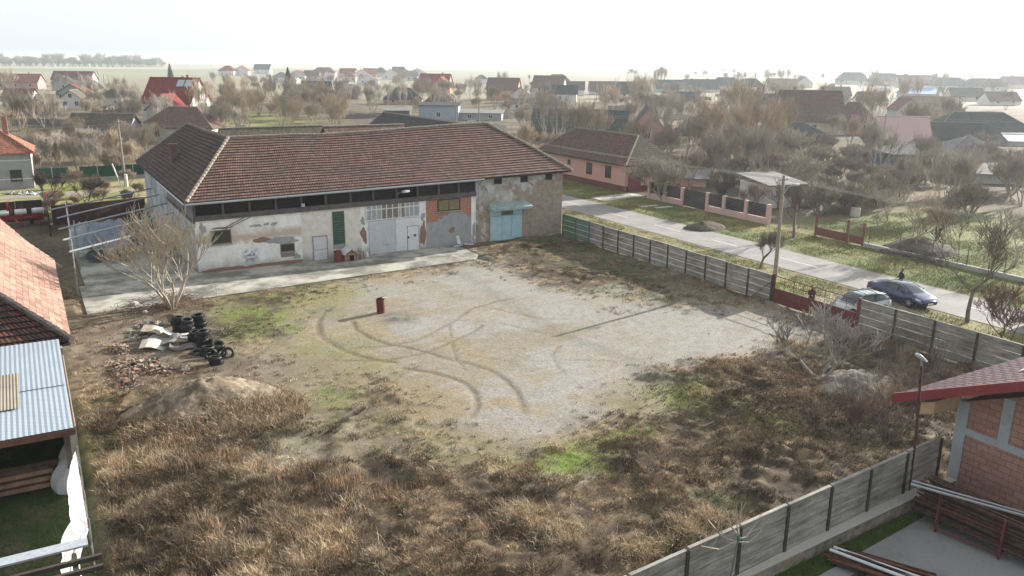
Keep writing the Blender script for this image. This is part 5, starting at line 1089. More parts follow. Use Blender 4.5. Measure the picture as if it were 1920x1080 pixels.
def wires(name, label, pts, offs, h, sag=.5):
    m = MB()
    for (dx, dz) in offs:
        for i in range(len(pts)-1):
            a, b = Vector(pts[i]), Vector(pts[i+1]); q = []
            for k in range(13): s_ = k/12; q.append(a.lerp(b, s_)+Vector((dx*CB, dx*SB, h+dz-4*sag*s_*(1-s_))))
            m.tube(q, .011, 3, False)
    return tag(m.build(name, plain('overhead_wire', (.3, .3, .3), .5), uv=False), label, 'overhead wires')
wires('overhead_wires', 'overhead wires running along the village road', [P0c, Vector((P1.x, P1.y, 0)), P2, W(51, 200)], [(-.45, -.2), (-.15, -.2), (.15, -.2), (.45, -.2)], 7.95)
wires('overhead_wires', 'overhead wires crossing behind the barn along the lane', [PL2, PL, PL3, W(120, 118)], [(-.1, -.2), (.3, -.2), (.1, -.6)], 8.1, .8)
wires('overhead_wires', 'overhead wires crossing the gardens on the right', [W(80, 150), W(125, 90), W(160, 60)], [(-.3, 0), (.3, 0)], 8.2, .6)
for k, q in enumerate(((80, 150), (125, 90), (160, 60))): pole('utility_pole', ['utility pole in the gardens behind the pink fence', 'utility pole among the bushes on the right', 'utility pole at the far right gardens'][k], W(*q), 8.3, (0, 0), pw)
# ------------------------------------------------------------------ village houses
tg = lambda n, a, b, d, l=.4: tile(n, a, b, d, .24, .33, l, .6)
RT = dict(red=tg('bright_red_tiles', (.25, .045, .038), (.20, .038, .032), (.16, .035, .03), .1), orange=tg('orange_tiles', (.38, .17, .11), (.32, .14, .09), (.22, .11, .08), .3), maroon=tg('maroon_tiles', (.20, .06, .05), (.16, .05, .045), (.12, .05, .045), .2),
          brown=tg('brown_old_tiles', (.22, .12, .085), (.16, .09, .07), (.10, .085, .07), .6), mossy=tg('mossy_tiles', (.14, .11, .08), (.11, .095, .07), (.10, .10, .07), .9), dark=tg('dark_grey_tiles', (.075, .07, .068), (.055, .055, .055), (.06, .065, .06), .6),
          green=tg('dark_green_grey_tiles', (.075, .09, .08), (.06, .075, .07), (.07, .08, .06), .7), pink=ribbed('pinkish_sheet_tiles', (.46, .31, .28), .35, .5), redbrown=tg('red_brown_tiles', (.24, .10, .07), (.17, .075, .06), (.08, .08, .065), .7),
          sheet=ribbed('pale_sheet_roof', (.50, .53, .56), .25, .5, .1), grey=plain('grey_slate_roof', (.22, .21, .20), .85, .3, 1), black=tg('near_black_tiles', (.035, .037, .04), (.028, .03, .033), (.04, .04, .04), .3), blue=ribbed('blue_sheet_roof', (.16, .28, .40), .25, .5), tan=tg('tan_tiles', (.36, .27, .18), (.30, .22, .15), (.24, .2, .15), .5))
pl = lambda n, c, a=.4: plaster(n, c, [k*.55 for k in c], .4, a, True)
WM = dict(white=pl('white_render', (.62, .60, .57)), grey=pl('grey_render', (.33, .34, .35), .5), cream=pl('cream_render', (.56, .50, .38)), pink=pl('pink_render', (.66, .39, .33), .2), orange=pl('orange_render', (.55, .27, .15), .3), pale=pl('pale_grey_render', (.48, .48, .46), .6), dark=pl('dark_wood_wall', (.12, .10, .09), .4), yellow=pl('yellow_render', (.50, .40, .20)), blue=pl('blue_grey_sheet_wall', (.30, .36, .42), .3), brick=brick('red_brick_wall', (.34, .14, .09), (.28, .11, .07), (.3, .25, .2)), rosy=pl('rosy_render', (.44, .27, .25), .5), bluegrey=pl('dark_blue_grey_wall', (.12, .15, .18), .3))
WF = plain('white_window_frame', (.7, .7, .7), .5, .05); WB = plain('brown_window_frame', (.05, .035, .025), .6)
FOOT = []
def house(label, u, v, wpx, hw, hr, D=8, yaw=0, roof='gable', rm='brown', wm='white', nw=2, ch=1, gf=False, cat='house', name='house', group=None, frame=WF, over=.45, z=0, scale=None, loc=None, gw=0):
    p = loc or G(u, v, 0); dep = p.y*math.cos(TH)+16*math.sin(TH); s = dep/F_PX
    Wd, Hw, Hr = (wpx*s, hw*s, max(.3, hr*s)) if loc is None else (wpx, hw, hr)
    th = math.atan2(-p.x, p.y)*.0
    t = thing(name, label, cat, (p.x, p.y, z), R(yaw), group)
    cc = Vector((p.x, p.y)) + Vector((-math.sin(R(yaw)), math.cos(R(yaw))))*D/2; FOOT.append((cc.x, cc.y, max(Wd, D)*.5+.6))
    h = Wd/2; m = MB(); m.box(-h, h, 0, D, -.3, Hw)
    if roof == 'gable':
        if gf: m.prism([(-h, Hw), (h, Hw), (0, Hw+Hr)], 0, D)
        else:
            for x0 in (-h, h-.25): m.v += []; n = len(m.v); m.v += [(x0, 0, Hw), (x0, D, Hw), (x0, D/2, Hw+Hr), (x0+.25, 0, Hw), (x0+.25, D, Hw), (x0+.25, D/2, Hw+Hr)]; m.f += [(n, n+2, n+1), (n+3, n+4, n+5), (n, n+3, n+5, n+2), (n+1, n+2, n+5, n+4)]; m.m += [0]*4
    m.build('wall', WM[wm], t)
    m = MB(); T_ = .14; o = over
    if roof == 'gable':
        if gf:
            k = Hr/h*o
            m.hexa([(-h-o, -o, Hw-k), (0, -o, Hw+Hr), (0, D+o, Hw+Hr), (-h-o, D+o, Hw-k), (-h-o, -o, Hw-k+T_), (0, -o, Hw+Hr+T_), (0, D+o, Hw+Hr+T_), (-h-o, D+o, Hw-k+T_)])
            m.hexa([(0, -o, Hw+Hr), (h+o, -o, Hw-k), (h+o, D+o, Hw-k), (0, D+o, Hw+Hr), (0, -o, Hw+Hr+T_), (h+o, -o, Hw-k+T_), (h+o, D+o, Hw-k+T_), (0, D+o, Hw+Hr+T_)])
        else:
            k = Hr/(D/2)*o
            m.hexa([(-h-o, -o, Hw-k), (h+o, -o, Hw-k), (h+o, D/2, Hw+Hr), (-h-o, D/2, Hw+Hr), (-h-o, -o, Hw-k+T_), (h+o, -o, Hw-k+T_), (h+o, D/2, Hw+Hr+T_), (-h-o, D/2, Hw+Hr+T_)])
            m.hexa([(-h-o, D/2, Hw+Hr), (h+o, D/2, Hw+Hr), (h+o, D+o, Hw-k), (-h-o, D+o, Hw-k), (-h-o, D/2, Hw+Hr+T_), (h+o, D/2, Hw+Hr+T_), (h+o, D+o, Hw-k+T_), (-h-o, D+o, Hw-k+T_)])
    elif roof == 'hip':
        r_ = min(h*.9, D/2); a = [(-h-o, -o), (h+o, -o), (h+o, D+o), (-h-o, D+o)]; z0 = Hw-.02; e1, e2 = (-h+r_, D/2), (h-r_, D/2)
        if h < D/2*1.02: e1, e2 = (-.1, h), (.1, D-h)
        P = [(x, y, z0) for x, y in a]; Q1 = (e1[0], e1[1], Hw+Hr); Q2 = (e2[0], e2[1], Hw+Hr)
        m.slab(P, .12); m.face([P[0], P[1], Q2, Q1]); m.face([P[1], P[2], Q2]); m.face([P[2], P[3], Q1, Q2]); m.face([P[3], P[0], Q1])
    elif roof == 'mono':
        m.hexa([(-h-o, -o, Hw), (h+o, -o, Hw), (h+o, D+o, Hw+Hr), (-h-o, D+o, Hw+Hr), (-h-o, -o, Hw+T_), (h+o, -o, Hw+T_), (h+o, D+o, Hw+Hr+T_), (-h-o, D+o, Hw+Hr+T_)])
    ro = m.build('roof', RT[rm], t)
    if roof != 'mono':
        m = MB()
        if roof == 'gable' and not gf: caps(m, (-h-o, D/2, Hw+Hr+T_), (h+o, D/2, Hw+Hr+T_), .12, .6 if s < .1 else 1.5)
        elif roof == 'gable': caps(m, (0, -o, Hw+Hr+T_), (0, D+o, Hw+Hr+T_), .12, .8)
        else: caps(m, Q1, Q2, .12, .8); caps(m, P[0], Q1, .12, .8); caps(m, P[1], Q2, .12, .8)
        m.build('ridge_tiles', cream if rm in ('brown', 'mossy', 'redbrown', 'dark', 'green') else RT[rm], ro)
    for k in range(ch):
        x = h*(.45 if k == 0 else -.5) if not gf else 0; y = D*.62; zb = Hw+Hr*.3; m = MB(); m.box(x-.3, x+.3, y-.3, y+.3, zb, Hw+Hr+.9); m.box(x-.36, x+.36, y-.36, y+.36, Hw+Hr+.75, Hw+Hr+.9); m.build('chimney', WM['brick'], ro)
    wh = min(1.3, Hw*.45); wz = min(1.0, Hw*.35)
    for k in range(nw):
        x = -h + Wd*(k+.5)/nw; ww = min(.55, Wd/nw*.3)
        if s > .16 and k > 5: continue
        window(t, x-ww, x+ww, wz, wz+wh, 0, frame, glass, 1 if s < .2 else 0, .09, s < .12, None)
        if Hw > 4.6: window(t, x-ww, x+ww, wz+2.7, wz+2.7+1.2, 0, frame, glass, 1, .09, False, None)
    if gf:
        for k in range(gw): x = (k-(gw-1)/2)*1.7; window(t, x-.5, x+.5, Hw+.4, Hw+1.6, 0, frame, glass, 1, .09, False, None)
    return t
H = house
# left side, from the far row to the near ones
H('low orange-roofed house at the far left edge with a cross gable', 30, 166, 80, 12, 14, 9, 4, 'gable', 'orange', 'rosy', 3)
H('long maroon-roofed barn with white wall by the far left fields', 134, 160, 72, 11, 14, 10, 3, 'gable', 'maroon', 'white', 0, 0)
H('small grey gabled cottage before the long maroon barn', 119, 168, 40, 12, 12, 7, 8, 'gable', 'dark', 'grey', 1, 0, True)
H('wooden gabled hut with dark roof right of the grey cottage', 171, 181, 28, 16, 12, 6, 5, 'gable', 'black', 'dark', 1, 0, True)
H('grey gabled house with dark purple roof on the left', 136, 195, 54, 20, 16, 9, 10, 'gable', 'maroon', 'grey', 1, 0, True)
H('white-patched gabled cottage on the left with mossy roof', 134, 204, 40, 18, 15, 9, 12, 'gable', 'mossy', 'white', 2, 0, True, gw=1)
H('dark low shed roof by the left gardens', 85, 196, 40, 8, 9, 6, 5, 'gable', 'black', 'dark', 0, 0, cat='shed', name='shed')
H('small maroon-roofed outbuilding behind the left gardens', 33, 186, 50, 8, 10, 7, 8, 'gable', 'maroon', 'grey', 0, 0, cat='shed', name='shed')
H('low cottage with brown roof and two white-framed windows', 207, 202, 44, 20, 15, 8, 0, 'hip', 'mossy', 'pale', 2, 0)
H('small yellow shed with pale blue sheet roof', 221, 219, 44, 12, 5, 4, 0, 'mono', 'sheet', 'yellow', 0, 0, cat='shed', name='shed')
rh = H('tall white house with bright red roof and solar panels', 315, 232, 92, 40, 42, 12, -4, 'gable', 'red', 'white', 2, 1, False)
g = H('white gable wing with two windows under the bright red roof', 308, 236, 64, 30, 27, 7, -4, 'gable', 'red', 'pale', 0, 0, True, gw=2, cat='house wing', name='house_wing')
sc_ = (rh.location.y*math.cos(TH)+16*math.sin(TH))/F_PX; hw_, hr_ = 40*sc_, 42*sc_
for k in (0, 1):
    f_ = lambda x, y, o: (x, y, hw_+hr_*y/6+.14+o); x0 = 1.2+k*2.1
    MB().hexa([f_(x0, 3.7, .06), f_(x0+1.8, 3.7, .06), f_(x0+1.8, 5.3, .06), f_(x0, 5.3, .06), f_(x0, 3.7, .16), f_(x0+1.8, 3.7, .16), f_(x0+1.8, 5.3, .16), f_(x0, 5.3, .16)]).build('solar_panel', glassy('solar_panel_glass', (.30, .38, .40), .25), rh)
H('long house with hipped brown tile roof and grey wall behind the barn', 330, 266, 140, 26, 36, 9, -3, 'hip', 'brown', 'pale', 2, 0)
H('white lean-to shed at the left end of the hipped house', 247, 266, 46, 20, 9, 6, 2, 'mono', 'sheet', 'pale', 0, 0, cat='shed', name='shed')
H('old low barn with sagging brown roof among the orchard trees', 178, 270, 112, 14, 38, 10, 2, 'gable', 'mossy', 'grey', 0, 0, cat='barn', name='barn')
# the house at the left edge
lh = H('grey two-tone house with orange tile roof at the left edge', 0, 0, 11, 4.5, 3.4, 9, 0, 'hip', 'orange', 'grey', 3, 0, frame=WB, loc=W(-4.9, 120.2), gw=0)
lh.rotation_euler.z = YAW-R(2)
m = MB(); m.box(-5.55, 5.55, -.02, 0, 3.5, 3.6); m.box(-5.55, 5.55, -.02, 0, 1.2, 1.3); m.build('wall_band', WF, lh)
for x in (1.0, 3.0): B1(x-.3, x+.3, 4.2, 4.8, 6, 8.7).build('chimney', WM['brick'], lh)
MB().tube([(5.9, -.3, 4.4), (5.75, -.15, 3.8), (5.7, -.1, .4)], .07, 6).build('downpipe', rust, lh)
def mesh_fence(label, P0, P1, h, mat, n):
    a, b_ = W(*P0), W(*P1); d = b_-a; t = thing('screen_fence', label, 'fence', (a.x, a.y, 0), math.atan2(d.y, d.x)); L_ = d.length
    for k in range(n): B1(L_*k/n+.05, L_*(k+1)/n-.05, -.02, .02, .45, h).build('panel', mat, t); B1(L_*k/n, L_*(k+1)/n, -.09, .09, 0, .45).build('plinth', concrete, t)
    for k in range(n+1): MB().tube([(L_*k/n, 0, 0), (L_*k/n, 0, h+.1)], .04, 6).build('post', galv, t)
gm_ = plain('dark_green_screen', (.015, .075, .05), .7, .2, 2)
mesh_fence('green screened fence beside the grey left house', (-3.2, 124.5), (4.8, 124.5), 1.9, gm_, 4); mesh_fence('green screened fence along the lane left of the barn', (6.0, 124.5), (17, 124.6), 1.9, gm_, 5)
# central middle distance
H('orange house with red cross-gabled roof in the middle distance', 812, 172, 58, 14, 18, 10, -12, 'gable', 'red', 'orange', 0, 1)
H('orange front gable with white trim and two windows', 826, 176, 36, 14, 17, 6, -12, 'gable', 'red', 'orange', 1, 0, True, gw=2, cat='house wing', name='house_wing')
H('dark gabled barn behind the big conifer', 592, 178, 52, 10, 14, 10, 6, 'gable', 'black', 'dark', 0, 0, cat='barn', name='barn')
H('small dark gabled roof between bare trees', 650, 184, 44, 10, 14, 9, -4, 'gable', 'black', 'dark', 0, 0, True, cat='barn', name='barn')
H('dark-roofed cottage left of the blue-grey shed', 755, 196, 72, 10, 20, 9, 4, 'hip', 'dark', 'rosy', 2, 0)
H('steep dark roof behind the blue-grey shed', 825, 202, 56, 10, 24, 9, 0, 'hip', 'dark', 'brick', 0, 0)
H('flat-roofed blue-grey sheet metal workshop', 822, 226, 74, 27, 3, 10, 0, 'mono', 'black', 'blue', 1, 0, cat='workshop', name='workshop')
H('low grey metal sheds right of the workshop', 900, 226, 80, 13, 4, 8, -3, 'mono', 'grey', 'grey', 2, 0, cat='shed', name='shed')
H('grey roofed shed left of the workshop', 745, 216, 46, 8, 5, 7, 3, 'mono', 'grey', 'dark', 0, 0, cat='shed', name='shed')
def along(label, b, c, L_, Hw, Hr, D, rot, **k):
    t = H(label, 0, 0, L_, Hw, Hr, D, 0, loc=W(b, c), **k); t.rotation_euler.z = YAW+R(rot); FOOT[-1] = (*(W(b, c)+Matrix.Rotation(YAW+R(rot), 3, 'Z') @ Vector((0, D/2, 0))).xy, max(L_, D)*.5+.5); return t
along('dark tiled barn wing running away behind the right end of the long barn', 48.6, 93.5, 29, 5.2, 3.9, 11, 90, rm='dark', wm='dark', nw=0, ch=0, cat='barn', name='barn')
along('narrow raised brown ridge roof behind the middle of the long barn', 31, 80.6, 8, 7.2, 2.1, 6, 0, rm='brown', wm='dark', nw=0, ch=0, cat='barn', name='barn')
along('low mossy tiled roof behind the left half of the long barn', 25.6, 95.3, 11.5, 5.0, 3.2, 8, 0, rm='mossy', wm='pale', nw=0, ch=0, cat='barn', name='barn')
H('brown-roofed house with orange gable end in the middle distance', 940, 186, 58, 18, 20, 12, -10, 'gable', 'redbrown', 'orange', 0, 0)
H('small white cottage with grey hipped roof by the fields', 902, 156, 24, 8, 7, 8, 0, 'hip', 'dark', 'white', 1, 0)
H('white gabled cottage with dark roof in the centre', 975, 193, 40, 14, 14, 9, 0, 'gable', 'dark', 'white', 1, 0, True)
H('long low white outbuilding with brown roof', 985, 207, 62, 13, 7, 7, -5, 'gable', 'brown', 'white', 2, 0)
H('cream gabled house with brown roof in the centre', 1025, 184, 58, 20, 20, 12, -14, 'gable', 'brown', 'cream', 2, 0, False)
H('long white house with black roof and small gable', 1050, 191, 60, 15, 14, 9, -6, 'gable', 'black', 'white', 1, 0)
H('far red-brown hipped roof above the cream gable', 1045, 160, 46, 9, 11, 10, -4, 'hip', 'redbrown', 'rosy', 0, 0)
H('grey-roofed white house right of the black-roofed one', 1070, 178, 50, 10, 14, 10, -4, 'gable', 'green', 'white', 1, 0)
H('reddish-roofed bungalow in the centre distance', 1132, 176, 52, 6, 16, 9, 0, 'gable', 'redbrown', 'white', 2, 0)
H('dark-roofed farm building with white posts', 1176, 184, 70, 9, 20, 10, 3, 'gable', 'green', 'white', 6, 0)
H('long dark far roof right of the white-post building', 1262, 172, 62, 6, 15, 10, 0, 'gable', 'green', 'pale', 0, 0)
H('second long dark far roof with chimneys', 1316, 172, 64, 6, 16, 10, 2, 'gable', 'green', 'pale', 0, 2)
# far cluster at the field edge
fc = [(424, 141, 30, 'red', 'white', 'far left'), (452, 141, 26, 'red', 'white', 'second from the left'), (491, 138, 30, 'dark', 'white', 'dark-roofed, alone'), (527, 153, 32, 'grey', 'white', 'pale gabled'), (556, 150, 32, 'maroon', 'white', 'maroon, behind the conifer'), (584, 150, 28, 'redbrown', 'rosy', 'brown, right of the conifer'), (606, 144, 44, 'redbrown', 'cream', 'widest brown'), (612, 152, 30, 'maroon', 'white', 'maroon, nearer'), (650, 146, 30, 'red', 'rosy', 'red, in the middle'), (655, 152, 24, 'orange', 'cream', 'orange, nearer'), (676, 148, 26, 'maroon', 'white', 'maroon, right of the middle'), (694, 146, 24, 'orange', 'orange', 'orange, right of the middle'), (712, 144, 26, 'redbrown', 'pale', 'brown, right part'), (731, 148, 30, 'maroon', 'white', 'maroon with white gable'), (746, 143, 22, 'dark', 'yellow', 'dark, pale yellow walls'), (760, 146, 20, 'tan', 'yellow', 'tan'), (781, 146, 32, 'redbrown', 'white', 'brown, at the right end'), (772, 151, 22, 'grey', 'pale', 'grey, at the right end'), (543, 158, 26, 'sheet', 'white', 'white low shed-like'), (690, 158, 40, 'grey', 'white', 'low white, in front')]
for k, (u, v, w_, r_, wa, tx) in enumerate(fc):
    H(f'far new house at the field edge: {tx}', u, v, w_, 8, 9, 11, [-6, 4, 0, 8][k % 4], 'gable' if k % 3 else 'hip', r_, wa, 2, 0, k % 3 == 1, group='new houses at the field edge')
ph = thing('house', 'pink house with brown hipped tile roof and maroon plinth across the road', 'house', W(0, 0), YAW)
m = MB(); m.box(66.3, 73.5, 84.2, 104.5, 0, 3.5); m.build('wall', WM['pink'], ph)
B1(66.24, 73.56, 84.14, 104.56, 0, .75).build('plinth', plain('maroon_plinth', (.17, .05, .05), .8, .15), ph)
ro = MB().slab([(65.7, 83.6, 3.45), (74.1, 83.6, 3.45), (74.1, 105.1, 3.45), (65.7, 105.1, 3.45)], .1).build('roof', dkwood, ph)
m = MB(); courses(m, (65.7, 105.1, 3.5), (65.7, 83.6, 3.5), (69.9, 86.6, 6.9), (69.9, 101, 6.9), 15, .04); m.build('street_slope', RT['redbrown'], ro)
m = MB(); courses(m, (65.7, 83.6, 3.5), (74.1, 83.6, 3.5), (70, 86.6, 6.9), (69.9, 86.6, 6.9), 15, .04); courses(m, (74.1, 83.6, 3.5), (74.1, 105.1, 3.5), (69.9, 101, 6.9), (69.9, 86.6, 6.9), 15, .04); courses(m, (74.1, 105.1, 3.5), (65.7, 105.1, 3.5), (69.8, 101, 6.9), (69.9, 101, 6.9), 15, .04); m.build('end_slopes', RT['mossy'], ro)
m = MB(); caps(m, (69.9, 86.6, 6.93), (69.9, 101, 6.93)); caps(m, (65.75, 83.65, 3.55), (69.9, 86.6, 6.93)); caps(m, (65.75, 105, 3.55), (69.9, 101, 6.93)); m.build('ridge_tiles', cream, ro)
for c in (88.0, 92.3, 97.2):
    sm_ = c > 97; m = MB(); x = 66.3; hh = (1.5, 2.9) if not sm_ else (2.3, 2.8); ww = .55 if not sm_ else .25
    for d in (-ww-.08, ww): m.box(x-.06, x, c+d, c+d+.08, hh[0]-.08, hh[1]+.08)
    m.box(x-.06, x, c-ww, c+ww, hh[1], hh[1]+.08); m.box(x-.08, x, c-ww-.1, c+ww+.1, hh[0]-.1, hh[0]); m.box(x-.04, x-.012, c-.03, c+.03, hh[0], hh[1])
    fo = m.build('window', WB, ph); MB().face([(x-.012, c-ww, hh[0]), (x-.012, c+ww, hh[0]), (x-.012, c+ww, hh[1]), (x-.012, c-ww, hh[1])]).build('pane', glass, fo)
m = MB(); m.box(66.6, 68.6, 84.0, 84.08, .02, 2.5); d = m.build('garage_door', plain('maroon_garage_door', (.20, .055, .06), .6, .15), ph)
MB().tube([(66.2, 84.1, 3.4), (66.2, 84.1, .2)], .05, 6).build('downpipe', plain('pink_downpipe', (.45, .25, .2), .6), ph)
tag(MB().hexa([(59.5, 79.5, 0), (66.5, 80.5, 0), (66.5, 83.5, 0), (59.5, 82.3, 0), (59.5, 79.5, .05), (66.5, 80.5, .05), (66.5, 83.5, .05), (59.5, 82.3, .05)]).build('driveway', conc_light, rot=YAW), kind='structure')
for k, (b_, c) in enumerate(((62.0, 74.2), (63.0, 72.8))): tag(B1(-1.2, 1.2, -.25, .25, 0, .08).build('concrete_plank', conc_light, loc=W(b_, c, .01), rot=YAW), ['pale concrete plank on the verge, nearer the pink house', 'pale concrete plank on the verge, nearer the dark gate'][k], 'plank')
# pink and black street fence
pf = thing('street_fence', 'pink plastered fence with black slatted panels and a black gate', 'fence', W(66.0, 79.0), YAW-R(90))
L_ = 19.3; xs_ = [0, 2.9, 6.0, 10.2, 12.8, 16.1, 19.2]
pk = WM['rosy'] if False else pl('pale_pink_render', (.60, .42, .38), .2)
for k in range(7): B1(xs_[k]-.2, xs_[k]+.2, -.2, .2, 0, 2.1).build('pillar', pk, pf)
for k in range(6):
    a, b_ = xs_[k]+.2, xs_[k+1]-.2
    if k != 2: B1(a, b_, -.13, .13, 0, .65).build('base_wall', pk, pf)
    m = MB(); z0 = .7 if k != 2 else .08
    while z0 < 1.95: m.box(a+.03, b_-.03, -.025, .025, z0, z0+.13); z0 += .15
    m.build('slat_panel' if k != 2 else 'gate_leaf', plain('black_slats', (.02, .02, .022), .5, .1), pf)
# brown gate, ring well, low wall, fence posts
bg_ = thing('metal_gate', 'brown gate of bars over sheet metal at the meadow across the road', 'gate', W(65.8, 53.4), YAW-R(90)); bgm = plain('brown_gate_paint', (.20, .075, .05), .6, .2)
for (a, b_) in ((0, 3.4), (3.75, 5.1)):
    B1(a, b_, -.02, .02, .1, .85).build('sheet_panel', bgm, bg_); m = MB()
    for k in range(int((b_-a)/.16)+1): x = a+.16*k; m.tube([(x, 0, .85), (x, 0, 1.95)], .012, 4)
    m.tube([(a, 0, 1.95), (b_, 0, 1.95)], .025, 5); m.build('bars', bgm, bg_)
for x in (-.1, 3.55, 5.25): B1(x-.08, x+.08, -.08, .08, 0, 2.15).build('gate_post', bgm, bg_)
m = MB(); m.lathe([(.5, 0), (.52, 0), (.52, .9), (.42, .9), (.42, .1), (0, .1)], 18); tag(m.build('well_ring', conc_light, loc=G(1603, 405)), 'round concrete well ring on the meadow behind the brown gate', 'well')
lw = MB(); lw.box(0, 60, -.15, .15, 0, .38); tag(lw.build('low_wall', concrete, loc=W(65.7, 47.8), rot=YAW-R(90)), 'low concrete garden wall along the meadow right of the brown gate', 'wall')
mf = thing('wire_fence', 'thin wire fence with rusty posts above the low garden wall', 'fence', W(65.7, 47.8), YAW-R(90))
for k in range(14): MB().tube([(k*3.1+.4, 0, .3), (k*3.1+.4, 0, 1.9)], .035, 5).build('post', rust, mf)
m = MB()
for z in (.7, 1.1, 1.5, 1.85): m.tube([(.4, 0, z), (42, 0, z)], .01, 3)
m.build('wire', rust, mf)
wsh = along('small white shed with grey roof and bare brick front across the road', 76, 66.5, 4.8, 2.6, .7, 5.5, -8, roof='mono', rm='grey', wm='white', nw=0, ch=0, cat='shed', name='shed')
m = MB(); m.box(-1.2, -.4, -.1, 0, 0, 2.2); m.box(-1.2, 2.2, -.1, 0, 2.0, 2.45); m.box(.9, 2.2, -.1, .0, 0, 2.0); m.build('brick_front', WM['brick'], wsh)
H('long pink farmhouse with dark mossy roof across the road, wing along the lane', 1085, 264, 176, 20, 34, 10, -7, 'gable', 'green', 'rosy', 6, 0, frame=WB)
H('pink gable wing of the dark-roofed farmhouse', 1213, 270, 66, 26, 42, 9, -6, 'gable', 'green', 'rosy', 1, 0, True, cat='house wing', name='house_wing')
H('blue-grey carport between the pink farmhouse wings', 1152, 262, 50, 18, 8, 7, -8, 'mono', 'black', 'blue', 1, 0, cat='carport', name='carport')
H('small grey roof beside the yellow-leaved tree at the pink fence', 1300, 350, 46, 14, 8, 5, -10, 'mono', 'grey', 'pink', 0, 0, cat='shed', name='shed')
H('pale gable between the bare trees right of the farmhouse', 1345, 250, 50, 24, 16, 8, 8, 'gable', 'green', 'pale', 0, 0, True)
H('brick-orange flat building with dark blue roof behind', 1436, 226, 70, 20, 6, 8, 0, 'mono', 'redbrown', 'orange', 0, 0)
H('dark blue-grey roofed barn left of the big brown house', 1440, 204, 84, 10, 16, 9, 0, 'gable', 'black', 'dark', 0, 0, cat='barn', name='barn')
H('big house with steep brown roof and two chimneys on the right', 1525, 252, 110, 26, 52, 13, -5, 'gable', 'redbrown', 'cream', 1, 2)
H('orange half-hipped gable front with red balcony on the right', 1602, 252, 76, 22, 36, 7, -5, 'hip', 'redbrown', 'orange', 2, 0, True, cat='house wing', name='house_wing')
H('long low dark tiled roof in front of the big brown house', 1490, 272, 124, 18, 22, 9, -4, 'hip', 'green', 'dark', 0, 0)
pr = H('house with smooth pinkish metal roof on the right', 1696, 300, 88, 26, 50, 8, -6, 'gable', 'pink', 'bluegrey', 0, 0)
H('dark blue-walled barn with grey slate roof on the right', 1738, 322, 132, 32, 22, 9, -4, 'hip', 'grey', 'bluegrey', 0, 0, cat='barn', name='barn')
H('grey-roofed annex with white corner on the right', 1830, 305, 90, 22, 24, 9, -6, 'hip', 'grey', 'pale', 1, 0, cat='barn', name='barn')
H('long dark green tiled roof at the right edge', 1850, 262, 190, 12, 36, 12, -3, 'hip', 'green', 'pale', 0, 0, cat='barn', name='barn')
H('dark brown tiled roof before the long green roof', 1800, 272, 120, 14, 24, 9, -4, 'gable', 'dark', 'dark', 0, 0, cat='barn', name='barn')
H('yellow house with tan roof among trees at the right', 1745, 222, 90, 16, 22, 9, -3, 'gable', 'tan', 'yellow', 1, 0)
H('pale gable with dark roof left of the yellow house', 1703, 222, 42, 16, 20, 9, -3, 'gable', 'maroon', 'pale', 1, 0, True)
H('blue sheet roofed hall far on the right', 1730, 184, 62, 8, 10, 12, 0, 'gable', 'blue', 'grey', 0, 0, cat='hall', name='hall')
H('grey tiled roof low at the right edge', 1880, 345, 110, 18, 14, 10, -4, 'gable', 'grey', 'pale', 0, 0, cat='barn', name='barn')
H('small blue-white roofed hut at the right edge', 1912, 274, 40, 10, 10, 6, 0, 'gable', 'sheet', 'pale', 0, 0, cat='shed', name='shed')
H('tan-roofed white house at the far right of centre', 1468, 178, 54, 9, 20, 10, 0, 'gable', 'tan', 'white', 2, 0); H('small gabled house behind the tan-roofed one', 1508, 164, 30, 8, 12, 10, 0, 'gable', 'dark', 'pale', 0, 0, True)
fr_ = [(1362, 168, 60, 'green'), (1410, 170, 50, 'dark'), (1600, 158, 56, 'green'), (1660, 160, 60, 'dark'), (1720, 164, 70, 'maroon'), (1780, 168, 74, 'green'), (1850, 170, 80, 'dark'), (1905, 166, 70, 'maroon'), (1570, 186, 50, 'brown'), (1815, 188, 60, 'mossy'), (1885, 196, 60, 'brown'), (1640, 196, 48, 'green'), (1388, 196, 50, 'mossy'), (1230, 200, 50, 'brown'), (1290, 196, 46, 'dark')]
wordz = ['first', 'second', 'third', 'fourth', 'fifth', 'sixth', 'seventh', 'eighth', 'ninth', 'tenth']
fr_.sort()
for k, (u, v, w_, r_) in enumerate(fr_):
    H(f'hazy {dict(green="grey-green", dark="dark grey", maroon="maroon", redbrown="red-brown", brown="brown", mossy="mossy", blue="blue")[r_]} roof, {wordz[k % 9]} from the left in the {"farther" if k < 9 else "right"} far row', u, v, w_, 7, 15, 10, [0, 3, -4][k % 3], 'gable' if k % 2 else 'hip', r_, ['pale', 'white', 'cream'][k % 3], 2, k % 2, group='far roofs in the haze')
m = MB(); m.lathe([(0, -3.5), (1.6, -3.3), (1.8, -2.8), (1.8, 2.8), (1.6, 3.3), (0, 3.5)], 16, (0, 0, 3), 'x'); tag(m.build('water_tank', white_p, loc=G(1654, 178)), 'white round tank far on the right', 'tank')
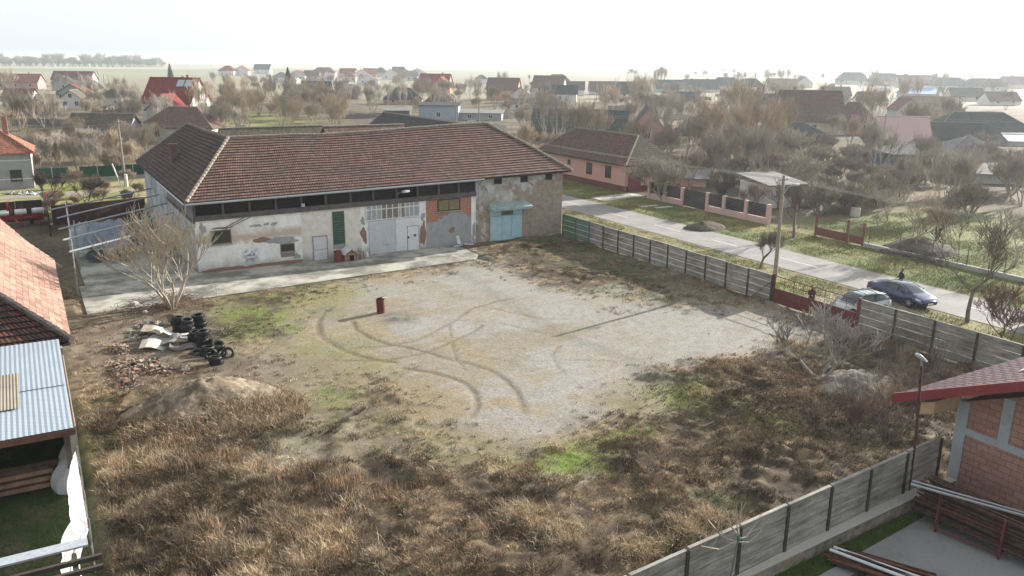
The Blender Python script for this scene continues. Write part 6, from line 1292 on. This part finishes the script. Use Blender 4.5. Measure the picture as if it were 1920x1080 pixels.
# ------------------------------------------------------------------ weeds and grass (uncountable)
def blades(name, label, B_, C_, Z_, Hh, Wd, Cc, lean=.5, mat=None, dirs=None, world=False):
    n = len(B_); a = rng.uniform(0, 2*np.pi, n) if dirs is None else dirs+rng.normal(0, 1.1, n)
    l = Hh*lean*rng.uniform(.2, 1.3, n); px, py = np.cos(a)*l, np.sin(a)*l; wa = rng.uniform(0, 2*np.pi, n); wx, wy = np.cos(wa)*Wd/2, np.sin(wa)*Wd/2
    if world: X, Y = B_, C_
    else: X = B_*CB-C_*SB; Y = B_*SB+C_*CB
    V = np.empty((n, 5, 3), np.float32); h1 = Hh*.55
    V[:, 0] = np.stack([X-wx, Y-wy, Z_-.02], -1); V[:, 1] = np.stack([X+wx, Y+wy, Z_-.02], -1)
    V[:, 2] = np.stack([X+wx*.8+px*.35, Y+wy*.8+py*.35, Z_+h1], -1); V[:, 3] = np.stack([X-wx*.8+px*.35, Y-wy*.8+py*.35, Z_+h1], -1)
    V[:, 4] = np.stack([X+px, Y+py, Z_+Hh*rng.uniform(.8, 1, n)], -1)
    b = np.arange(n)[:, None]*5; me = bpy.data.meshes.new(name); me.vertices.add(n*5); me.vertices.foreach_set('co', V.ravel())
    lo = np.concatenate([b+np.array([[0, 1, 2, 3]]), b+np.array([[3, 2, 4]])], 1).ravel().astype(np.int32)
    me.loops.add(len(lo)); me.loops.foreach_set('vertex_index', lo); me.polygons.add(2*n)
    st = (np.arange(n)[:, None]*7+np.array([[0, 4]])).ravel().astype(np.int32); me.polygons.foreach_set('loop_start', st); me.update()
    setcol(me, np.repeat(Cc, 5, 0)); me.materials.append(mat or attrmat('dry_stems', .85, 40, (.85, 1.15), spec=.1))
    o = bpy.data.objects.new(name, me); COL.objects.link(o); return tag(o, label, 'weeds' if 'weed' in name or 'stalk' in name else 'grass', kind='stuff')
PAL = np.array([[.20, .135, .09], [.33, .245, .16], [.11, .078, .056], [.50, .41, .28], [.27, .165, .105], [.15, .15, .06], [.30, .25, .18]])
def clumps(n, bb, dens, per, rad, hfun, palw, name, label, wd=.02, lean=.6, mul=1.0):
    b = rng.uniform(bb[0], bb[1], n*4); c = rng.uniform(bb[2], bb[3], n*4)
    z = zones(b, c); d = dens(b, c, z); keep = rng.random(n*4) < d; b, c = b[keep][:n], c[keep][:n]; k = len(b)
    pw = palw(b, c); ci = np.array([rng.choice(len(PAL), p=q/q.sum()) for q in pw]); ci2 = np.repeat(ci, per)
    sw = rng.random(len(ci2)) < .25; ci2 = np.where(sw, rng.integers(0, len(PAL), len(ci2)), ci2)
    hh = np.repeat(hfun(b, c), per)*rng.uniform(.45, 1.15, k*per); r_ = np.repeat(rad*rng.uniform(.6, 1.5, k), per)*np.sqrt(rng.random(k*per)); a = rng.uniform(0, 6.283, k*per)
    B2 = np.repeat(b, per)+r_*np.cos(a); C2 = np.repeat(c, per)+r_*np.sin(a); ok = (B2 < 43.4) & (B2 > .7) & ((C2 > 16.9) | (B2 < 6)) & ~((B2 > 2) & (B2 < 34) & (C2 > 57.2+.1*B2))
    B2, C2, hh, ci2, a = B2[ok], C2[ok], hh[ok], ci2[ok], a[ok]
    zz = yard_z(B2, C2); cc = PAL[ci2]*rng.uniform(.7, 1.3, (len(B2), 1))*mul*(.34+.98*sm(fbm(B2, C2, 2.4, 99), .25, .75))[:, None]
    return blades(name, label, B2, C2, zz, hh, wd*rng.uniform(.6, 1.4, len(B2)), cc, lean, dirs=a+rng.normal(0, .8, len(a))+YAW)
def pal_brown(b, c):
    n = fbm(b, c, 4, 51); m_ = fbm(b, c, 1.6, 53); w_ = np.ones((len(b), len(PAL)))
    left = np.clip((9-b)/7, 0, 1)
    w_[:, 0] = 1.8; w_[:, 1] = 1.2+2*left; w_[:, 2] = 1.6*(1-left)+5*(m_ < .43)*(1-left*.6); w_[:, 3] = .3+3.5*(m_ > .56)+2*left; w_[:, 4] = 1.5+left; w_[:, 5] = .3+2.2*(n < .40)*(1-left); w_[:, 6] = 1
    return w_
def hmed(b, c): return .05+.19*sm(fbm(b, c, 1.5, 97), .3, .7)*np.clip((44-c)/10, .45, 1) + .06*np.clip((7-b)/5, 0, 1)
clumps(14000, (.8, 43.4, 16.9, 64.9), lambda b, c, z: np.clip(z['weed']*(.15+1.2*sm(z['n2'], .35, .6)), 0, 1), 24, .2, hmed, pal_brown, 'dry_weeds', 'matted dry brown weeds covering the edges of the yard', .016, 1.25)
clumps(3300, (.9, 9.5, 17.0, 40), lambda b, c, z: z['tall']*(.12+.88*sm(fbm(b, c, 2.1, 73), .4, .62)), 22, .2, lambda b, c: .10+.42*sm(fbm(b, c, 1.3, 71), .3, .75), lambda b, c: np.tile([.8, 2.2, .6, 3.2, 1.6, .4, 2.2], (len(b), 1)), 'tall_weeds', 'tall rusty straw weeds standing along the left boundary', .014, .9, 1.15)
clumps(3000, (1, 43, 18, 62), lambda b, c, z: np.clip((1-np.abs(z['gravel']-.5)*2)*.9+z['pale']*.5+z['soil']*.15, 0, 1), 14, .16, lambda b, c: .07+.09*fbm(b, c, 2, 81), lambda b, c: np.tile([.5, 1.5, .2, 2.5, .5, .5, 1.5], (len(b), 1)), 'dry_grass', 'short straw-coloured grass thinning out into the gravel', .02, .9, 1.1)
mbx, mcx = GB(385, 778)
def on_mound(n, bx, cx_, rb_, rc, h, seed, hh, name, label, zmul=1):
    a = rng.uniform(0, 6.28, n); r_ = np.sqrt(rng.random(n)); b = bx+rb_*r_*np.cos(a); c = cx_+rc*r_*np.sin(a)
    keep = (fbm(b, c, .8, seed+40) > .38+.25*(c-cx_)/rc); b, c, r_ = b[keep], c[keep], r_[keep]
    z = h*np.clip(1-r_, 0, 1)**.75*.85; return blades(name, label, b, c, z, hh*rng.uniform(.4, 1.2, len(b)), .024*np.ones(len(b)), PAL[rng.choice([0, 1, 3, 4, 6, 3], len(b))]*rng.uniform(.7, 1.25, (len(b), 1)), 1.0)
on_mound(17000, mbx+.2, mcx-.9, 4.4, 3.3, .95, 5, .42, 'mound_weeds', 'dry weeds growing over the front of the soil mound')
gb, gc = GB(1612, 735); on_mound(2600, gb, gc-.2, 3.4, 2.6, .55, 8, .45, 'mound_weeds', 'thin dry weeds on the gravel mound by the near fence')
for k, (u, v, nn, hh) in enumerate(((640, 925, 300, .6), (555, 905, 160, .55), (725, 940, 120, .7), (400, 880, 150, .8), (345, 845, 130, .7), (1290, 1000, 900, .3), (960, 985, 700, .35), (1060, 1020, 700, .35), (1220, 1040, 900, .35))):
    bq, cq = GB(u, v); b_ = rng.normal(bq, .55, nn); c_ = rng.normal(cq, .35, nn); blades('straw_stalks', ['orange dry stalks standing up in the foreground weeds', 'pale flattened straw tuft near the concrete fence'][int(hh < .5)] + f', clump {["far left", "left", "middle", "by the mound", "at the mound foot", "upper right", "bottom middle", "bottom right of middle", "lowest"][k]}', b_, c_, yard_z(b_, c_), hh*rng.uniform(.4, 1.1, nn), np.full(nn, .014), (np.array([.36, .24, .15]) if hh > .5 else np.array([.50, .40, .26]))*rng.uniform(.7, 1.25, (nn, 1)), .35 if hh > .5 else 1.3)
# green grass: moss-green spots, lawn strip, verge
def green(n, bb, wfun, h, name, label, col=((.15, .18, .05), (.10, .13, .04), (.22, .22, .08))):
    b = rng.uniform(bb[0], bb[1], n*4); c = rng.uniform(bb[2], bb[3], n*4); k = rng.random(n*4) < wfun(b, c); b, c = b[k][:n], c[k][:n]
    cc = np.array(col)[rng.integers(0, len(col), len(b))]*rng.uniform(.7, 1.25, (len(b), 1))
    z = yard_z(b, c) if bb[1] < 44 else np.zeros(len(b))+.02
    return blades(name, label, b, c, z, h*rng.uniform(.5, 1.2, len(b)), np.full(len(b), .022), cc, .7)
green(26000, (2, 43, 17, 62), lambda b, c: np.clip(zones(b, c)['green']*.9, 0, 1), .07, 'green_grass', 'fresh green grass in patches of the yard')
green(9000, (8, 30, 14.6, 16.2), lambda b, c: np.clip((c < 15.2+(b-6)*.05-.05)*(c > 14.9+(b-18.5)*.09)*1., 0, 1), .09, 'lawn_grass', 'dark green lawn strip between the stone footing and the slab', ((.06, .10, .02), (.08, .12, .03)))
green(14000, (-7, .2, 22, 40), lambda b, c: .5+0*b, .09, 'shaded_grass', 'dark green grass in the shade of the left shed', ((.04, .07, .02), (.06, .09, .03)))  # blade colours darkened to carry the shade
green(42000, (44.2, 52, 17, 75), lambda b, c: .25+.9*(fbm(b, c, 2.2, 91) > .47), .11, 'verge_grass', 'yellow-green grass on the verge between fence and road', ((.17, .175, .06), (.24, .20, .10), (.12, .14, .04)))
green(42000, (58.2, 65.5, 30, 100), lambda b, c: .25+.9*(fbm(b, c, 2.2, 92) > .45), .11, 'verge_grass', 'green grass on the far verge of the road', ((.09, .13, .035), (.15, .165, .05), (.2, .17, .08)))
green(36000, (66, 92, 28, 58), lambda b, c: .2+.9*(fbm(b, c, 3, 93) > .5), .18, 'meadow_grass', 'rough yellow-green grass on the meadow behind the low wall', ((.19, .20, .075), (.26, .23, .12), (.12, .15, .045)))
# fallen leaves under the right tree
lb, lc = GB(1500, 760)
n = 5000; b = rng.normal(lb, 3.2, n); c = rng.normal(lc, 2.6, n); k = (b < 43) & (c > 17.2); b, c = b[k], c[k]
blades('leaf_litter', 'brown fallen leaves around the pale bare tree', b, c, yard_z(b, c)+.03, np.full(len(b), .05), np.full(len(b), .07), np.array([.14, .085, .05])*rng.uniform(.5, 1.8, (len(b), 1)), 1.5)
# ------------------------------------------------------------------ trees
def tree_parts(seed, h, spread, tr, lv=5, stems=1, kids=3, up_=.35, fuzz=1400, twig=.014, trunk_h=.28, fl=.45, fw=.02, tilt=.4):
    r_ = random.Random(seed); T = MB(); Cw = MB(); tips = []
    def br(p, d, L_, r0, k):
        n = 3 if k < 3 else 2; pts = [p]; q = p; dd = d
        for i in range(n):
            dd = (dd + Vector((r_.uniform(-.22, .22), r_.uniform(-.22, .22), r_.uniform(-.08, .2)))).normalized(); q = q+dd*L_/n; pts.append(q)
        r1 = max(twig*.6, r0*.62); (T if k == 0 else Cw).tube(pts, [r0+(r1-r0)*i/n for i in range(n+1)], 6 if k == 0 else (5 if k == 1 else 3), False)
        if k >= 1: tips.append((pts, k))
        if k >= lv: return
        m_ = kids + (1 if k >= 2 and r_.random() < .5 else 0)
        for j in range(m_):
            t = r_.uniform(.45, 1.0) if k > 0 else r_.uniform(.75, 1); i = min(n-1, int(t*n)); p0 = pts[i].lerp(pts[i+1], t*n-i)
            a = r_.uniform(0, 6.28)+j*2.1; side = Vector((math.cos(a), math.sin(a), 0)); nd_ = (dd*(.75 if k else .35) + side*spread*r_.uniform(.6, 1.2) + Vector((0, 0, up_*r_.uniform(.3, 1.2)))).normalized()
            br(p0, nd_, L_*r_.uniform(.58, .85)*(1.35 if k == 0 else 1), max(twig, r1*r_.uniform(.55, .8)), k+1)
    for s_ in range(stems):
        a = 6.28*s_/max(1, stems)+r_.random(); d = Vector((math.cos(a)*tilt*(stems > 1), math.sin(a)*tilt*(stems > 1), 1)).normalized()
        br(Vector((math.cos(a)*.1*(stems > 1), math.sin(a)*.1*(stems > 1), -.1)), d, h*trunk_h, tr*(1 if stems == 1 else .7), 0)
    for q in range(fuzz):
        pts, k = r_.choice(tips); i = r_.randrange(len(pts)-1); p0 = pts[i].lerp(pts[i+1], r_.random()); d = (pts[i+1]-pts[i]).normalized()
        d = (d+Vector((r_.uniform(-1, 1), r_.uniform(-1, 1), r_.uniform(-.5, .9)))*.8).normalized()*fl*r_.uniform(.4, 1.2); w_ = Vector((r_.uniform(-1, 1), r_.uniform(-1, 1), r_.uniform(-1, 1))).normalized()*fw/2
        Cw.face([p0-w_, p0+w_, p0+d])
    zt = max(v[2] for v in Cw.v); s = h/zt; T.xf(lambda x, y, z: (x*s, y*s, z*s)); Cw.xf(lambda x, y, z: (x*s, y*s, z*s))
    return T, Cw
def make_tree(name, label, cat, T, Cw, mt, mc, loc, rot=0, group=None, leaf=None):
    t = thing(name, label, cat, loc, rot, group); T.build('trunk', mt, t, uv=False); c = Cw.build('crown', mc, t, uv=False)
    if leaf: leaf[0].build('leaves', leaf[1], t, uv=False)
    return t
def leaves(seed, Cw, n, s, sp=.3, zmin=0):
    r_ = random.Random(seed); m = MB(); vs = [v for v in Cw.v if v[2] > zmin]
    for k in range(n):
        v = Vector(r_.choice(vs))+Vector((r_.gauss(0, sp), r_.gauss(0, sp), r_.gauss(0, sp))); a = Vector((r_.uniform(-1, 1), r_.uniform(-1, 1), r_.uniform(-1, 1))).normalized()*s*r_.uniform(.5, 1.2); b = a.cross(Vector((r_.uniform(-1, 1), r_.uniform(-1, 1), r_.uniform(-1, 1)))).normalized()*s*.7
        m.mat(k % 2).face([v-a, v+b*.6, v+a, v-b*.6])
    return m
greyb = plain('grey_bare_twigs', (.38, .335, .28), .9, .3, 1, bmp=0); brownb = plain('brown_bare_twigs', (.33, .27, .21), .9, .3, 1, bmp=0); tanb = plain('tan_bare_twigs', (.42, .34, .245), .9, .3, 1, bmp=0)
olive_l = plain('olive_leaves', (.27, .25, .12), .7, .5, 1, bmp=0); yel_l = plain('yellow_green_leaves', (.42, .36, .12), .7, .4, 1, bmp=0); rust_l = plain('rusty_leaves', (.42, .24, .11), .7, .4, 1, bmp=0)
# --- individual trees near the camera
T, Cw = tree_parts(101, 7.2, .5, .15, 4, 7, 3, .45, 260, .026, .33, .3, .02, tilt=.7)
p = G(322, 580); make_tree('bare_tree', 'big pale many-stemmed bare tree at the left corner of the barn slab', 'tree', T, Cw, bark_l, bark_l, (p.x, p.y, 0))
T, Cw = tree_parts(113, 4.8, .55, .14, 4, 4, 3, .3, 160, .024, .33, .3, .016, tilt=.85)
bark_s = plain('silver_grey_bark', (.31, .285, .25), .9, .5, 2, bmp=0); p = G(1533, 712); make_tree('bare_tree', 'pale spreading bare tree with a tyre at its foot, inside the yard', 'tree', T, Cw, bark_s, bark_s, (p.x, p.y, 0), .6)
nearl = [(1425, 503, 3.8, 11, bark_m, 'small dark bare tree leaning beside the utility pole', 1), (1487, 446, 6.2, 12, bark_m, 'slim bare tree on the far verge behind the utility pole', 1), (1716, 474, 6.4, 13, tanb, 'pale twin-trunked bare tree growing on the brush mound', 2),
         (1814, 604, 8.2, 14, bark_m, 'tall dark knotty bare tree standing on the road verge at the right', 1), (1345, 398, 4.2, 15, bark_d, 'thin crooked bare tree before the pink and black fence', 1), (1880, 655, 4.6, 16, bark_r, 'thin bare tree behind the concrete fence at the right edge', 2), (1752, 455, 5.4, 17, bark_m, 'bare fruit tree on the meadow right of the brush mound', 1),
         (165, 395, 4.6, 18, bark_d, 'dark bare tree behind the covered machines', 2), (85, 400, 5.0, 19, bark_d, 'bare tree by the corner of the dark board wall', 1), (1650, 430, 5.0, 20, greyb, 'grey bare tree on the meadow near the well ring', 2), (1900, 500, 5.2, 23, greyb, 'bare tree on the meadow at the right edge', 1)]
for (u, v, h, sd_, mt, lab, st) in nearl:
    T, Cw = tree_parts(sd_, h, .72, .09+.007*h, 5, st, 3, .4, 3000, .013, .26, .5, .014); p = G(u, v); make_tree('bare_tree', lab, 'tree', T, Cw, mt, mt, (p.x, p.y, 0), sd_)
# --- prototypes for the village
PROT = []
specs = [(31, 6, .7, greyb, 2), (32, 7, .7, brownb, 2), (33, 5, .85, tanb, 3), (34, 8.5, .7, greyb, 1), (35, 4.4, .9, brownb, 4), (36, 9.5, .55, tanb, 2), (37, 6.5, .75, tanb, 3)]
for (sd_, h, sp, mt, st) in specs:
    T, Cw = tree_parts(sd_, h, sp*.72, .06+.009*h, 4, st+1, 4, .6, 1150, .019, .26, .6, .022, tilt=.45); PROT.append((T, Cw, mt, h))
PD = {}
def put(kind, p, s, rot, label, group, name='bare_tree', cat='tree'):
    key = (kind, name)
    if key not in PD:
        T, Cw, mt, h = PROT[kind][:4]; lf = PROT[kind][4] if len(PROT[kind]) > 4 else None
        t = make_tree(name, label, cat, T, Cw, mt, mt, (p.x, p.y, 0), rot, group, lf); PD[key] = t
    else: t = copy_tree(PD[key]); t['label'] = label; t['group'] = group; t['category'] = cat; t.location = (p.x, p.y, 0); t.rotation_euler.z = rot
    t.scale = (s, s, s*(random.uniform(1.1, 1.35) if kind in (0, 1, 3, 5) else random.uniform(.9, 1.1))); return t
# leafy protos: olive bush, yellow bush, rusty shrub
for (sd_, h, sp, mt, lm, st, nl) in ((41, 4.2, .9, brownb, olive_l, 4, 1500), (42, 5.0, .8, greyb, yel_l, 2, 1100), (43, 3.0, 1., tanb, rust_l, 5, 1500)):
    T, Cw = tree_parts(sd_, h, sp, .09, 4, st+2, 4, .5, 900, .018, .14, .6, .022, tilt=.8); PROT.append((T, Cw, mt, h, (leaves(sd_, Cw, nl, .10, .25, .2), [lm, olive_l])))
PLACED = []
def clear(p, r): return all((p.x-x)**2+(p.y-y)**2 > (q+r)**2 for x, y, q in FOOT) and all((p.x-x)**2+(p.y-y)**2 > q*q for x, y, q in PLACED)
def scatter(n, box, kinds, label, group, smin=.8, smax=1.2, gap=2.6, name='bare_tree', cat='tree', seed=1, avoid=True):
    r_ = random.Random(seed); k = 0; tries = 0
    while k < n and tries < n*30:
        tries += 1; u = r_.uniform(box[0], box[1]); v = r_.uniform(box[2], box[3]); p = G(u, v); b, c = BC(p.x, p.y)
        if (50.5 < b < 60 and c < 180) or (-3 < b < 46 and c < 98 and c > 50) or (b < 44 and c < 66): continue
        if (110 < c < 116 and b < 40) or (58 < b < 66 and c < 110): continue
        if avoid and not clear(p, 1.2): continue
        PLACED.append((p.x, p.y, gap)); put(r_.choice(kinds), p, r_.uniform(smin, smax), r_.uniform(0, 6.28), label, group, name, cat); k += 1
scatter(34, (66, 300, 262, 338), [2, 4, 6, 0], 'small bare fruit tree in the orchard left of the barn', 'orchard trees left of the barn', .6, .95, 2.6, name='fruit_tree', seed=2)
scatter(72, (0, 440, 172, 262), [0, 1, 2, 3, 6], 'bare tree among the old houses on the left', 'bare trees among the left houses', .8, 1.15, 2.6, seed=3)
scatter(30, (370, 640, 200, 255), [0, 1, 5, 6], 'bare tree rising behind the left half of the barn roof', 'bare trees behind the barn', .9, 1.15, 3, seed=4)
scatter(90, (420, 1000, 165, 228), [0, 1, 2, 3, 6], 'bare tree in the gardens beyond the barn', 'bare trees in the gardens beyond the barn', .85, 1.25, 2.6, seed=5)
scatter(30, (980, 1420, 188, 330), [0, 1, 3, 5, 6], 'bare tree around the pink farmhouse', 'bare trees around the pink farmhouse', .9, 1.25, 3, seed=6)
scatter(34, (1380, 1920, 330, 402), [7, 7, 8, 0, 4], 'tangled bush in the thicket across the road', 'bushes of the thicket across the road', .8, 1.2, 2.4, 'thicket_bush', 'bush', seed=7)
scatter(26, (1390, 1920, 272, 345), [7, 8, 1, 7], 'olive bush before the dark barns on the right', 'bushes before the right barns', .9, 1.3, 2.8, 'thicket_bush', 'bush', seed=8)
scatter(50, (1200, 1920, 165, 262), [0, 1, 3, 5, 6], 'hazy bare tree between the right-hand houses', 'hazy bare trees on the right', .9, 1.25, 4, seed=9)
scatter(44, (1180, 1920, 142, 170), [0, 3, 5], 'far hazy bare tree near the right horizon', 'far bare trees on the right', 1, 1.5, 6, seed=10)
scatter(20, (340, 1000, 152, 170), [0, 3, 6], 'bare tree near the new houses at the field edge', 'bare trees at the field edge', .7, 1.1, 6, seed=11)
scatter(26, (1240, 1420, 290, 365), [8, 7, 1, 9], 'half-leafed tree right of the pink house', 'half-leafed trees right of the pink house', .7, 1.05, 2.8, 'garden_tree', 'tree', seed=12)
scatter(14, (1120, 1200, 186, 196), [9], 'rusty reed-like shrub in the orange patch beyond the farmhouse', 'rusty shrubs beyond the farmhouse', .9, 1.2, 2, 'rusty_shrub', 'bush', seed=13)
scatter(14, (75, 260, 345, 425), [4, 9], 'low brown shrub by the dark wall left of the barn', 'shrubs by the dark wall', .4, .7, 1.5, 'brown_shrub', 'bush', seed=14)
for k, (u, v, s, kd, lab) in enumerate(((1245, 376, 1.25, 8, 'tall tree with yellow leaves at the corner of the pink house'), (1385, 262, 1.35, 5, 'tallest bare tree behind the pale gable on the right'), (590, 215, 1.1, 5, 'pale bare tree behind the barn near the big conifer'), (1228, 180, 1.1, 3, 'lone bare tree standing above the dark far roofs'), (1040, 320, .9, 1, 'bare tree beside the street end of the barn'), (420, 262, 1.2, 0, 'wide bare tree behind the left end of the barn ridge'), (1000, 290, .8, 6, 'bare shrub-like tree behind the right end of the barn'), (250, 222, 1.0, 3, 'dark bare tree left of the bright red roof'))):
    put(kd, G(u, v), s, k*1.3, lab, 'tall single trees of the village')
for k in range(26):
    r2 = random.Random(900+k); u = r2.choice([r2.uniform(20, 440), r2.uniform(430, 990), r2.uniform(1000, 1450)]); v = r2.uniform(175, 250); p = G(u, v); b, c = BC(p.x, p.y)
    if (b < 46 and c < 98) or 50 < b < 66: continue
    L2 = r2.uniform(8, 22); m = MB(); n_ = int(L2/2)
    for q in range(n_): m.box(q*2, q*2+1.94, -.04, .04, 0, 1.5+r2.uniform(-.1, .1)); m.box(q*2-.06, q*2+.06, -.08, .08, 0, 1.7)
    tag(m.build('garden_fence', [greywood, conc_light, dkwood][k % 3], loc=(p.x, p.y, 0), rot=YAW+R(r2.choice([0, 90, 85, 4]))), 'weathered garden fence between the bare trees of the village', 'fence', 'garden fences in the village')
# avenue at the horizon on the left
r_ = random.Random(5)
for k in range(74):
    u = -10+k*4.3+r_.uniform(-2, 2); p = G(u, 123.2+.008*u+r_.uniform(-.2, .2)); t = put([0, 7, 1][k % 3], p, r_.uniform(2.2, 3.4)*p.y/1700, k, 'tree in the long row on the left horizon', 'row of trees on the left horizon', 'roadside_tree'); t.scale = (t.scale[0]*1.5, t.scale[1]*1.5, t.scale[2]*(1 if k % 3 != 1 else 1.5))
# conifers
def conifer(label, u, v, h, sd_):
    r_ = random.Random(sd_); t = thing('conifer', label, 'conifer', G(u, v), sd_, 'conifers of the village'); MB().tube([(0, 0, 0), (0, 0, h*.97)], [.22, .03], 7).build('trunk', bark_d, t, uv=False); m = MB()
    for i in range(int(h*6)):
        z = h*(.08+.92*i/(h*6)); R_ = (h-z)*.36*r_.uniform(.75, 1.15)+.12
        for j in range(9):
            a = r_.uniform(0, 6.28); e = Vector((math.cos(a)*R_, math.sin(a)*R_, z-R_*.35)); o = Vector((0, 0, z)); s_ = Vector((-math.sin(a), math.cos(a), 0))
            for q in range(7):
                f = .25+.75*q/7; c_ = o.lerp(e, f); w_ = R_*.16*(1.3-f)+.1; m.mat(r_.randrange(2)).face([c_-s_*w_+Vector((0, 0, -.08)), c_+(e-o).normalized()*w_*1.2, c_+s_*w_+Vector((0, 0, -.08)), c_+Vector((0, 0, .1))])
    m.build('crown', [plain('dark_needles', (.022, .048, .032), .8, .4, 1, bmp=0), plain('blue_green_needles', (.04, .075, .055), .8, .4, 1, bmp=0)], t, uv=False)
conifer('tall dark green conifer in the gardens beyond the barn', 543, 194, 13.5, 3); conifer('blue-green conifer behind the bright red roof', 321, 158, 13, 4); conifer('small conifer left of the tall dark one', 508, 168, 8, 5)
# shrubs inside the yard at the right
def shrub_mb(sd_, h, n, r=.012):
    q = random.Random(sd_); m = MB()
    for k in range(n):
        a = q.uniform(0, 6.28); d = Vector((math.cos(a)*q.uniform(.1, .6), math.sin(a)*q.uniform(.1, .6), 1)).normalized(); p = Vector((math.cos(a)*.12, math.sin(a)*.12, 0)); L_ = h*q.uniform(.6, 1.05); pts = [p]; dd = d
        for i in range(4): dd = (dd+Vector((q.uniform(-.2, .2), q.uniform(-.2, .2), .05))).normalized(); pts.append(pts[-1]+dd*L_/4)
        m.tube(pts, [r, r*.9, r*.8, r*.6, r*.3], 3, False)
        for j in range(4):
            i = q.randrange(1, 4); b_ = (dd+Vector((q.uniform(-1, 1), q.uniform(-1, 1), q.uniform(0, .6)))*.7).normalized()*L_*.35; m.tube([pts[i], pts[i]+b_*.6, pts[i]+b_+Vector((0, 0, .1))], [r*.6, r*.5, r*.25], 3, False)
    return m
sh0 = [shrub_mb(61, 2.3, 26).build('bare_shrub', bark_r, uv=False), shrub_mb(62, 1.7, 22).build('bare_shrub', brownb, uv=False), shrub_mb(63, 2.6, 16).build('bare_shrub', bark_m, uv=False)]; used = set()
sp_ = [(1655, 680), (1690, 700), (1640, 720), (1700, 740), (1668, 650), (1600, 660), (1560, 652), (1660, 760), (1715, 770), (1640, 800), (1690, 815), (1660, 840), (1745, 690), (1720, 660), (1760, 720), (1600, 800), (1540, 790), (1735, 790)]
for k, (u, v) in enumerate(sp_):
    i = k % 3; o = sh0[i] if i not in used else sh0[i].copy()
    if i in used: COL.objects.link(o)
    used.add(i); p = G(u, v); o.location = (p.x, p.y, 0); o.rotation_euler.z = k*1.7; s = .7+.5*((k*37) % 10)/10; o.scale = (s, s, s); tag(o, 'thin reddish bare shrub in the thicket inside the right corner of the yard', 'shrub', 'bare shrubs in the right yard corner')
for k, (u, v) in enumerate(((230, 1050), (290, 1075), (350, 1040), (410, 1078), (255, 1000), (180, 1065), (470, 1060))):
    o = sh0[1+(k % 2)].copy(); COL.objects.link(o); p = G(u, v); o.location = (p.x, p.y, 0); o.rotation_euler.z = k*2.1; s = .5+.25*(k % 3)/2; o.scale = (s, s, s); tag(o, 'low bare shrub in the weeds at the bottom left of the yard', 'shrub', 'bare shrubs at the bottom left')
# thin grafted sapling at the near fence
ft = thing('sapling', 'thin pale sapling with green tie before the near fence', 'sapling', W(17.0, 15.3), YAW); ft.scale = (1.25, 1.25, 1.1)
MB().tube([(-.35, 0, 0), (-.2, 0, 1.2), (.05, .1, 2.25)], [.03, .024, .02], 6).build('trunk', bark_m, ft)
m = MB(); q = random.Random(3)
for (dx, dz, L_) in ((-1.3, 1.3, 1), (-.9, .8, 1), (.25, 1.2, 1), (.9, .4, .8), (-1.5, .2, .9), (-.3, 1.5, .8), (1.3, .3, .7), (-.7, 1.7, .7)):
    a = Vector((.03, .1, 2.1+q.uniform(-.2, .15))); b_ = a+Vector((dx, q.uniform(-.3, .3), dz))*L_*.8; mid = a.lerp(b_, .5)+Vector((0, 0, -.18)); m.tube([a, mid, b_], [.024, .02, .012], 4, False)
    for j in range(2): e = mid.lerp(b_, q.random()); m.tube([e, e+Vector((q.uniform(-.35, .35), 0, q.uniform(0, .45)))], [.01, .005], 3, False)
m.build('branches', bark_l, ft); m = MB(); m.lathe([(.035, 0), (.04, .02), (.04, .14), (.035, .16)], 8, (.03, .09, 2.02)); m.build('tie', plain('green_tie', (.03, .22, .1), .6), ft)
# roof furniture: solar panels on the red house
#@@HAZE
# ------------------------------------------------------------------ haze
hm = bpy.data.materials.new('haze_air'); hm.use_nodes = True; t = hm.node_tree; t.nodes.remove(t.nodes['Principled BSDF'])
pv = t.nodes.new('ShaderNodeVolumePrincipled'); pv.inputs['Color'].default_value = (.84, .93, 1, 1); pv.inputs['Density'].default_value = HAZE; pv.inputs['Anisotropy'].default_value = .4
t.links.new(pv.outputs[0], t.nodes['Material Output'].inputs['Volume'])
ho = B1(-9500, 9500, -400, 14000, -1.6, 24).build('haze', hm, uv=False); tag(ho, 'thin pale winter haze lying over the village', 'haze', kind='stuff')
